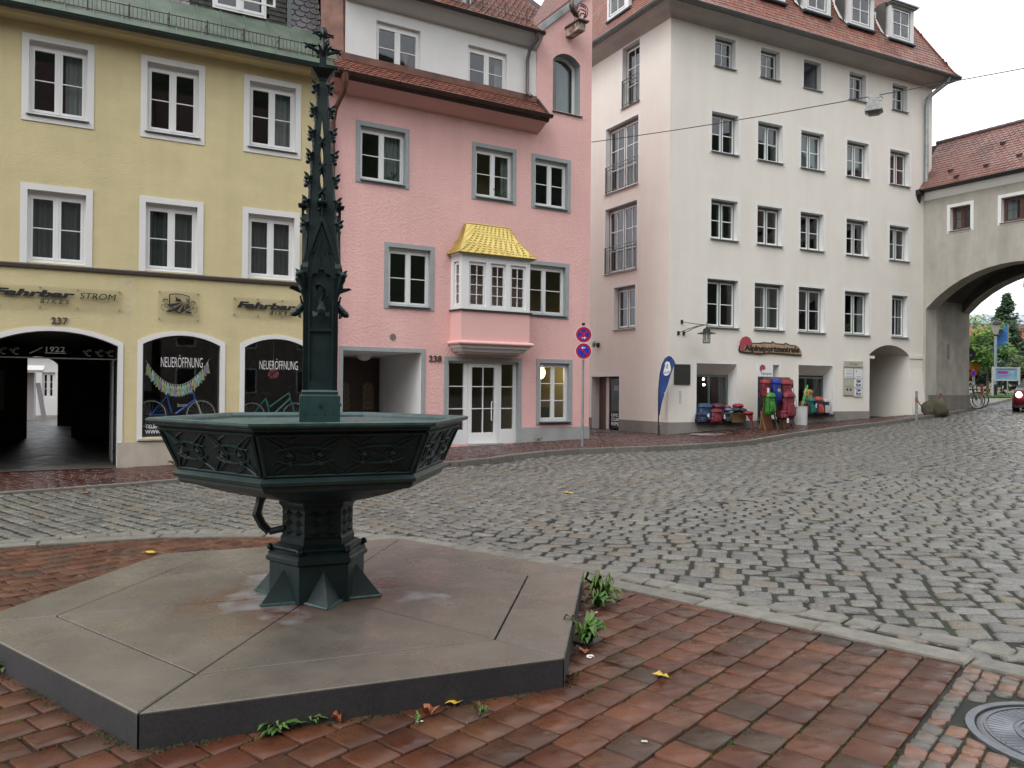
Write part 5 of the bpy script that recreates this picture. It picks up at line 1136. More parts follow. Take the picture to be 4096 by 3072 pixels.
# ---- rooster on its box, high on the tower
rb_ = thing('rooster_box', 'old wooden bracket box with a metal rooster standing above it on the pink tower', 'bracket', F.p(7.0, 0, 11.7))
BX = Fr((F.p(7.02, .0, 0).x, F.p(7.02, .0, 0).y), F.az-90)   # runs outward from the wall
MB().box(F, 6.90, 7.14, .0, .62, 11.66, 11.90).build('box', M('weathered_white_wood', (.42, .38, .32), (.16, .07, .04), sc=7, rough=.8, thr=(.4, .6)), rb_); MB().box(F, 6.86, 7.22, .0, .70, 11.90, 11.94).build('lid', plain('brown_board', (.07, .055, .045)), rb_)
ro = thing('rooster_figure', 'dark metal rooster with curled tail feathers on the bracket box', 'rooster figure', F.p(7.02, .3, 11.94)); RM = M('dark_bronze', (.035, .035, .035), (.10, .06, .045), sc=10, rough=.4, metal=.5)
R = lambda a, z, n=0.: F.p(6.80+a, .34+n, 11.94+z)
mb = MB(); mb.tube([R(.30, .20), R(.22, .26), R(.12, .38), R(.06, .50), R(.08, .62), R(.12, .70)], [.03, .085, .095, .075, .045, .035], 9); mb.ball(R(.12, .72), .042, 5); mb.add([R(.085, .735), R(.085, .71), R(.035, .69), R(.1, .72, .01)], [(0, 1, 2), (1, 3, 2), (3, 0, 2)]); mb.add([R(.08, .76), R(.12, .81), R(.14, .77), R(.17, .80), R(.17, .73), R(.10, .74)], [(0, 1, 2, 3, 4, 5)])
bo = mb.build('body', RM, ro, smooth=True); mb = MB()
for r_, cx, cz in ((.20, .42, .42), (.16, .40, .40), (.12, .42, .34), (.08, .44, .28)): mb.tube([R(cx-r_*math.cos(t), cz+r_*math.sin(t), .02*math.sin(t*3)) for t in np.linspace(-.4, 4.0, 16)], [.016+.006*math.sin(i) for i in range(16)], 5)
mb.build('tail', RM, ro, smooth=True); mb = MB()
for s in (-.035, .035): mb.tube([R(.18, .24, s), R(.19, .10, s), R(.18, .01, s)], .010, 5); mb.tube([R(.12, .012, s), R(.24, .012, s)], .008, 4)
mb.build('legs', RM, ro, smooth=True)
# ============================================================ CREAM HOUSE
cb = thing('cream_house', 'tall cream plastered corner house with steep red tiled roof, dormers and grey window frames', 'building', CF.o)
F = CF
cols4 = [(1.61, 2.96), (3.71, 5.07), (5.81, 7.11), (8.16, 9.47), (10.75, 11.65)]; cols2 = [(1.75, 2.91), (3.81, 4.96), (5.87, 7.02), (8.22, 9.38), (10.59, 11.70)]; cols1 = [(1.86, 2.76), (3.91, 4.81), (5.97, 6.85), (8.32, 9.21), (10.69, 11.56)]
RW = [(cols1, 12.60, 13.60), (cols2, 9.70, 11.03), (cols2, 6.77, 8.10), (cols4, 3.80, 5.40)]
CW = [(a, b, z0, z1, i, j) for i, (cs, z0, z1) in enumerate(RW) for j, (a, b) in enumerate(cs)]
S1 = dict(hole(1.18, 2.92, .60, 2.55, 0, .42), splay=.36); S2 = dict(hole(3.88, 4.88, .66, 2.57, 0, .42), splay=.36); S3 = dict(hole(5.82, 7.54, .84, 2.59, 0, .42), splay=.36)
PA = dict(hole(9.52, 11.78, .3, 3.08, .38, 0), noreveal=True)
wall(F, 0, 13.05, -.1, 13.9, [hole(a, b, c, d, 0, .20) for a, b, c, d, _, _ in CW]+[S1, S2, S3, PA], CRM, cb, rev=CRS)
mb = MB(); mb.quad(F.p(13.05, 0, 0), F.p(13.05, -9, 0), F.p(13.05, -9, 13.9), F.p(13.05, 0, 13.9)); mb.quad(F.p(0, -9, 0), F.p(13.05, -9, 0), F.p(13.05, -9, 13.9), F.p(0, -9, 13.9)); mb.build('back_wall', CRM, cb)
GR = ['cream_house']
bl = {(1, 4): (REDB, .0), (1, 2): (M('green_blind', (.30, .37, .34), rough=.8), .05), (1, 3): (M('green_blind', (.3, .37, .34)), .3), (3, 1): (CURT, None), (2, 0): (CURD, None), (2, 4): (CURD, None)}
for a, b, c, d, i, j in CW:
    if (i, j) == (0, 2):      # open window: frame without sash
        mb = MB(); mb.box(F, a, a+.05, -.26, -.20, c, d); mb.box(F, b-.05, b, -.26, -.2, c, d); mb.box(F, a+.05, b-.05, -.26, -.2, d-.07, d); mb.box(F, a+.05, b-.05, -.26, -.2, c, c+.05); o = mb.build('window', TEA, cb); o['label'] = 'open top floor window without glass'
        mb = MB(); mb.quad(F.p(b-.04, -.26, c), F.p(b-.04, -.9, c), F.p(b-.04, -.9, d), F.p(b-.04, -.26, d)); mb.quad(F.p(a, -.26, d), F.p(b, -.26, d), F.p(b, -1, d-.15), F.p(a, -1, d-.15)); mb.quad(F.p(a-.2, -1.2, c), F.p(b, -1.2, c), F.p(b, -1.2, d), F.p(a-.2, -1.2, d)); mb.build('room', M('grey_white_room', (.35, .36, .4), rough=.9), o)
        MB().prof(F, [(-.2, c+.01), (.06, c-.02), (.06, c-.05), (-.2, c-.03)], a-.03, b+.06).build('sill', SLL, o); surround(F, (a-.08, b+.08, c-.06, d+.08), (a, b, c, d), CRS, o, n1=.004); continue
    one = i == 0 or (i == 3 and j == 4); k = bl.get((i, j)); cu = None
    if k: cu = [(.02, .98, k[1])] if k[1] is not None else [(.45, .75, 0)]
    elif i > 0 and random.random() < .6: cu = [(.0, .18, 0), (.82, 1., 0)]
    window(F, cb, (a, b, c, d), depth=.20, frame=.045, sash=.045, mull=.05, casements=1 if one else 2, nv=2 if one else 1, rows=(.5,), fm=TEA, sm=WHT, topx=.045, botx=0, bar=.028, sill=SLL, silln=.07, sillo=.04,
           sur=CRS, surw=.13 if i else .08, surn=.004, curtain=cu, blind=k[0] if k else (CURD if random.random() < .5 else CURT))
# tan side towards the alley
T = TF
TW = [(-2.66, -1.66, 11.62, 13.74), (-3.64, -1.70, 8.77, 11.14), (-3.64, -1.74, 5.84, 8.20), (-3.05, -1.80, 3.80, 5.29)]; TD = dict(hole(-4.44, -2.69, -.1, 2.12, 0, .35), nosill=True)
wall(T, -9, 0, -.1, 13.9, [hole(a, b, c, d, 0, .20) for a, b, c, d in TW]+[TD], CRM, cb, name='side_wall', rev=CRS)
mb = MB(); mb.quad(T.p(-9, 0, -.1), T.p(-9, -10, -.1), T.p(-9, -10, 13.9), T.p(-9, 0, 13.9)); mb.build('rear_side_wall', CRM, cb)
for i, (a, b, c, d) in enumerate(TW):
    window(T, cb, (a, b, c, d), depth=.18, frame=.06, sash=.045, mull=.06, casements=1 if i == 0 else 2, nv=1 if i == 3 else 2, rows=(.5,) if i == 3 else (.34, .67), fm=TEA, sm=WHT, topx=.05, bar=.026, sill=SLL, silln=.06, sur=CRS, surw=.13, surn=.004, curtain=[(.02, .98, 0)] if i < 3 else None, blind=M('reflection_blind', (.10, .055, .05), (.07, .04, .036), sc=25, rough=.8, stretch=(.2, .2, 1)),  # blind colour holds the red-brown reflection of the pink house in these panes
           label=['tall single French window under the eave', 'double French window with railing, upper', 'double French window with railing, lower', None][i] or 'plain window over the alley door')
    if i < 3:
        r = MB(); zt = c+(.95 if i else .95)
        for z in (zt, zt-.12, c+.07): r.tube([T.p(a+.02, .02, z), T.p(b-.02, .02, z)], .016 if z > zt-.2 else .012, 6)
        n = int((b-a)/.13)
        for k in range(n+1): s = a+.03+(b-a-.06)*k/n; r.tube([T.p(s, .02, c+.05), T.p(s, .02, zt-.12)], .008, 5)
        for s in (a+.02, b-.02): r.box(T, s-.018, s+.018, -.02, .035, c+.02, zt+.02)
        r.build('window_railing', SLL, cb)
surround(T, (-4.56, -2.57, .6, 2.24), (-4.44, -2.69, .6, 2.12), CRS, cb, n1=.004, bottom=False, name='door_surround')
# shop door with lettering
d_ = MB(); nb = -.35; d_.box(T, -4.44, -4.0, nb-.05, nb, 0, 2.12); dso = d_.build('shop_door_frame', plain('brown_frame', (.16, .12, .10)), cb)
d_ = MB(); d_.box(T, -3.98, -3.80, nb-.06, nb+.01, .02, 2.10); d_.build('white_post', CRS, dso)
dd = MB()
for a, b in ((-3.80, -3.74), (-2.76, -2.70)): dd.box(T, a, b, nb-.04, nb, .05, 2.10)
dd.box(T, -3.74, -2.76, nb-.04, nb, 2.03, 2.10); dd.box(T, -3.74, -2.76, nb-.04, nb, .05, .12); ddo = dd.build('shop_door', BLK, cb); ddo['label'] = 'dark glass shop door with the words LIVE. CLIMB. REPEAT.'
MB().quad(T.p(-3.74, nb-.02, .1), T.p(-2.76, nb-.02, .1), T.p(-2.76, nb-.02, 2.05), T.p(-3.74, nb-.02, 2.05)).build('pane', GLASSC, ddo)
text(T, 'LIVE.\nCLIMB.\nREPEAT.', (-3.66, -2.86, .34, .78), nb+.0, SIGW, 'door_lettering', ddo, bold=.03, ext=.002)
MB().tube([T.p(-2.86+.0, nb+.02, .86), T.p(-2.98, nb+.09, .90), T.p(-3.02, nb+.10, 1.06), T.p(-2.98, nb+.09, 1.2), T.p(-2.86, nb+.02, 1.24)], .014, 6).build('handle', ZNC, ddo, smooth=True)
for k, (a, z, w_, h_) in enumerate(((-3.52, 1.60, .28, .20), (-3.54, 1.32, .3, .26))): MB().box(T, a, a+w_, nb-.018, nb-.012, z, z+h_).build('poster', plain('poster_%s' % 'ab'[k], ((.35, .36, .36), (.06, .12, .13))[k]), ddo)
mb = MB(); mb.box(T, -4.45, -2.68, -.35, .3, -.1, .03); mb.build('door_step', GRP, cb)
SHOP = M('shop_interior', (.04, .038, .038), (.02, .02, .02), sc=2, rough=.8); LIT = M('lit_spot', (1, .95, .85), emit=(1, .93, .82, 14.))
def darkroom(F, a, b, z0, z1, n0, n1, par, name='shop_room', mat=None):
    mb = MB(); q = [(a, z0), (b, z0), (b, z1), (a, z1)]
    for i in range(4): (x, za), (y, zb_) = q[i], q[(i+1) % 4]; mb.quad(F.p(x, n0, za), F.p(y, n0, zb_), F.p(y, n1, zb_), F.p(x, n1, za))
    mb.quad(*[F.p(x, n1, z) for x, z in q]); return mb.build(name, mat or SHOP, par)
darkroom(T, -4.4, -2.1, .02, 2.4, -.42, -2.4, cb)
for s, z in ((-3.30, 1.92), (-2.85, 1.93)): MB().ball(T.p(s, -.8, z), .035, 5).build('spotlight', LIT, cb, smooth=True)
# shop windows of the long side
for k, (h, gs) in enumerate(((S1, (1.18, 2.92)), (S2, (3.88, 4.88)), (S3, (5.82, 7.54)))):
    z0, z1 = h['z0'], 2.55-.36; nb = -.42; a, b = gs; w_ = MB()
    w_.box(F, a, b, nb-.06, nb, z1-.07, z1); w_.box(F, a, b, nb-.06, nb, z0, z0+.06); w_.box(F, b-.06, b, nb-.06, nb, z0+.06, z1-.07); w_.box(F, a, a+.06, nb-.06, nb, z0+.06, z1-.07)
    if k != 1: m_ = a+(b-a)*(.52 if k == 0 else .47); w_.box(F, m_-.025, m_+.025, nb-.055, nb+.005, z0+.06, z1-.07)
    o = w_.build('shop_window', TEA, cb); o['label'] = ['first sports shop window with ceiling lights', 'narrow sports shop window behind the rack', 'third sports shop window behind the white bin'][k]
    MB().quad(F.p(a+.05, nb-.03, z0+.05), F.p(b-.05, nb-.03, z0+.05), F.p(b-.05, nb-.03, z1-.05), F.p(a+.05, nb-.03, z1-.05)).build('pane', GLASSC, o)
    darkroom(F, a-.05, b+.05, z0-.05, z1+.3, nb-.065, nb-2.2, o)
    surround(F, (a-.10, b+.10, z0+.02, h['z1']+.12), (a, b, z0+.02, h['z1']), CRS, o, n1=.004, bottom=False)
    MB().box(F, a-.03, b+.05, nb+.005, .10, z0-.05, z0+.0).build('sill', plain('slate_sill', (.13, .15, .14), .35), o)
    for s, zz in (((1.75, 2.02), (2.05, 1.9), (2.60, 2.05), (2.62, 1.85)) if k == 0 else ((7.0, 2.08),) if k == 2 else ((4.6, 2.0),)): MB().ball(F.p(s, nb-.9, zz), .04, 5).build('spotlight', LIT, o, smooth=True)
    if k == 0: box1('light_tube', F, (1.5, 2.1, nb-.8, nb-.74, 2.10, 2.14), LIT, o)
# plinth in steps
mb = MB()
for a, b, z in ((-.014, 1.17, .60), (1.17, 2.94, .555), (2.94, 3.87, .62), (3.87, 4.89, .61), (4.89, 5.81, .72), (5.81, 7.56, .79), (7.56, 9.52, .92)): box1('plinth', F, (a, b, -.02, .014, -.1, z), GRP, cb)
box1('plinth', T, (-2.69, .012, -.02, .014, -.1, .60), GRP, cb); box1('plinth', T, (-9, -4.44, -.02, .014, -.1, .60), GRP, cb)
# arched passage at the right end
mb = MB(); A = arc_pts(9.52, 11.78, 3.08, .38); D = -5
for (a, za), (b, zb_) in zip(A[:-1], A[1:]): mb.quad(F.p(a, 0, za), F.p(b, 0, zb_), F.p(b, D, zb_), F.p(a, D, za))
mb.quad(F.p(9.52, 0, .3), F.p(9.52, D, .3), F.p(9.52, D, 3.08), F.p(9.52, 0, 3.08)); mb.quad(F.p(11.78, 0, .3), F.p(11.78, -2.3, .3), F.p(11.78, -2.3, 3.08), F.p(11.78, 0, 3.08))
mb.build('arch_passage', CRM, cb)
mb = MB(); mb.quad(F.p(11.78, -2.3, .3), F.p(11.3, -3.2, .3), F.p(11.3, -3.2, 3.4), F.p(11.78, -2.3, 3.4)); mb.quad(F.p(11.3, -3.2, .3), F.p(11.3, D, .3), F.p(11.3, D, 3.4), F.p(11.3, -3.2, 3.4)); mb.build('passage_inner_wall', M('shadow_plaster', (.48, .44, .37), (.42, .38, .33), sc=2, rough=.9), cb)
mb = MB(); mb.box(F, 9.50, 9.80, -.3, -.002, 2.92, 3.02); mb.box(F, 11.74, 13.0, .0, .03, 2.97, 3.11); mb.build('impost', CRM, cb); mb = MB(); mb.prof(F, [(.0, .5), (.16, .5), (.10, 1.3), (.0, 2.6)], 11.785, 12.6); mb.build('buttress', CRM, cb)
# eaves and mansard roof
def ring_r(n, z):    # roof outline at overhang n (both street sides and the right end)
    c0 = F.p(0, 0, z)
    d = (F.n+T.n).normalized(); k = n/max(.3, d.dot(F.n))
    return [T.p(-9, n, z), F.p(0, 0, z)+d*k, F.p(13.05+n, n, z), F.p(13.05+n, -9, z)]
mb = MB(); mb.loops([ring_r(.0, 13.78), ring_r(.05, 13.82), ring_r(.16, 13.87), ring_r(.40, 13.93), ring_r(.60, 14.04), ring_r(.62, 14.10), ring_r(0, 14.12)], closed=False, cap=False); mb.build('eave_cove', M('grey_cove', (.42, .40, .375), (.37, .355, .335), sc=2, rough=.8), cb)
g = ring_r(.70, 14.12)
gm = MB()
for a, b in ((g[0], g[1]), (g[1], g[2]), (g[2], g[3])):
    t = (b-a).normalized(); x = t.cross(Vector((0, 0, 1))).normalized()
    rg_ = lambda p, r: [p+x*math.cos(math.pi*i/8)*r-Vector((0, 0, 1))*math.sin(math.pi*i/8)*r for i in range(9)]
    gm.loops([rg_(a, .09), rg_(b, .09)], closed=False, cap=False)
    for s in (1, -1): gm.tube([a+x*.09*s, b+x*.09*s], .013, 5)
    n = int((b-a).length/.75)
    for i in range(1, n): c = a.lerp(b, i/n); gm.loops([rg_(c-t*.012, .097), rg_(c+t*.012, .097)], closed=False, cap=False)
gm.build('gutter', M('zinc_gutter', (.10, .12, .12), (.14, .16, .16), sc=3, rough=.4, metal=.3), cb, smooth=True)
prof = [(.70, 14.10), (.52, 14.32), (.36, 14.62), (-1.25, 17.8), (-1.7, 18.6)]
mb = MB(); mb.loops([ring_r(n-.02, z-.01) for n, z in prof], closed=False, cap=False); r_ = ring_r(-1.72, 18.59); mb.add(r_, [(0, 1, 2, 3)]); mb.build('roof', TILE_U, cb)
def hipn(z): return np.interp(z, [p[1] for p in prof], [p[0] for p in prof])
kc = (F.n+T.n).normalized(); kk = 1/kc.dot(F.n)
def in_f(s, z): n = hipn(z); lo = (kc*kk*n).dot(F.e); return s > lo+.02 and s < 13.05+n-.02
def in_t(s, z): n = hipn(z); hi = (kc*kk*n).dot(T.e); return s < hi-.02
tiles('roof_tiles', TIL, cb, F, -1.2, 13.8, prof, tw=.185, th=.155, inside=in_f, lift=.022)
tiles('roof_tiles', TIL, cb, T, -9, 1.2, prof, tw=.185, th=.155, inside=in_t, lift=.022)
FE = Fr((F.p(13.05, 0, 0).x, F.p(13.05, 0, 0).y), F.az-90); 
tiles('roof_tiles', TIL, cb, FE, -.8, 7, [(n, z) for n, z in prof[:4]], tw=.185, th=.155, lift=.022, inside=lambda s, z: s > -hipn(z)+.02)
for idx in (1, 2): MB().tube([ring_r(n+.02, z+.01)[idx] for n, z in prof], .05, 6).build('hip_tiles', M('hip_red', (.20, .075, .05), (.14, .06, .045), sc=8, rough=.5), cb)
def dormer(Fd, a, b, z0, z1, nf=.17, lab=''):
    o = MB(); nb = -2.2; w_ = .10
    o.box(Fd, a, a+w_, nf-.08, nf, z0, z1); o.box(Fd, b-.18, b, nf-.08, nf, z0, z1); o.box(Fd, a+w_, b-.18, nf-.08, nf-.001, z1-.12, z1); o.box(Fd, a+w_, b-.18, nf-.08, nf-.001, z0, z0+.06)
    o.quad(Fd.p(a, nf-.08, z0), Fd.p(a, nb, z0+.3), Fd.p(a, nb, z1), Fd.p(a, nf-.08, z1)); o.quad(Fd.p(b, nf-.08, z0), Fd.p(b, nb, z0+.3), Fd.p(b, nb, z1), Fd.p(b, nf-.08, z1))
    o.add([Fd.p(a-.32, -.02, z0+.22), Fd.p(a, .05, z0+.02), Fd.p(a, -.6, z1), Fd.p(a-.1, -.7, z1)], [(0, 1, 2, 3)])
    d = o.build('dormer', WHP, cb); d['label'] = lab
    window(Fd, d, (a+w_, b-.18, z0+.06, z1-.12), depth=.03, n0=nf-.01, frame=.05, sash=.04, casements=1, nv=2, rows=(.5,), fm=TEA, sm=WHT, bar=.03, roomd=.5, name='dormer_window')
    r = MB(); r.box(Fd, a-.10, b+.10, nb, nf+.18, z1, z1+.05); r.box(Fd, a-.06, b+.06, nb, nf+.12, z1-.05, z1); r.build('roof', ZNC, d)
    MB().prof(Fd, [(nf+.03, z0-.10), (nf+.05, z0-.06), (nf+.0, z0), (nf-.2, z0), (nf-.2, z0-.1)], a-.05, b+.10).build('flashing', plain('blue_flashing', (.06, .085, .11), .4), d)
for q, l in (((3.75, 4.88, 15.33, 16.6), 'roof dormer cut by the upper picture edge, left'), ((5.86, 7.12, 15.33, 16.65), 'second roof dormer of the cream house'), ((8.10, 9.42, 15.30, 16.62), 'third roof dormer of the cream house'), ((10.35, 11.68, 15.25, 16.58), 'rightmost roof dormer before the hip')): dormer(F, *q, lab=l)
dormer(T, -3.15, -1.88, 14.86, 16.3, nf=.34, lab='roof dormer with balcony rails on the alley side')
# drain pipes
tube1('downpipe', [F.p(13.1, .66, 14.05), F.p(13.12, .60, 13.85), F.p(12.85, .30, 13.55), F.p(12.62, .13, 13.30), F.p(12.58, .10, 13.0), F.p(12.58, .10, 9.95), F.p(12.62, .16, 9.75), F.p(12.75, .22, 9.72)], .075, ZNC, cb, k=10)
# open passage floor is the pavement; plaque, lamps and signs
pl = MB(); pl.box(F, .24, .89, .0, .04, 1.84, 2.50); plo = pl.build('memorial_plaque', M('dark_bronze_plate', (.018, .02, .02), (.035, .035, .03), sc=14, rough=.5, bump=.3, bs=40)); tag(plo, 'plain dark square plaque mounted on the cream wall beside the corner', 'plaque')
nt_ = thing('wall_notice', 'small faint paper notice strip on the cream wall below the dark plaque', 'notice', F.p(.48, 0, 1.2)); box1('paper', F, (.46, .55, .0, .004, 1.22, 1.62), plain('faded_paper', (.60, .585, .55)), nt_)
for z in (1.62, 1.45, 1.22): box1('print_mark', F, (.47, .54, .004, .006, z-.02, z-.012), plain('faded_print', (.22, .2, .19)), nt_)
ln = thing('bracket_lantern', 'black wrought iron lantern on a curved wall bracket near the house corner', 'lantern', F.p(.7, 0, 3.5))
mb = MB(); n_ = .75; sx = .95
mb.box(F, .50, .58, .0, .03, 3.83, 3.96); mb.tube([F.p(.54, .02, 3.90), F.p(.72, n_*.45, 3.82), F.p(sx, n_+.05, 3.75)], .013, 6)
for s in (.40, .62): mb.box(F, s-.04, s+.04, .0, .03, 3.46, 3.58); mb.tube([F.p(s+(sx-s)*t, .02+n_*t, 3.52+.24*math.sin(t*math.pi/2)) for t in np.linspace(0, 1, 7)], .012, 6)
mb.tube([F.p(sx, n_, 3.76), F.p(sx+.0, n_-.05, 3.82), F.p(sx, n_, 3.86), F.p(sx, n_+.04, 3.80), F.p(sx, n_, 3.70)], .010, 5); mb.build('bracket', BLK, ln)
c = F.p(sx, n_, 0); cc = (c.x, c.y); mb = MB(); mb.lathe(cc, [(.01, 3.70), (.03, 3.68), (.11, 3.62), (.115, 3.57), (.12, 3.545), (.30, 3.485), (.30, 3.475), (.10, 3.49)], 18); mb.lathe(cc, [(.12, 3.19), (.12, 3.17), (.02, 3.165)], 6)
for k in range(6): a = k*math.pi/3; mb.tube([(cc[0]+.115*math.cos(a), cc[1]+.115*math.sin(a), 3.49), (cc[0]+.115*math.cos(a), cc[1]+.115*math.sin(a), 3.18)], .010, 5)
mb.build('lantern_cage', BLK, ln); mb = MB(); mb.lathe(cc, [(.10, 3.18), (.10, 3.48)], 6); mb.build('glass', GLASSC, ln); mb = MB()
for s in (-.045, .045): mb.tube([(cc[0]+s, cc[1], 3.45), (cc[0]+s, cc[1], 3.27)], .022, 7)
mb.build('lamp_tubes', M('frosted', (.7, .7, .68), rough=.3), ln)
sp = thing('wall_spotlight', 'small round grey spotlight fixed to the tan side wall above the alley', 'spotlight', T.p(-3.9, 0, 3.3)); cS = T.p(-4.15, .12, 3.33)
mb = MB(); mb.box(T, -4.02, -3.94, .0, .10, 3.20, 3.36); mb.build('mount', BLK, sp); mb = MB(); mb.ball(cS, .13, 6, (.55, 1, 1)); mb.build('lamp_head', ZNC, sp, smooth=True)
# carved wooden shop sign
ws = thing('wooden_shop_sign', 'carved rough wooden board sign with red mountain disc above the shop windows', 'sign', F.p(4.4, 0, 2.95))
bp = [(2.98, 3.05), (3.02, 2.98), (3.25, 2.945), (3.7, 2.93), (4.0, 2.91), (4.3, 2.96), (4.9, 2.95), (5.5, 2.93), (5.93, 2.92), (5.90, 3.06), (5.80, 3.20), (5.62, 3.29), (5.35, 3.30), (5.15, 3.36), (5.10, 3.32), (4.65, 3.33), (4.52, 3.39), (4.48, 3.34), (4.1, 3.35), (3.95, 3.32), (3.6, 3.31), (3.2, 3.30), (3.02, 3.2)]
MB().prism(F, bp, .0, .05).build('bark_edge', M('dark_bark', (.05, .045, .04), (.025, .022, .02), sc=20, rough=.9, bump=.5, bs=30), ws)
bi = [(4.45+(a-4.45)*.975, 3.13+(z-3.13)*.78) for a, z in bp]; MB().prism(F, bi, .05, .062).build('board', M('carved_board', (.30, .19, .10), (.46, .34, .22), sc=7, rough=.8, bump=.6, bs=25, bd=.02, stretch=(1, 1, 2.5)), ws)
cx, cz, r_ = 3.27, 3.24, .275; dk = [(cx+r_*math.cos(a), cz+r_*math.sin(a)) for a in np.linspace(R_(-20), R_(228), 26)]
MB().prism(F, dk+[(3.14, 2.99), (3.24, 3.30), (3.30, 3.14), (3.38, 3.24)], .062, .075).build('red_disc', plain('sign_red', (.42, .06, .085), .5), ws)
text(F, 'Alpinsportzentrale', (3.20, 5.78, 2.97, 3.235), .062, plain('burnt_letters', (.035, .02, .015), .8), 'carved_letters', ws, bold=.035, ext=.018)
# directory board
ds = thing('directory_board', 'beige directory board with company plates beside the arched passage', 'sign', F.p(8.6, 0, 1.6)); BEI = plain('beige_metal', (.47, .45, .37), .5)
box1('title_bar', F, (8.10, 9.10, .0, .05, 2.58, 2.79), BEI, ds); text(F, 'Färberhof', (8.40, 8.82, 2.64, 2.74), .05, plain('grey_letters', (.16, .16, .16)), 'title', ds, ext=.003)
box1('back_plate', F, (8.08, 9.12, .0, .03, 1.50, 2.54), BEI, ds)
PLW = M('white_plate', (.70, .71, .72), rough=.3); NAV = plain('navy_print', (.03, .035, .20), .4); GRE = plain('plate_print', (.15, .17, .25), .5)
def plate(a, b, z0, z1, mat=PLW, name='company_plate'):
    t = .02; pts = [(a+t, z0), (b-t, z0), (b, z0+t), (b, z1-t), (b-t, z1), (a+t, z1), (a, z1-t), (a, z0+t)]; o = MB().prism(F, pts, .03, .048).build(name, mat, ds); return o
p = plate(8.14, 8.56, 2.16, 2.50)
for z in (2.43, 2.34, 2.30, 2.21): box1('print_line', F, (8.20, 8.50, .048, .05, z, z+.012), GRE, p)
p = plate(8.66, 9.08, 2.14, 2.49); box1('print_line', F, (8.74, 8.77, .048, .05, 2.38, 2.45), GRE, p); box1('print_line', F, (8.74, 8.98, .048, .05, 2.20, 2.22), GRE, p)
plate(8.14, 8.56, 1.84, 2.13, BEI); p = plate(8.14, 8.56, 1.52, 1.81, BEI)
for s in (8.26, 8.44): MB().disc(F, s, 1.73, .045, .048, .056, 14).build('speaker_hole', BLK, p)
for z0, z1 in ((1.80, 2.11), (1.47, 1.77)):
    p = plate(8.66, 9.08, z0, z1); box1('navy_square', F, (8.74, 8.98, .048, .052, z0+.08, z1-.03), NAV, p)
    MB().tube([F.p(8.79+.04*math.cos(a), .055, z0+.19+.04*math.sin(a)) for a in np.linspace(1.5, 7.5, 14)], .010, 4).build('round_mark', SIGW, p)
    MB().tube([F.p(8.83, .055, z0+.10), F.p(8.90, .055, z0+.19), F.p(8.92, .055, z0+.12), F.p(8.96, .055, z0+.20)], .012, 4).build('zigzag_mark', SIGW, p)
    box1('print_line', F, (8.72, 9.02, .048, .05, z0+.04, z0+.055), NAV, p)

# ============================================================ GATE HOUSE over the road
gh = thing('gate_house', 'grey plastered gate building with a wide dark arch over the road and red tiled roof', 'building', GF.o)
G = GF; ga0, ga1, gz, gr_ = .12, 6.75, 4.95, 1.45
GW = [(1.06, 1.83, 7.88, 8.78), (2.94, 4.2, 7.88, 8.78), (5.4, 6.5, 7.88, 8.78)]
wall(G, -.12, 12, 0, 9.62, [hole(*q, d=.22) for q in GW]+[dict(hole(ga0, ga1, .2, gz, gr_, 0), noreveal=True)], GTE, gh, rev=WHP)
for i, q in enumerate(GW):
    window(G, gh, q, depth=.20, frame=.05, sash=.05, mull=.04, rows=(.5,), fm=WBR, sm=WBR, sill=plain('brown_sill', (.05, .03, .025), .4), silln=.05, sur=WHP, surw=.12, bar=.02, curtain=[(.0, .3, 0)], surn=.006)
def archsweep(mb, n0, n1, z_, rise, a0=ga0, a1=ga1):
    A = arc_pts(a0, a1, z_, rise, 24)
    for (a, za), (b, zb_) in zip(A[:-1], A[1:]): mb.quad(G.p(a, n0, za), G.p(b, n0, zb_), G.p(b, n1, zb_), G.p(a, n1, za))
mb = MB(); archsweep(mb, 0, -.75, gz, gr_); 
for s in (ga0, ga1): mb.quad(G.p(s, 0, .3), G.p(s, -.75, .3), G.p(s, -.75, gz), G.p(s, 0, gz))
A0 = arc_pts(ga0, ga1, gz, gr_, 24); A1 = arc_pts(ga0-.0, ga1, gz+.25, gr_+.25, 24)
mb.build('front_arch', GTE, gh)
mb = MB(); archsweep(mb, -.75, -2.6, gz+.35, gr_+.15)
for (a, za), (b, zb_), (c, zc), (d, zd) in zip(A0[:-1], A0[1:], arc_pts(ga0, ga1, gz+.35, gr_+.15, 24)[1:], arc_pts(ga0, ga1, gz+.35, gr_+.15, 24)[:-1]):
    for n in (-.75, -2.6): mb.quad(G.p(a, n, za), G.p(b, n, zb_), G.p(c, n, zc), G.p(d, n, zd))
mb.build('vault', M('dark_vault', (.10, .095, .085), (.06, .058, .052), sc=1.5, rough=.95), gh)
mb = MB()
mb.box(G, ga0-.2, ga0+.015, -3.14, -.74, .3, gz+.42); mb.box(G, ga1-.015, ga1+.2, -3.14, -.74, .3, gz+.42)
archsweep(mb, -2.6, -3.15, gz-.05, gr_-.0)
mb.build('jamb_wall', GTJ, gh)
box1('jamb_plinth', G, (ga0-.1, ga0+.035, -3.16, -.2, .3, 1.55), M('dark_jamb_plinth', (.17, .155, .13), (.12, .11, .095), sc=3, rough=.85), gh)
box1('jamb_slot', G, (ga0-.1, ga0+.025, -1.65, -1.5, 3.0, 3.6), plain('slot_brown', (.13, .11, .09)), gh)
wall(G, -.12, 12, 0, 9.62, [dict(hole(ga0, ga1, .2, gz-.05, gr_, 0), noreveal=True)], GTE, gh, name='rear_wall', n=-3.15)
MB().prof(G, [(0, 9.22), (.04, 9.24), (.14, 9.42), (.18, 9.52), (0, 9.54)], -.05, 12).build('cornice', CRS, gh)
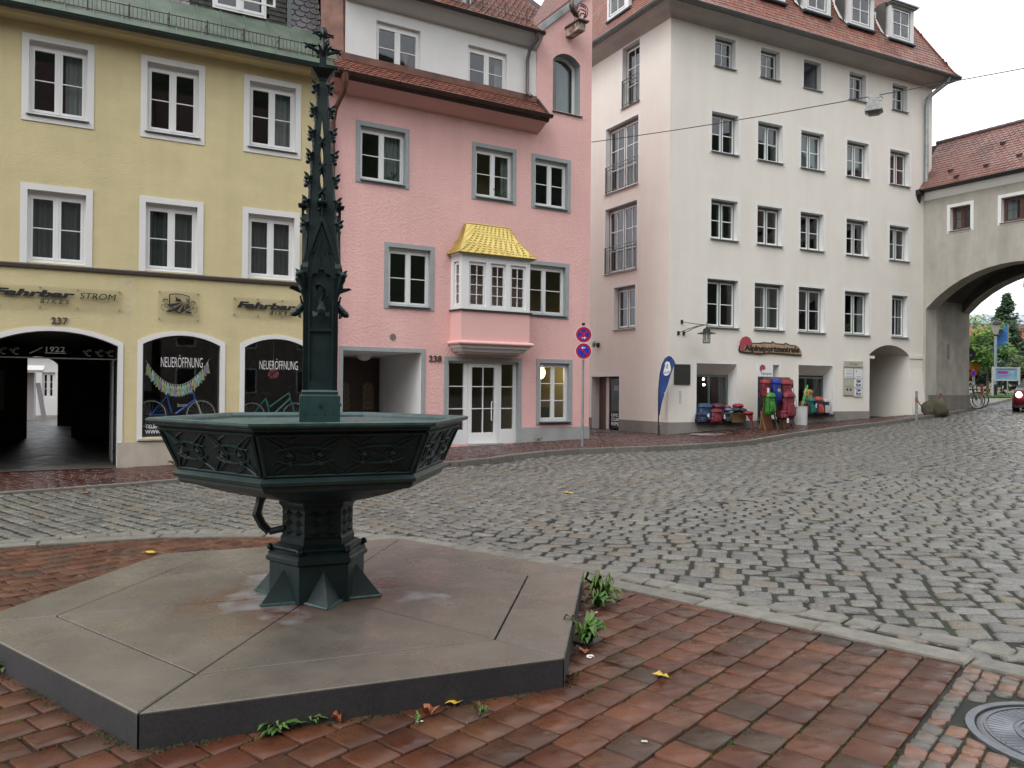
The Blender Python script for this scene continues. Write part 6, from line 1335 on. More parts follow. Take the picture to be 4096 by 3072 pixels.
halfpipe('gutter', [G.p(-.1, .34, 9.60), G.p(12, .34, 9.64)], .08, BLK, gh)
MB().prof(G, [(0, 9.50), (.24, 9.52), (.26, 9.60), (0, 9.60)], -.1, 12).build('fascia', DRK, gh)
mb = MB(); mb.quad(G.p(-1.6, .32, 9.60), G.p(12, .32, 9.60), G.p(12, -1.6, 11.84), G.p(-1.6, -1.6, 11.84)); mb.quad(G.p(-1.6, -3.5, 9.6), G.p(12, -3.5, 9.6), G.p(12, -1.6, 11.84), G.p(-1.6, -1.6, 11.84)); mb.add([G.p(12, 0, 9.6), G.p(12, -3.15, 9.6), G.p(12, -1.6, 11.8)], [(0, 1, 2)]); mb.quad(G.p(12, 0, 0), G.p(12, -3.15, 0), G.p(12, -3.15, 9.6), G.p(12, 0, 9.6)); mb.build('roof', TILE_U, gh)
tiles('roof_tiles', TILW, gh, G, -.3, 12, [(.34, 9.60), (-1.6, 11.88)], tw=.19, th=.155, lift=.03)
mb = MB(); s = -.4
while s < 12: mb.tube([G.p(s, -1.6, 11.90), G.p(s+.36, -1.6, 11.90)], [.10, .085], 8); s += .34
mb.build('ridge_tiles', M('dark_ridge', (.07, .045, .05), (.10, .06, .06), sc=6, rough=.5), gh)
for s, t in ((.9, .28), (2.5, .62), (3.6, .68), (4.5, .58), (1.3, .12), (2.3, .22), (3.4, .28), (4.4, .32), (5.5, .7), (6.6, .3)):
    n = .34-1.94*t; z = 9.60+2.28*t; MB().prof(G, [(n+.10, z-.05), (n+.12, z+.05), (n-.02, z+.09), (n-.06, z+.06)], s, s+.15).build('vent_tile', plain('vent_dark', (.05, .03, .03)), gh)
tube1('downpipe', [G.p(-.05, .34, 9.55), G.p(-.06, .30, 9.3), G.p(-.14, .14, 9.0), G.p(-.16, .10, 8.6), G.p(-.16, .10, 3.4), G.p(-.24, .22, 3.0), G.p(-.24, .22, .9)], [.16, .12, .07, .06, .06, .06, .06], plain('brown_pipe', (.035, .022, .028), .35), gh, k=10)
box1('hopper', G, (-.22, .14, .2, .48, 9.42, 9.62), BLK, gh)
# ============================================================ street things
def gz(x, y): return float(walk_z(x, y))
# no-stopping sign post
z = gz(1.81, 20.42); V = Fr((1.81, 20.42, z), 90-5)
st = thing('traffic_sign', 'no stopping sign post with two red and blue discs at the pink corner', 'traffic sign', V.p(0, 0, 0))
tube1('pole', [V.p(0, 0, -.02), V.p(0, 0, 3.12)], .03, ZNC, st); TR = plain('sign_red_enamel', (.50, .012, .02), .3); TB = plain('sign_blue_enamel', (.012, .04, .40), .3); TWh = M('sign_rim', (.75, .75, .75), rough=.35)
for k, zc in enumerate((2.86, 2.44)):
    b = MB(); b.disc(V, 0, zc, .212, .035, .045, 32); o = b.build('sign_disc', TWh, st)
    MB().disc(V, 0, zc, .20, .045, .047, 32).build('red_ring', TR, o); MB().disc(V, 0, zc, .15, .047, .049, 32).build('blue_field', TB, o)
    s = MB()
    for a in ((1, -1) if k == 0 else (-1,)):
        d = .14; w_ = .022; s.prism(V, [(-d*.72-w_*.7, zc-a*d*.72+w_*.7*a), (-d*.72+w_*.7, zc-a*d*.72-w_*.7*a), (d*.72+w_*.7, zc+a*d*.72-w_*.7*a), (d*.72-w_*.7, zc+a*d*.72+w_*.7*a)], .049, .051+(.001*a))
    s.build('red_bar', TR, o)
    sg = 1 if k == 0 else -1; za = zc-.085 if k == 0 else zc+.085
    ar = MB(); ar.box(V, -.05, .05, .051, .054, za-.009, za+.009); ar.prism(V, [(sg*.055, za), (sg*.02, za+.035), (sg*.012, za+.022), (sg*.03, za), (sg*.012, za-.022), (sg*.02, za-.035)], .051, .0545); ar.build('white_arrow', SIGW, o)
    b = MB(); b.box(V, -.05, .05, -.04, .035, zc-.012, zc+.012); b.build('clamp', SLL, st)
box1('pole_cap', V, (-.035, .035, -.035, .035, 3.10, 3.16), BLK, st)
# feather flag
z = gz(4.71, 25.62); V = Fr((4.71, 25.62, z), 90+8)
fl = thing('feather_flag', 'blue feather shaped banner flag with a white patch at the cream corner', 'banner flag', V.p(0, 0, 0))
mb = MB(); L = [(0, .10), (-.0, .8), (-.01, 1.4), (.04, 1.95), (.12, 2.25), (.22, 2.44), (.34, 2.52), (.44, 2.50), (.54, 2.40), (.60, 2.27)]; L = [(a*.86, b) for a, b in L]
mb.tube([V.p(a-.012, -.01, b) for a, b in L], [.02]*2+[.012]*8, 6); mb.lathe((V.o.x, V.o.y), [(.03, z-.02), (.03, z+.32)], 8); mb.build('pole', BLK, fl, smooth=True)
FB = M('flag_cloth', (.022, .065, .26), (.015, .045, .20), sc=5, rough=.7, bump=.3, bs=9, bd=.03)
lf_ = [(0, .62), (0, 1.0), (-.01, 1.4), (.01, 1.7), (.04, 1.95), (.07, 2.12), (.12, 2.25), (.17, 2.36), (.22, 2.44), (.28, 2.49), (.34, 2.52), (.44, 2.50)]; rt = [(.03, .62), (.10, 1.0), (.22, 1.35), (.32, 1.62), (.37, 1.78), (.42, 1.92), (.46, 2.02), (.50, 2.12), (.54, 2.2), (.56, 2.25), (.57, 2.30), (.54, 2.40)]
lf_ = [(a*.86, b) for a, b in lf_]; rt = [(a*.86, b) for a, b in rt]
mb = MB(); n = 6; rows_ = [[V.p(a[0]+(b[0]-a[0])*i/n, .018*math.sin(i*1.3+k*.8), a[1]+(b[1]-a[1])*i/n) for i in range(n+1)] for k, (a, b) in enumerate(zip(lf_, rt))]
back = [[p-V.n*.004 for p in r] for r in rows_]
mb.loops(rows_, closed=False, cap=False); mb.loops(back, closed=False, cap=False); mb.build('flag_cloth', FB, fl, smooth=True)
mb = MB(); pts = [(.18, 2.30), (.24, 2.36), (.32, 2.33), (.35, 2.22), (.37, 2.10), (.34, 1.98), (.26, 1.90), (.17, 1.90), (.13, 1.98), (.15, 2.10), (.18, 2.20)]
mb.prism(V, pts, .024, .027); mb.build('white_patch', SIGW, fl); text(V, 'deuter', (.155, .345, 1.97, 2.06), .028, TB, 'flag_lettering', fl, ext=.001, rot=.15)
mb = MB(); mb.tube([V.p(.25+.035*math.cos(a), .030, 2.19+.055*math.sin(a)) for a in np.linspace(.5, 5.5, 10)], .007, 4); mb.tube([V.p(.25, .03, 2.14), V.p(.27, .03, 2.28)], .007, 4); mb.build('flag_mark', SIGN, fl)
text(V, 'deuter.com', (.02, .52, 1.50, 1.565), .028, SIGW, 'web_lettering', fl, ext=.001, rot=R_(66))
# ---- backpacks
def pack(V, label, w, d, h, mat, mat2=None, tagc=None, lean=0., group='backpacks shown outside the sports shop', straps=True, name='backpack'):
    """rucksack standing/hanging in frame V (front towards +n)"""
    t = thing(name, label, 'backpack', V.p(0, 0, 0), group); mat2 = mat2 or mat; sd_ = random.uniform(0, 9)
    def ring(z, a, b, o=0., k=14):
        out = []
        for i in range(k):
            th = 2*math.pi*i/k; c, s = math.cos(th), math.sin(th); q = .72; jj = 1+.05*math.sin(3*th+z*17+sd_)+.035*math.sin(5*th-z*23+sd_*2); out.append(V.p(a*jj*math.copysign(abs(c)**q, c)+lean*z, o+b*jj*math.copysign(abs(s)**q, s), z))
        return out
    mb = MB(); mb.loops([ring(0, w*.3, d*.3), ring(h*.03, w*.43, d*.45), ring(h*.12, w*.5, d*.53), ring(h*.2, w*.48, d*.50), ring(h*.28, w*.51, d*.54), ring(h*.4, w*.45, d*.48), ring(h*.5, w*.49, d*.52), ring(h*.6, w*.45, d*.47), ring(h*.7, w*.48, d*.47), ring(h*.82, w*.42, d*.42)]); mb.build('body', mat2, t, smooth=True)
    mb = MB(); mb.loops([ring(h*.77, w*.44, d*.46, .01), ring(h*.80, w*.50, d*.52, .015), ring(h*.90, w*.49, d*.50, .01), ring(h*.97, w*.40, d*.40), ring(h, w*.22, d*.22)]); mb.build('lid', mat, t, smooth=True)
    mb = MB(); mb.loops([ring(h*.12, w*.25, d*.16, d*.46), ring(h*.15, w*.36, d*.22, d*.46), ring(h*.4, w*.36, d*.22, d*.44), ring(h*.55, w*.30, d*.16, d*.42), ring(h*.58, w*.2, d*.1, d*.38)]); mb.build('front_pocket', mat, t, smooth=True)
    mb = MB()
    for s in (-1, 1):
        mb.tube([V.p(s*w*.40+lean*h*.9, d*.42, h*.85), V.p(s*w*.40+lean*h*.5, d*.56, h*.5), V.p(s*w*.36, d*.52, h*.12)], .008, 4)
        mb.tube([V.p(s*w*.46+lean*h*.7, -d*.1, h*.7), V.p(s*w*.58, -d*.1, h*.35), V.p(s*w*.44, 0, h*.1)], .012, 4)
    mb.tube([V.p(-.03+lean*h, 0, h*.98), V.p(lean*h, 0, h*1.05), V.p(.03+lean*h, 0, h*.98)], .008, 4); mb.build('straps', BLK, t)
    if tagc: MB().box(V, w*tagc[0]-.045, w*tagc[0]+.045, d*.66, d*.665, h*tagc[1]-.075, h*tagc[1]+.075).build('price_tag', SIGW, t)
    return t
CR1 = M('crimson_nylon', (.19, .014, .028), (.10, .008, .017), sc=7, rough=.5, bump=.5, bs=14, bd=.03); CR2 = M('bright_red_nylon', (.28, .018, .028), (.15, .011, .018), sc=7, rough=.5, bump=.5, bs=14, bd=.03)
BL1 = M('royal_blue_nylon', (.012, .035, .28), (.008, .022, .16), sc=7, rough=.5, bump=.5, bs=14, bd=.03); NV1 = M('navy_nylon', (.015, .022, .07), (.01, .015, .05), sc=7, rough=.55, bump=.5, bs=14, bd=.03); BL2 = M('steel_blue_nylon', (.015, .055, .13), (.01, .035, .08), sc=7, rough=.5, bump=.5, bs=14, bd=.03)
GN1 = M('green_nylon', (.04, .22, .025), (.02, .13, .015), sc=7, rough=.5, bump=.5, bs=14, bd=.03); MR1 = M('maroon_nylon', (.09, .012, .035), (.06, .01, .025), sc=7, rough=.55, bump=.5, bs=14, bd=.03); TL1 = M('teal_nylon', (.015, .14, .12), (.01, .09, .08), sc=7, rough=.5, bump=.5, bs=14, bd=.03)
OR1 = M('orange_red_nylon', (.40, .05, .02), (.26, .03, .015), sc=7, rough=.5, bump=.5, bs=14, bd=.03); OC1 = M('mustard_nylon', (.28, .18, .03), (.2, .13, .02), sc=7, rough=.5); GY1 = M('pale_grey_nylon', (.42, .40, .41), (.3, .29, .3), sc=7, rough=.5, bump=.4, bs=14, bd=.02); BK1 = M('black_nylon', (.015, .015, .018), (.03, .03, .035), sc=7, rough=.6, bump=.5, bs=14, bd=.03)
F = CF
def W(s, n, z): return F.sub(s, n, z)
WD = M('worn_plywood', (.26, .11, .05), (.17, .07, .035), sc=5, rough=.6, stretch=(1, 1, .3))
# display rack: two boards with feet
rk = thing('display_rack', 'brown wooden display rack with flared feet carrying the hanging backpacks', 'display rack', F.p(3.9, .8, .4))
mb = MB(); 
for s0, s1 in ((3.15, 3.72), (4.02, 4.52)):
    m = (s0+s1)/2; mb.prism(F, [(s0-.02, .38), (s1+.02, .38), (s1-.10, .95), (s1-.10, 1.1), (s0+.10, 1.1), (s0+.10, .95)], .85, .88)
mb.box(F, 3.35, 4.55, .80, .84, 1.0, 2.12); mb.build('board', WD, rk)
for s0, s1 in ((3.15, 3.72), (4.02, 4.52)):
    for s, d in ((s0, -.0), (s1, .0)): mb = MB(); mb.prof(F, [(1.10, .36), (1.14, .36), (.92, .98), (.88, .98)], s-.015, s+.015); mb.build('rack_foot', plain('plywood_edge', (.20, .13, .07), .6), rk)
bsn = thing('shop_board', 'small white sports shop board with red mountain disc above the hanging backpacks', 'sign', F.p(3.5, .6, 2.2)); V = F.sub(3.45, .80, 0)
box1('panel', V, (-.36, .30, .02, .04, 2.13, 2.56), M('white_board', (.74, .75, .76), rough=.4), bsn); dk = [(-.17+.13*math.cos(a), 2.40+.13*math.sin(a)) for a in np.linspace(R_(-10), R_(215), 20)]
MB().prism(V, dk+[(-.24, 2.26), (-.18, 2.38), (-.15, 2.32), (-.10, 2.37)], .04, .044).build('red_disc', MATS['sign_red'], bsn); text(V, 'Alpinsport', (-.23, .24, 2.165, 2.28), .04, SIGN, 'lettering', bsn, ext=.002, bold=.004)
V0 = W(3.18, 1.05, 1.42); pack(V0, 'small crimson backpack hung highest at the left of the rack', .34, .26, .60, CR2, CR1, (-.05, .42), name='backpack')
pack(W(3.64, 1.08, 1.22), 'royal blue backpack with a yellow ribbon hung in the middle of the rack', .38, .28, .86, BL1, BL1); b = MB()
for a in range(7): b.tube([F.p(3.58, 1.27, 1.68), F.p(3.58+.07*math.cos(a*.9), 1.29, 1.68+.06*math.sin(a*.9))], .01, 4)
bwn = b.build('ribbon', plain('yellow_ribbon', (.65, .6, .05))); bwn.parent = [o for o in bpy.data.objects if o.get('label', '').startswith('royal blue')][0]
bwn.location = -bwn.parent.location
pack(W(4.13, 1.05, 1.24), 'large dark red backpack hung at the right of the rack', .46, .30, .80, CR2, CR1)
pack(W(4.36, .95, 1.72), 'small black pack half hidden behind the dark red one on the rack', .26, .2, .34, BK1)
pack(W(3.27, 1.18, .86), 'bright green backpack hung low on the left of the rack', .38, .28, .74, GN1, GN1)
pack(W(4.05, 1.20, .70), 'big crimson trekking backpack hung low on the right of the rack', .52, .36, .94, CR1, CR1, (-.42, -.02))
pack(W(3.78, 1.28, .74), 'small red bag strapped beside the big crimson backpack', .28, .22, .26, CR1, straps=False)
# on the first sill
pack(W(1.42, .02, .58), 'steel blue backpack leaning in the left corner of the first shop window sill', .52, .34, .64, BL2, BL2, (.12, .35), lean=.15)
pack(W(1.24, .16, .58), 'navy bag lying under the steel blue backpack on the sill', .36, .3, .32, NV1)
pack(W(1.80, .18, .56), 'crimson daypack slumped on the first sill with hanging straps', .44, .3, .48, CR1, CR1, lean=.12)
pack(W(2.10, .0, .60), 'maroon backpack behind the crimson daypack on the first sill', .46, .34, .62, MR1, MR1, (.25, .28))
pack(W(2.36, .12, .58), 'black bag with a white tag beside the wicker basket', .34, .26, .34, BK1, BK1)
bk = MB(); V = W(2.78, .10, .58); bk.loops([[V.p(a, n, z) for a, n in ((-w_, -.14), (w_, -.14), (w_, .16), (-w_, .16))] for w_, z in ((.30, .0), (.34, .14), (.35, .32), (.33, .32), (.30, .05))]); wb = bk.build('wicker_basket', M('wicker', (.22, .13, .055), (.12, .07, .03), sc=26, rough=.8, bump=.8, bs=60, bd=.02)); tag(wb, 'rectangular wicker basket full of small gear on the first shop sill', 'basket')
def heap(name, label, pts, mat, cat='clothing'):
    mb = MB()
    for (s, n, z, r, q) in pts: mb.ball(F.p(s, n, z), r, 6, (q, .8, .55))
    return tag(mb.build(name, mat, smooth=True), label, cat)
heap('folded_jacket', 'dark jackets heaped on the wicker basket', [(2.60, .1, .98, .16, 1.2), (2.82, .1, 1.0, .18, 1.1), (3.02, .2, .98, .15, 1.)], BK1)
heap('folded_jacket', 'pale blue garment at the left end of the basket', [(2.42, .12, 1.0, .13, 1.3), (2.50, .18, .92, .1, 1.)], plain('pale_blue_cloth', (.12, .2, .28), .9))
heap('woollen_hat', 'round red hat on top of the right side of the basket heap', [(2.90, .1, 1.13, .17, 1.2)], CR2, 'hat'); heap('woollen_hat', 'small flat red hat at the back left of the basket heap', [(2.55, -.05, 1.09, .12, 1.2)], CR2, 'hat')
sl_ = thing('red_sled_bag', 'bright red bag with long legs hanging beside the green backpack', 'bag', F.p(3.02, .5, .5)); mb = MB(); mb.ball(F.p(2.98, .5, .90), .16, 6, (1.2, .8, .45)); mb.build('bag', CR2, sl_, smooth=True)
mb = MB(); mb.tube([F.p(2.93, .55, .86), F.p(3.06, .6, .62), F.p(3.08, .6, .42)], [.05, .03, .022], 6); mb.tube([F.p(3.08, .55, .86), F.p(3.05, .6, .62), F.p(3.04, .6, .40)], [.05, .03, .022], 6); mb.build('legs', CR2, sl_, smooth=True)
# between rack and second window, third sill
pack(W(4.70, .30, .74), 'round crimson daypack on the sill right of the rack', .40, .3, .44, CR1, CR1); pack(W(4.66, .48, .45), 'navy duffel bag lying right of the rack', .62, .34, .36, NV1, NV1, straps=False)
pack(W(6.02, .05, .80), 'dark red pack on the third sill behind the white bin', .3, .3, .5, CR1, CR1); pack(W(6.30, .10, .80), 'teal backpack with white tags on the third sill', .42, .3, .62, TL1, TL1, (.25, .55)); pack(W(6.60, .22, .80), 'orange red pack slung on the third sill', .36, .26, .66, OR1, NV1, lean=-.08)
pack(W(6.96, .15, .80), 'pale grey backpack at the right end of the third sill', .40, .3, .60, GY1, BK1); pack(W(6.52, -.2, 1.1), 'mustard yellow backpack standing behind the teal one', .36, .24, .62, OC1, OC1)
# white bin with poles
BNX, BNY = F.p(5.50, .42, 0).x, F.p(5.5, .42, 0).y; bz = gz(BNX, BNY); wbn = thing('white_bin', 'plain white round bin standing before the third shop window', 'bin', (BNX, BNY, bz)); mb = MB(); mb.lathe((BNX, BNY), [(.215, bz), (.225, bz+.62), (.235, bz+.63), (.235, bz+.65), (.215, bz+.65), (.205, bz+.1)], 24); mb.build('bin_body', M('white_plastic', (.62, .62, .62), rough=.4), wbn, smooth=True)
for k, (dx, c, l) in enumerate(((-.06, plain('tan_grip', (.42, .28, .16)), 1.15), (.0, plain('lime_pole', (.08, .5, .08)), 1.25), (.06, plain('orange_grip', (.45, .2, .1)), 1.1))):
    tp = thing('trekking_pole', ['tan gripped trekking pole leaning out of the white bin, left', 'green trekking pole leaning out of the white bin', 'orange topped trekking pole leaning out of the white bin, right'][k], 'trekking pole', (BNX, BNY, bz+.1))
    a = Vector((BNX-.04+dx, BNY, bz+.15)); e = a+Vector((.36, .24, l)); tube1('shaft', [a, a.lerp(e, .85)], .012, MATS['lime_pole'] if k < 2 else BLK, tp); tube1('grip', [a.lerp(e, .82), e], .026, c, tp)
# bollards with a chain, boulder
def bollard(x, y, lean, label):
    z = gz(x, y); t = thing('bollard', label, 'bollard', (x, y, z), 'steel bollards by the gate'); tube1('post', [(x, y, z-.05), (x+lean, y, z+1.0)], .045, ZNC, t); tube1('red_band', [(x+lean*.6, y, z+.62), (x+lean*.82, y, z+.80)], .047, plain('faded_red', (.32, .05, .045)), t); tube1('cap', [(x+lean, y, z+1.0), (x+lean, y, z+1.03)], .05, ZNC, t); return t
bollard(14.48, 28.63, 0., 'grey steel bollard with red band nearest the arched passage'); bollard(16.97, 31.57, -.06, 'grey steel bollard with red band beside the gate boulder')
mb = MB(); A, B = Vector((14.48, 28.63, 1.42)), Vector((16.93, 31.57, 1.55)); n = 40
for i in range(n): t = i/n; p = A.lerp(B, t)-Vector((0, 0, .55*math.sin(math.pi*t))); q = A.lerp(B, (i+.8)/n)-Vector((0, 0, .55*math.sin(math.pi*(i+.8)/n))); mb.tube([p, q], .018, 5)
tag(mb.build('barrier_chain', BLK), 'dark chain sagging between the two bollards in front of the boulder', 'chain')
me_ = MB(); bx, by = 16.15, 30.75; bz = gz(bx, by)
def rock(mb, c, r, sq, k=9):
    rings = []
    for j in range(k+1):
        ph = math.pi*j/k-math.pi/2; rr = max(math.cos(ph), .02)**.6; rings.append([Vector((c[0]+sq[0]*r*rr*math.cos(a)*(1+.12*math.sin(3*a+j)), c[1]+sq[1]*r*rr*math.sin(a)*(1+.1*math.cos(2*a+j*.7)), c[2]+sq[2]*r*math.sin(ph)*(1+.05*math.sin(2*a)))) for a in np.linspace(0, 2*math.pi, 17)[:-1]])
    mb.loops(rings)
rock(me_, (bx+.25, by+.25, bz+.22), .40, (1.25, .8, .95)); tag(me_.build('boulder', M('lichen_rock', (.085, .072, .048), (.045, .042, .02), sc=5, rough=.9, bump=.8, bs=12, bd=.04), smooth=True), 'rough mossy boulder standing at the foot of the gate pillar', 'boulder')
# ---- suspended street lamp and its cable
cab = MB(); P0, P1, P2 = F.p(0, 0, 0)*0+Vector((2.24, 23.1, 8.80)), Vector((8.549, 19.0, 8.70)), Vector((24.0, 9.0, 9.6))
pt_ = [P0.lerp(P1, t)-Vector((0, 0, .05*math.sin(math.pi*t))) for t in np.linspace(0, 1, 8)]+[P1.lerp(P2, t)-Vector((0, 0, .25*math.sin(math.pi*t))) for t in np.linspace(0, 1, 12)[1:]]
cab.tube(pt_, .012, 5); tag(cab.build('lamp_cable', BLK, smooth=True), 'long black overhead cable spanning the square from the pink house', 'cable')
V = Fr((8.549, 19.0, 8.70), 118); sl2 = thing('suspended_lamp', 'grey weathered street lamp hanging from the overhead cable', 'street lamp', V.p(0, 0, 0)); mb = MB()
q = lambda a, b, z: [V.p(x*a, y*b, z) for x, y in ((-1, -1), (1, -1), (1, 1), (-1, 1))]
mb.loops([q(.07, .06, -.05), q(.10, .09, -.13), q(.15, .12, -.24), q(.18, .15, -.33), q(.195, .16, -.36), q(.195, .16, -.38)]); mb.build('housing', M('lamp_galvanised', (.25, .25, .235), (.15, .15, .145), sc=12, rough=.6), sl2)
mb = MB(); mb.loops([q(.18, .15, -.38), q(.10, .08, -.46)]); mb.build('lamp_glass', M('lamp_glass_dark', (.10, .095, .09), rough=.3), sl2); mb = MB(); mb.box(V, -.12, .12, -.025, .025, -.05, .02); mb.build('clamp', ZNC, sl2); tube1('lead', [V.p(.13, 0, -.02), V.p(.20, 0, -.08), V.p(.17, 0, -.14), V.p(.08, 0, -.12)], .008, BLK, sl2)
# ---- beyond the gate
def rbike(x, y, az, label, fm): z = gz(x, y); return bike(Fr((x, y, z), az), 'bicycle', label, fm, group='bicycles parked behind the gate pillar')
rbike(19.05, 33.75, 96, 'black bicycle parked nearest the gate pillar', BLK); rbike(19.35, 34.2, 92, 'dark bicycle parked in the middle behind the gate pillar', plain('dark_grey_paint', (.04, .04, .045))); rbike(19.65, 34.5, 98, 'bicycle with dark red frame farthest right behind the gate pillar', plain('wine_paint', (.10, .015, .02)))
for k, (x, y) in enumerate(((18.99, 33.38), (19.96, 33.98))):
    z = gz(x, y); t = thing('bicycle_post', ['grey steel post left of the parked bicycles', 'grey steel post with red paint right of the parked bicycles'][k], 'post', (x, y, z)); tube1('post', [(x, y, z-.05), (x, y, z+1.0)], .045, ZNC, t)
    if k: tube1('red_band', [(x, y, z+.55), (x, y, z+.98)], .048, MATS['faded_red'], t)
dsn = thing('round_sign_back', 'round dark traffic disc seen from behind at the gate edge', 'traffic sign', (20.45, 36, 1.1)); V = Fr((20.50, 36.0, 0), 92); MB().disc(V, 0, 3.37, .32, 0, .03, 24).build('sign_disc', BLK, dsn); tube1('pole', [V.p(-.05, -.04, 1.0), V.p(-.05, -.04, 3.7)], .03, BLK, dsn); MB().disc(V, .12, 3.33, .05, .03, .035, 10).build('sticker', ZNC, dsn)
GRS = M('grass_green', (.06, .14, .018), (.035, .09, .012), sc=3, rough=.9, bump=.5, bs=30)
gq = MB()
for i in range(10):
    t0, t1 = i/10, (i+1)/10
    f_ = lambda t: ((25.5+8*t, 44.5+3.0*t), (24.2+9*t, 50+1*t)); (a, b), (c, d) = f_(t0), f_(t1); gq.quad(Vector((*a, gz(*a)+.06)), Vector((*c, gz(*c)+.06)), Vector((*d, gz(*d)+.06)), Vector((*b, gz(*b)+.06)))
o = gq.build('lawn', GRS); o['kind'] = 'structure'
tr_ = MB()
for i in range(1800):
    t = random.random(); u = random.random(); x = 25.5+8*t+(-1.3+t)*u; y = 44.5+3*t+(5.5-2*t)*u; z = gz(x, y)+.06; dx, dy = random.uniform(-.05, .05), random.uniform(-.05, .05); tr_.add([(x-.02, y, z), (x+.02, y, z), (x+dx, y+dy, z+random.uniform(.05, .13))], [(0, 1, 2)])
o = tr_.build('grass', M('grass_blades', (0, 0, 0), tone=[(.06, .16, .02), (.09, .2, .03), (.05, .11, .02)], rough=.8)); o['kind'] = 'stuff'
sl3 = thing('street_lamp', 'old style street lamp with grey post standing in the lawn behind the arch', 'street lamp', (29.0, 48, 1.44)); X, Y = 29.0, 48.0
tube1('post', [(X, Y, 1.4), (X, Y, 5.15)], .075, ZNC, sl3); tube1('post_base', [(X, Y, 1.4), (X, Y, 2.15)], .11, BLK, sl3); mb = MB(); mb.lathe((X, Y), [(.12, 5.15), (.30, 5.72), (.30, 5.76)], 4, .6); mb.build('lamp_glass', M('lamp_pane', (.40, .38, .33), rough=.3), sl3); mb = MB(); mb.lathe((X, Y), [(.40, 5.76), (.36, 5.86), (.16, 5.98), (.06, 6.02), (.03, 6.15)], 4, .6); mb.lathe((X, Y), [(.12, 5.08), (.14, 5.15)], 8); mb.build('lamp_hood', BLK, sl3)
bn = thing('banner', 'tall blue vertical banner with white letters behind the street lamp', 'banner', (30.5, 50, 1.6)); V = Fr((30.5, 50, 0), 95); box1('cloth', V, (-.42, .42, -.01, .01, 3.45, 5.85), plain('banner_blue', (.03, .16, .50)), bn); tube1('pole', [V.p(.45, 0, 1.5), V.p(.45, 0, 5.9)], .04, ZNC, bn); text(V, 'Lu', (-.35, .30, 3.55, 3.95), .012, SIGW, 'letters', bn, bold=.05, rot=R_(0))
bb_ = thing('poster_case', 'glazed poster case on two posts with a blue and pink poster', 'poster case', (29, 47, 1.7)); V = Fr((29.02, 47, 0), 93); FRM = plain('case_frame', (.45, .46, .46), .4)
mb = MB(); mb.box(V, -.72, .72, -.04, .04, 3.08, 3.16); mb.box(V, -.72, .72, -.04, .04, 2.36, 2.44); mb.box(V, -.72, -.62, -.04, .04, 2.44, 3.08); mb.box(V, .62, .72, -.04, .04, 2.44, 3.08); mb.build('case_frame', FRM, bb_)
for s in (-.76, .76): box1('post', V, (s-.04, s+.04, -.03, .03, 1.4, 3.2), FRM, bb_)
po_ = box1('poster', V, (-.62, .62, -.02, .0, 2.44, 3.08), M('poster_blue', (.10, .25, .42), (.16, .36, .5), sc=3), bb_); box1('poster_title', V, (-.5, .1, .0, .004, 2.78, 2.93), plain('poster_plum', (.25, .04, .22)), po_); box1('poster_text', V, (-.4, .2, .0, .004, 2.62, 2.72), plain('poster_pink', (.5, .12, .25)), po_); MB().ball(V.p(.35, .0, 2.85), .1, 5, (1.3, .1, 1)).build('poster_figure', plain('poster_pale', (.5, .35, .3)), po_)
fn = thing('metal_fence', 'dark green metal railing fence behind the lawn beyond the arch', 'fence', (32, 55, 1.8)); FM_ = plain('fence_green', (.035, .06, .045), .5)
V = Fr((26, 53.5, 0), 92)
mb = MB()
for z in (1.85, 2.55): mb.box(V, 0, 22, -.02, .02, z, z+.04)
mb.build('rail', FM_, fn); mb = MB(); s = 0
while s < 22: mb.box(V, s-.009, s+.009, -.01, .01, 1.75, 2.56); s += .13
mb.build('bars', FM_, fn); mb = MB(); s = 0
while s < 22.5: mb.box(V, s-.035, s+.035, -.03, .03, 1.6, 2.65); s += 2.2
mb.build('post', FM_, fn)
fs = thing('small_round_sign', 'small round parking ban sign on a thin pole near the yellow shrub', 'traffic sign', (28.8, 50, 1.5)); V = Fr((28.81, 50, 0), 92); tube1('pole', [V.p(0, 0, 1.5), V.p(0, 0, 3.1)], .03, ZNC, fs); o = MB().disc(V, 0, 2.85, .20, .03, .04, 20).build('sign_disc', TR, fs); MB().disc(V, 0, 2.85, .13, .04, .045, 20).build('blue_field', TB, o)
ob = thing('orange_board', 'orange notice panel beside the yellow shrub behind the lawn', 'sign', (28.9, 51, 1.6)); V = Fr((28.95+.55, 51, 0), 92); box1('panel', V, (-.3, .3, 0, .03, 3.1, 3.5), plain('orange_panel', (.6, .2, .02)), ob); tube1('pole', [V.p(0, -.03, 1.6), V.p(0, -.03, 3.4)], .03, ZNC, ob)
# far hall with standing seam and red tile roof
fb = thing('market_hall', 'long hall with silver metal ridge and red tiled roof behind the trees', 'building', (45, 78, 2.5)); V = Fr((34, 73.0, 0), 96)
mb = MB(); mb.quad(V.p(-2, 0, 6.2), V.p(30, 0, 6.2), V.p(30, -2.0, 7.75), V.p(-2, -2.0, 7.75)); mb.build('tiled_roof', M('bright_red_tiles', (.30, .07, .03), (.36, .10, .05), sc=14, rough=.7, bump=.5, bs=9, bd=.05), fb)
mb = MB(); mb.quad(V.p(-2, -2.0, 8.0), V.p(30, -2, 8.0), V.p(30, -4.5, 9.1), V.p(-2, -4.5, 9.1)); mb.build('metal_roof', M('silver_roof', (.34, .37, .42), rough=.45, metal=.2), fb); mb = MB(); s = -2
while s < 30: mb.prof(V, [(-2, 8.0), (-2, 8.06), (-4.5, 9.16), (-4.5, 9.1)], s-.02, s+.02); s += .8
mb.box(V, -2, 30, -2.1, -1.95, 7.75, 8.0); mb.build('roof_seams', plain('seam_grey', (.25, .26, .28)), fb)
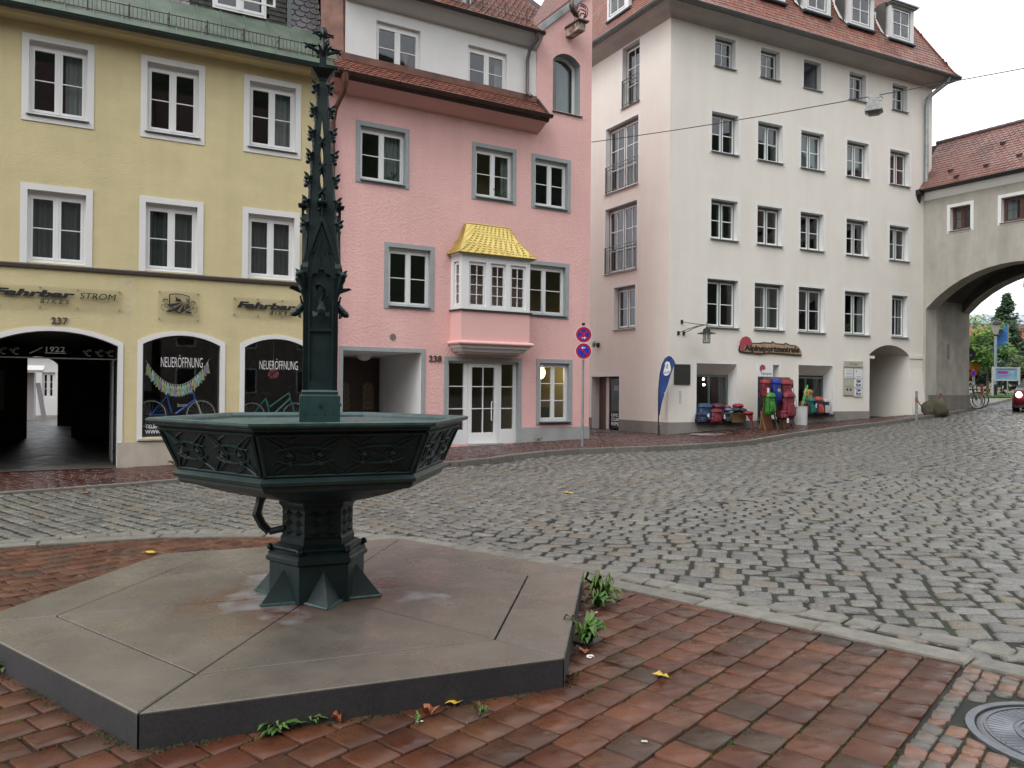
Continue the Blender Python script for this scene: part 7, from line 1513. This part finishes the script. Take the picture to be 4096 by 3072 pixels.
box1('hall_wall', V, (-2, 30, -5, -.3, 1.5, 6.2), M('hall_wall', (.40, .35, .24), rough=.9), fb)
for s in (1.6, 5.2, 8.8, 12.4): box1('hall_window', V, (s, s+1.1, -.3, -.25, 3.0, 5.2), plain('hall_glass', (.04, .05, .06), .2), fb)
# ---- trees
LEAF = {}
def leafmat(name, cols): return M(name, (0, 0, 0), tone=cols, rough=.6, spec=.3)
def blobtree(name, label, x, y, z, h, r, mat, n=1500, trunk=.12, th=.35, lobes=9, ls=.16, cone=False, group=None):
    t = thing(name, label, 'tree' if 'tree' in name or 'conifer' in name else 'shrub', (x, y, z), group); BK = M('bark', (.10, .08, .06), (.06, .05, .04), sc=20, rough=.9, bump=.6, bs=30)
    tb = MB(); tb.tube([(x, y, z-.1), (x+.03, y, z+h*.3), (x-.02, y+.02, z+h*.75)], [trunk, trunk*.75, trunk*.3], 8)
    C = []
    for i in range(lobes):
        a = random.uniform(0, 6.28); f = random.random()
        if cone: zz = h*(.10+.88*f); rr = r*(1-f)*.75; C.append((x+rr*math.cos(a)*.7, y+rr*math.sin(a)*.7, z+zz, r*(1-f)*.45+.18))
        else:
            zz = h*(th+(1-th)*(.12+.76*f)); rr = r*.62*math.sin(math.pi*(.2+.65*f)); C.append((x+rr*math.cos(a), y+rr*math.sin(a), z+zz, r*random.uniform(.26, .42)))
    for c in C: tb.tube([(x, y, min(c[2]-.3*h*.2, z+h*.7)), ((x+c[0])/2, (y+c[1])/2, c[2]-.12), (c[0], c[1], c[2])], [trunk*.3, trunk*.18, .01], 5)
    tb.build('trunk', BK, t, smooth=True); lb = MB()
    for i in range(n):
        c = random.choice(C); d = Vector((random.gauss(0, 1), random.gauss(0, 1), random.gauss(0, .75))).normalized()*c[3]*(random.random()**.45)*(1.0 if random.random() < .85 else 1.35)
        p = Vector(c[:3])+d; u = Vector((random.gauss(0, 1), random.gauss(0, 1), random.gauss(0, .5))).normalized(); v = u.orthogonal().normalized(); s = ls*random.uniform(.6, 1.3)
        lb.add([p-u*s, p+v*s*.45, p+u*s, p-v*s*.45], [(0, 1, 2, 3)], min(1, max(0, .5+.5*d.z/max(c[3], .1)+random.uniform(-.3, .3))))
    lb.build('crown', mat, t); return t
G1 = leafmat('maple_leaves', [(.05, .11, .015), (.09, .19, .03), (.15, .24, .04)]); G2 = leafmat('dark_conifer', [(.015, .04, .02), (.03, .065, .03), (.05, .09, .04)]); G3 = leafmat('yellowing_leaves', [(.16, .17, .02), (.28, .24, .03), (.30, .18, .03)]); G4 = leafmat('hedge_leaves', [(.03, .06, .02), (.06, .10, .03), (.10, .13, .04)])
blobtree('young_tree', 'young green maple tree left of the street lamp behind the arch', 30.0, 50.5, 1.55, 5.1, 1.7, G1, 4200, .09, .28, 20, .12); blobtree('conifer', 'tall dark conifer right of the blue banner', 34.6, 56, 2.0, 6.6, 2.5, G2, 8000, .16, .1, 60, .17, cone=True)
blobtree('yellow_shrub', 'yellowing autumn shrub beside the gate pillar edge', 29.3, 52, 1.6, 3.9, 1.5, G3, 1700, .06, .2, 10, .12); blobtree('green_shrub', 'green shrub under the young maple', 30.6, 54.2, 1.7, 3.0, 1.9, G4, 3000, .06, .1, 9, .11); blobtree('green_shrub', 'green shrub to the right of the poster case', 35.8, 53.9, 1.7, 2.5, 2.2, G4, 3200, .06, .1, 9, .11); blobtree('green_shrub', 'low green shrub just behind the poster case', 33.0, 54.6, 1.7, 2.6, 1.8, G4, 2800, .06, .1, 9, .11)
bt = thing('bare_tree', 'leafless tree top showing above the silver roof', 'tree', (44.8, 68, 2)); mb = MB()
def branch(p, d, l, r, dep):
    q = p+d*l; mb.tube([p, q], [r, r*.65], 4)
    if dep: 
        for k in range(3): dd = (d+Vector((random.uniform(-.6, .6), random.uniform(-.6, .6), random.uniform(-.1, .5)))).normalized(); branch(q, dd, l*.72, r*.62, dep-1)
branch(Vector((44.6, 68, 2)), Vector((0, 0, 1)), 3.6, .16, 5); mb.build('branches', plain('bare_bark', (.07, .06, .05)), bt)
# seen through the arched passage
hb = thing('red_trim_shop', 'dark shop front with a red stripe glimpsed through the arched passage', 'building', (22, 45, 1.2)); V = Fr((17.0, 40.0, 0), 92); box1('front', V, (-.4, 4.5, -2, 0, 1.0, 3.6), plain('dark_front', (.04, .04, .045)), hb); box1('red_stripe', V, (-.4, 4.5, 0, .03, 3.05, 3.15), plain('stripe_red', (.4, .03, .03)), hb)
for s in (.0, .6, 1.2, 1.8): box1('pale_poster', V, (s, s+.3, 0, .03, 2.3, 2.7), SIGW, hb)
# ---- red car coming through the gate
CX, CY = 20.52, 31.3; CZ = float(road_z(CX, CY)); V = Fr((CX, CY, CZ), 130)      # s across the car, n to its nose
car = thing('red_car', 'small dark red car with lit round headlights coming through the gate', 'car', V.p(0, 0, 0)); CRD = M('car_paint', (.10, .005, .009), (.085, .004, .008), sc=3, rough=.38, spec=.25)
def cr(n, w_, z0, z1, tuck=.1): return [V.p(a, n, z) for a, z in ((-w_*.9, z0), (-w_, z0+.15), (-w_, (z0+z1)*.55), (-w_*(1-tuck), z1), (0, z1+.04), (w_*(1-tuck), z1), (w_, (z0+z1)*.55), (w_, z0+.15), (w_*.9, z0))]
mb = MB(); mb.loops([cr(.02, .62, .30, .62), cr(-.06, .76, .20, .78), cr(-.25, .84, .18, .88), cr(-.9, .86, .18, .98), cr(-1.6, .86, .18, 1.0), cr(-3.3, .86, .18, 1.0), cr(-3.75, .80, .22, .95), cr(-3.85, .66, .35, .8)]); mb.build('body', CRD, car, smooth=True)
mb = MB(); tr2 = lambda n, w_, z: [V.p(a, n, z) for a in (-w_, w_)]
q = [[V.p(-.78, -.98, .98), V.p(.78, -.98, .98), V.p(.80, -3.6, .98), V.p(-.80, -3.6, .98)], [V.p(-.62, -1.65, 1.40), V.p(.62, -1.65, 1.40), V.p(.62, -3.35, 1.38), V.p(-.62, -3.35, 1.38)]]
mb.loops(q); mb.build('window_band', M('car_glass', (.012, .014, .016), rough=.12, spec=.3), car); mb = MB(); mb.loops([[V.p(a, n, z) for a, n in ((-w_, -1.6), (w_, -1.6), (w_, -3.4), (-w_, -3.4))] for w_, z in ((.64, 1.37), (.62, 1.42), (.5, 1.45))]); mb.build('roof', CRD, car, smooth=True)
for sx in (-1, 1):
    mb = MB(); mb.ball(V.p(sx*.58, .03, .70), .105, 7, (1, 1, 1.1)); mb.build('headlight', M('lit_headlight', (1, .95, .9), emit=(1, .93, .85, 9.)), car, smooth=True)
    mb = MB(); mb.ball(V.p(sx*.95, -1.35, 1.02), .10, 6, (1.1, .7, .8)); mb.build('mirror', BLK, car, smooth=True)
    for n in (-.75, -3.1):
        WX = Fr((V.p(sx*.80, n, 0).x, V.p(sx*.80, n, 0).y, CZ), V.az-90*sx); mb = MB(); mb.disc(WX, 0, .31, .31, -.12, .08, 22); wo = mb.build('wheel', RUB, car); mb = MB(); mb.disc(WX, 0, .31, .2, .08, .09, 16); mb.build('rim', ZNC, wo)
mb = MB(); mb.prism(V, [(.27*math.cos(a), .58+.13*math.sin(a)) for a in np.linspace(0, 6.28, 17)[:-1]], .0, .05); mb.box(V, -.55, .55, -.02, .02, .25, .36); mb.build('grille', BLK, car); box1('bumper', V, (-.7, .7, -.1, .05, .20, .26), BLK, car); box1('number_plate', V, (-.26, .26, .05, .06, .36, .46), SIGW, car)
# ---- small things on the ground
LYE = plain('yellow_leaf', (.55, .36, .03), .5); LOR = plain('rust_leaf', (.30, .09, .03), .6)
def leaf(x, y, s, mat, label, rot=0., curl=.02, star=True):
    z = float(near_z(x, y)) if math.hypot(x, y) < 9 else float(road_z(x, y)); k = 10 if star else 8; P = []
    for i in range(k): r = s*(1 if i % 2 == 0 else .5) if star else s*(1 if i in (0, 4) else .55); a = rot+2*math.pi*i/k; P.append(Vector((x+r*math.cos(a), y+r*math.sin(a), z+.008+curl*abs(math.cos(a*1.5)))))
    mb = MB(); c = Vector((x, y, z+.012)); mb.add([c]+P, [(0, i+1, (i+1) % k+1) for i in range(k)]); mb.tube([c, c+Vector((s*1.2*math.cos(rot+2), s*1.2*math.sin(rot+2), -.002))], .0015, 3); return tag(mb.build('fallen_leaf', mat), label, 'leaf', 'autumn leaves fallen on the ground')
leaf(.88, 4.63, .055, LYE, 'yellow star shaped leaf lying alone on the brick pavement right of the platform', .4); leaf(-.29, 4.21, .05, LYE, 'yellow oval leaf at the front edge of the stone platform', .2, star=False); leaf(-.40, 4.07, .05, LOR, 'curled rust brown leaf beside weeds before the platform', 1.2, .05)
leaf(-1.99, 4.02, .045, LOR, 'rust leaf leaning on the front left side of the platform', .8, .06); leaf(-.85, 3.98, .04, LOR, 'small rust leaf at the platform foot near the leafy weed', .3, .05); leaf(-3.55, 7.9, .09, LYE, 'pale orange leaf on the bricks behind the platform', .1, .02, False); leaf(.9, 12.6, .10, LYE, 'yellow leaf on the cobbles beyond the platform', .5); leaf(-1.85, 8.95, .05, LOR, 'orange leaf at the kerb behind the fountain stem', .5); leaf(-7.0, 13.2, .09, LOR, 'rust leaf on the cobbles by the far left kerb', .4); leaf(.46, 5.02, .04, LOR, 'brown leaf among the weeds at the right platform edge', .9, .03)
def weed(x, y, r, n, label, h=.09, mat=None, z=None):
    z = float(near_z(x, y)) if z is None else z; mb = MB()
    for i in range(n):
        a = random.uniform(0, 6.28); l = r*random.uniform(.35, 1.05); hh = h*random.uniform(.3, 1.2); o = Vector((x+random.uniform(-.25, .25)*r, y+random.uniform(-.25, .25)*r, z)); d = Vector((math.cos(a), math.sin(a), 0)); t = Vector((-d.y, d.x, 0)); w_ = l*.12
        pts = [o, o+d*l*.35+t*w_+Vector((0, 0, hh*.8)), o+d*l*.35-t*w_+Vector((0, 0, hh*.75)), o+d*l*.7+t*w_*.9+Vector((0, 0, hh)), o+d*l*.7-t*w_*.9+Vector((0, 0, hh*.9)), o+d*l+Vector((0, 0, hh*.6))]
        mb.add(pts, [(0, 1, 2), (2, 1, 3, 4), (4, 3, 5)])
    return tag(mb.build('weed', mat or WEED), label, 'weed', 'weeds growing in the pavement joints')
WEED = M('weed_leaves', (0, 0, 0), tone=[(.025, .075, .008), (.045, .12, .012), (.08, .15, .02), (.09, .07, .025)], rough=.6)
weed(.72, 6.30, .17, 46, 'tall dandelion weed at the right corner of the platform near the kerb', .19); weed(.66, 6.08, .13, 30, 'weed clump just before the tall dandelion', .12); weed(.50, 5.22, .15, 38, 'dandelion weed halfway along the right platform side', .17); weed(-1.14, 3.90, .13, 24, 'leafy green weed under the front side of the platform', .05); weed(-.98, 3.97, .10, 10, 'second leafy weed under the front side of the platform', .05)
weed(-.15, 4.10, .05, 14, 'tiny green weed in the joints in front of the platform', .05); weed(-.45, 3.98, .06, 8, 'small weed beside the rust leaf', .05); weed(-2.38, 4.35, .08, 10, 'thin weed by the left front side of the platform', .08); weed(-2.95, 4.65, .12, 18, 'grassy weed at the left picture edge by the platform', .08); weed(-7.25, 17.35, .25, 22, 'grass tuft at the foot of the yellow house', .12, z=-.09); weed(.75, 22.1, .15, 14, 'small weed at the plinth of the pink house', .1, z=.21)
# moss lines in the joints
ms = MB()
for i in range(9000):
    k = random.randint(-16, 8); a = R_(39.5); u = random.uniform(-1, 9); v = k*.215-1.3955
    x = u*math.sin(a)+v*math.cos(a); y = u*math.cos(a)-v*math.sin(a)
    if y < 2.6 or not bool(inpoly(np.array([x]), np.array([y]), near_poly)[0]) or math.hypot(x-FX, y-FY) < 2.0: continue
    if math.sin(x*2.1+y*1.3)+math.sin(y*2.9-x) < -.1: continue
    x += random.gauss(0, .005); y += random.gauss(0, .005); s = random.uniform(.004, .010); z = .001
    ms.add([(x-s, y, z-.01), (x+s, y-s*.3, z-.01), (x, y+s, z-.01), (x+random.uniform(-.3, .3)*s, y, z+s*.9)], [(0, 1, 3), (1, 2, 3), (2, 0, 3)])
o = ms.build('moss', M('moss_green', (0, 0, 0), tone=[(.035, .07, .008), (.06, .12, .014), (.03, .05, .01)], rough=.9)); o['kind'] = 'stuff'
for k, (x, y, r_, l) in enumerate(((-.44, 3.98, .3, 'white cigarette end beside the rust leaf before the platform'), (.64, 3.78, -.2, 'pale cigarette end on the bricks in the foreground'), (.64, 5.95, .6, 'cigarette end in the weeds at the right platform corner'))):
    d = Vector((math.cos(r_), math.sin(r_), 0)); mb = MB(); mb.tube([Vector((x, y, .01))-d*.014, Vector((x, y, .01))+d*.014], .0045, 6); tag(mb.build('cigarette_end', M('butt_paper', (.6, .57, .5), rough=.8)), l, 'litter')
tag(MB().tube([(.50+.02*math.cos(a), 4.96+.02*math.sin(a), .012) for a in np.linspace(0, 5, 9)], .006, 5).build('paper_scrap', SIGW), 'curled white paper scrap below the dandelion at the platform side', 'litter')
hm = MB(); rows_ = []
for j in range(14):
    b_ = -27-j*5.5; rows_.append([Vector((a_*SA-b_*CA, a_*CA+b_*SA, -1+48*min(1, j/6)**.8*(.8+.2*math.sin(a_*.06+j))+random.uniform(0, 1.8)*(j > 0))) for a_ in range(-110, 111, 5)])
hm.loops(rows_, closed=False, cap=False); o = hm.build('unseen_wooded_hill', M('hill_forest', (.018, .030, .012), (.035, .05, .02), sc=.25, rough=.95, bump=1., bs=.6, bd=1.5)); o['kind'] = 'structure'  # unseen hill behind the viewer, added to darken panes and hold back skylight
# ---- the other side of the square, behind the viewer: it shades the street and shows in the window panes
for k, (cx_, w_, h_, wm, lab) in enumerate(((-16, 13, 13, (.20, .19, .17), 'dull grey house on the viewer side of the square, far left'), (-2.5, 13, 13.5, (.22, .21, .20), 'pale grey house on the viewer side of the square, middle'), (11, 13, 13, (.20, .18, .15), 'brownish grey house on the viewer side of the square, right'))):
    V = Fr((cx_*SA+11.5*CA, cx_*CA-11.5*SA, 0), 62+180); t = thing('house', lab, 'building', V.p(0, 0, 0)); m_ = M('far_side_plaster_%s' % 'abc'[k], wm, rough=.9)
    box1('wall', V, (-w_/2, w_/2, -9, 0, 0, h_), m_, t); mb = MB(); mb.prof(V, [(.6, h_), (-4.5, h_+7), (-9.6, h_)], -w_/2-.2, w_/2+.2); mb.build('roof', M('far_side_roof', (.10, .05, .04), (.06, .035, .03), sc=3, rough=.7), t)
    for i in range(4):
        for j in range(3):
            s = -w_/2+1.3+i*(w_-2.6)/3; z = 1.2+j*2.7; fo = box1('window', V, (s-.55, s+.55, .0, .05, z, z+1.5), WHT, t); box1('pane', V, (s-.47, s+.47, .05, .06, z+.08, z+1.42), plain('far_pane', (.02, .022, .025), .1), fo)
# small plants and things standing behind some panes
POT = plain('clay_pot', (.22, .09, .05)); PL = M('pot_plant_leaves', (0, 0, 0), tone=[(.03, .08, .02), (.06, .14, .03), (.08, .12, .05)], rough=.7)
def potplant(F, s, z, n, h, label):
    t = thing('pot_plant', label, 'plant', F.p(s, n, z)); c = F.p(s, n, z); mb = MB(); mb.lathe((c.x, c.y), [(.05, z), (.075, z+.12), (.07, z+.12), (.02, z+.11)], 10); mb.build('pot', POT, t); mb = MB()
    for i in range(40):
        d = Vector((random.gauss(0, 1), random.gauss(0, 1), abs(random.gauss(.6, .6)))).normalized(); e = d.orthogonal().normalized(); q = c+Vector((0, 0, .12)); l = h*random.uniform(.5, 1); mb.add([q+d*l*.3, q+d*l*.7+e*.02, q+d*l, q+d*l*.7-e*.02], [(0, 1, 2, 3)])
    mb.build('leaves', PL, t)
potplant(PF, 1.82, 6.78, -.24, .32, 'leafy plant behind the right pane of the upper left pink house window')
potplant(PF, 4.85, 6.78, -.24, .38, 'thin spreading plant behind the upper middle pink house window')
potplant(CF, 8.45, 3.88, -.33, .42, 'dark plant behind the fourth first floor window of the cream house')
potplant(CF, 6.15, 6.85, -.33, .25, 'small plant behind the third window of the cream house second row from below')
# crumbs of soil, moss and leaf litter along the foot of the platform
gr_ = MB()
for i in range(6):
    a, b = Vector((*ho[i], 0)), Vector((*ho[(i+1) % 6], 0)); o_n = ((a+b)/2-Vector((FX, FY, 0))).normalized()
    for k in range(420):
        t = random.random(); q = a.lerp(b, t)+o_n*(abs(random.gauss(0, .022))+.002); q.z = .0; s = random.uniform(.003, .010)*(1.6 if math.sin(t*17+i) > .3 else .8)
        gr_.add([q+Vector((-s, 0, -.004)), q+Vector((s, -s*.4, -.004)), q+Vector((0, s, -.004)), q+Vector((random.uniform(-.3, .3)*s, 0, s*.9))], [(0, 1, 3), (1, 2, 3), (2, 0, 3)])
o = gr_.build('soil_crumbs', M('crumb_litter', (0, 0, 0), tone=[(.012, .010, .008), (.02, .018, .012), (.03, .055, .01), (.07, .045, .02), (.015, .013, .01)], rough=.9)); o['kind'] = 'stuff'
print('OBJECTS', len(bpy.data.objects))
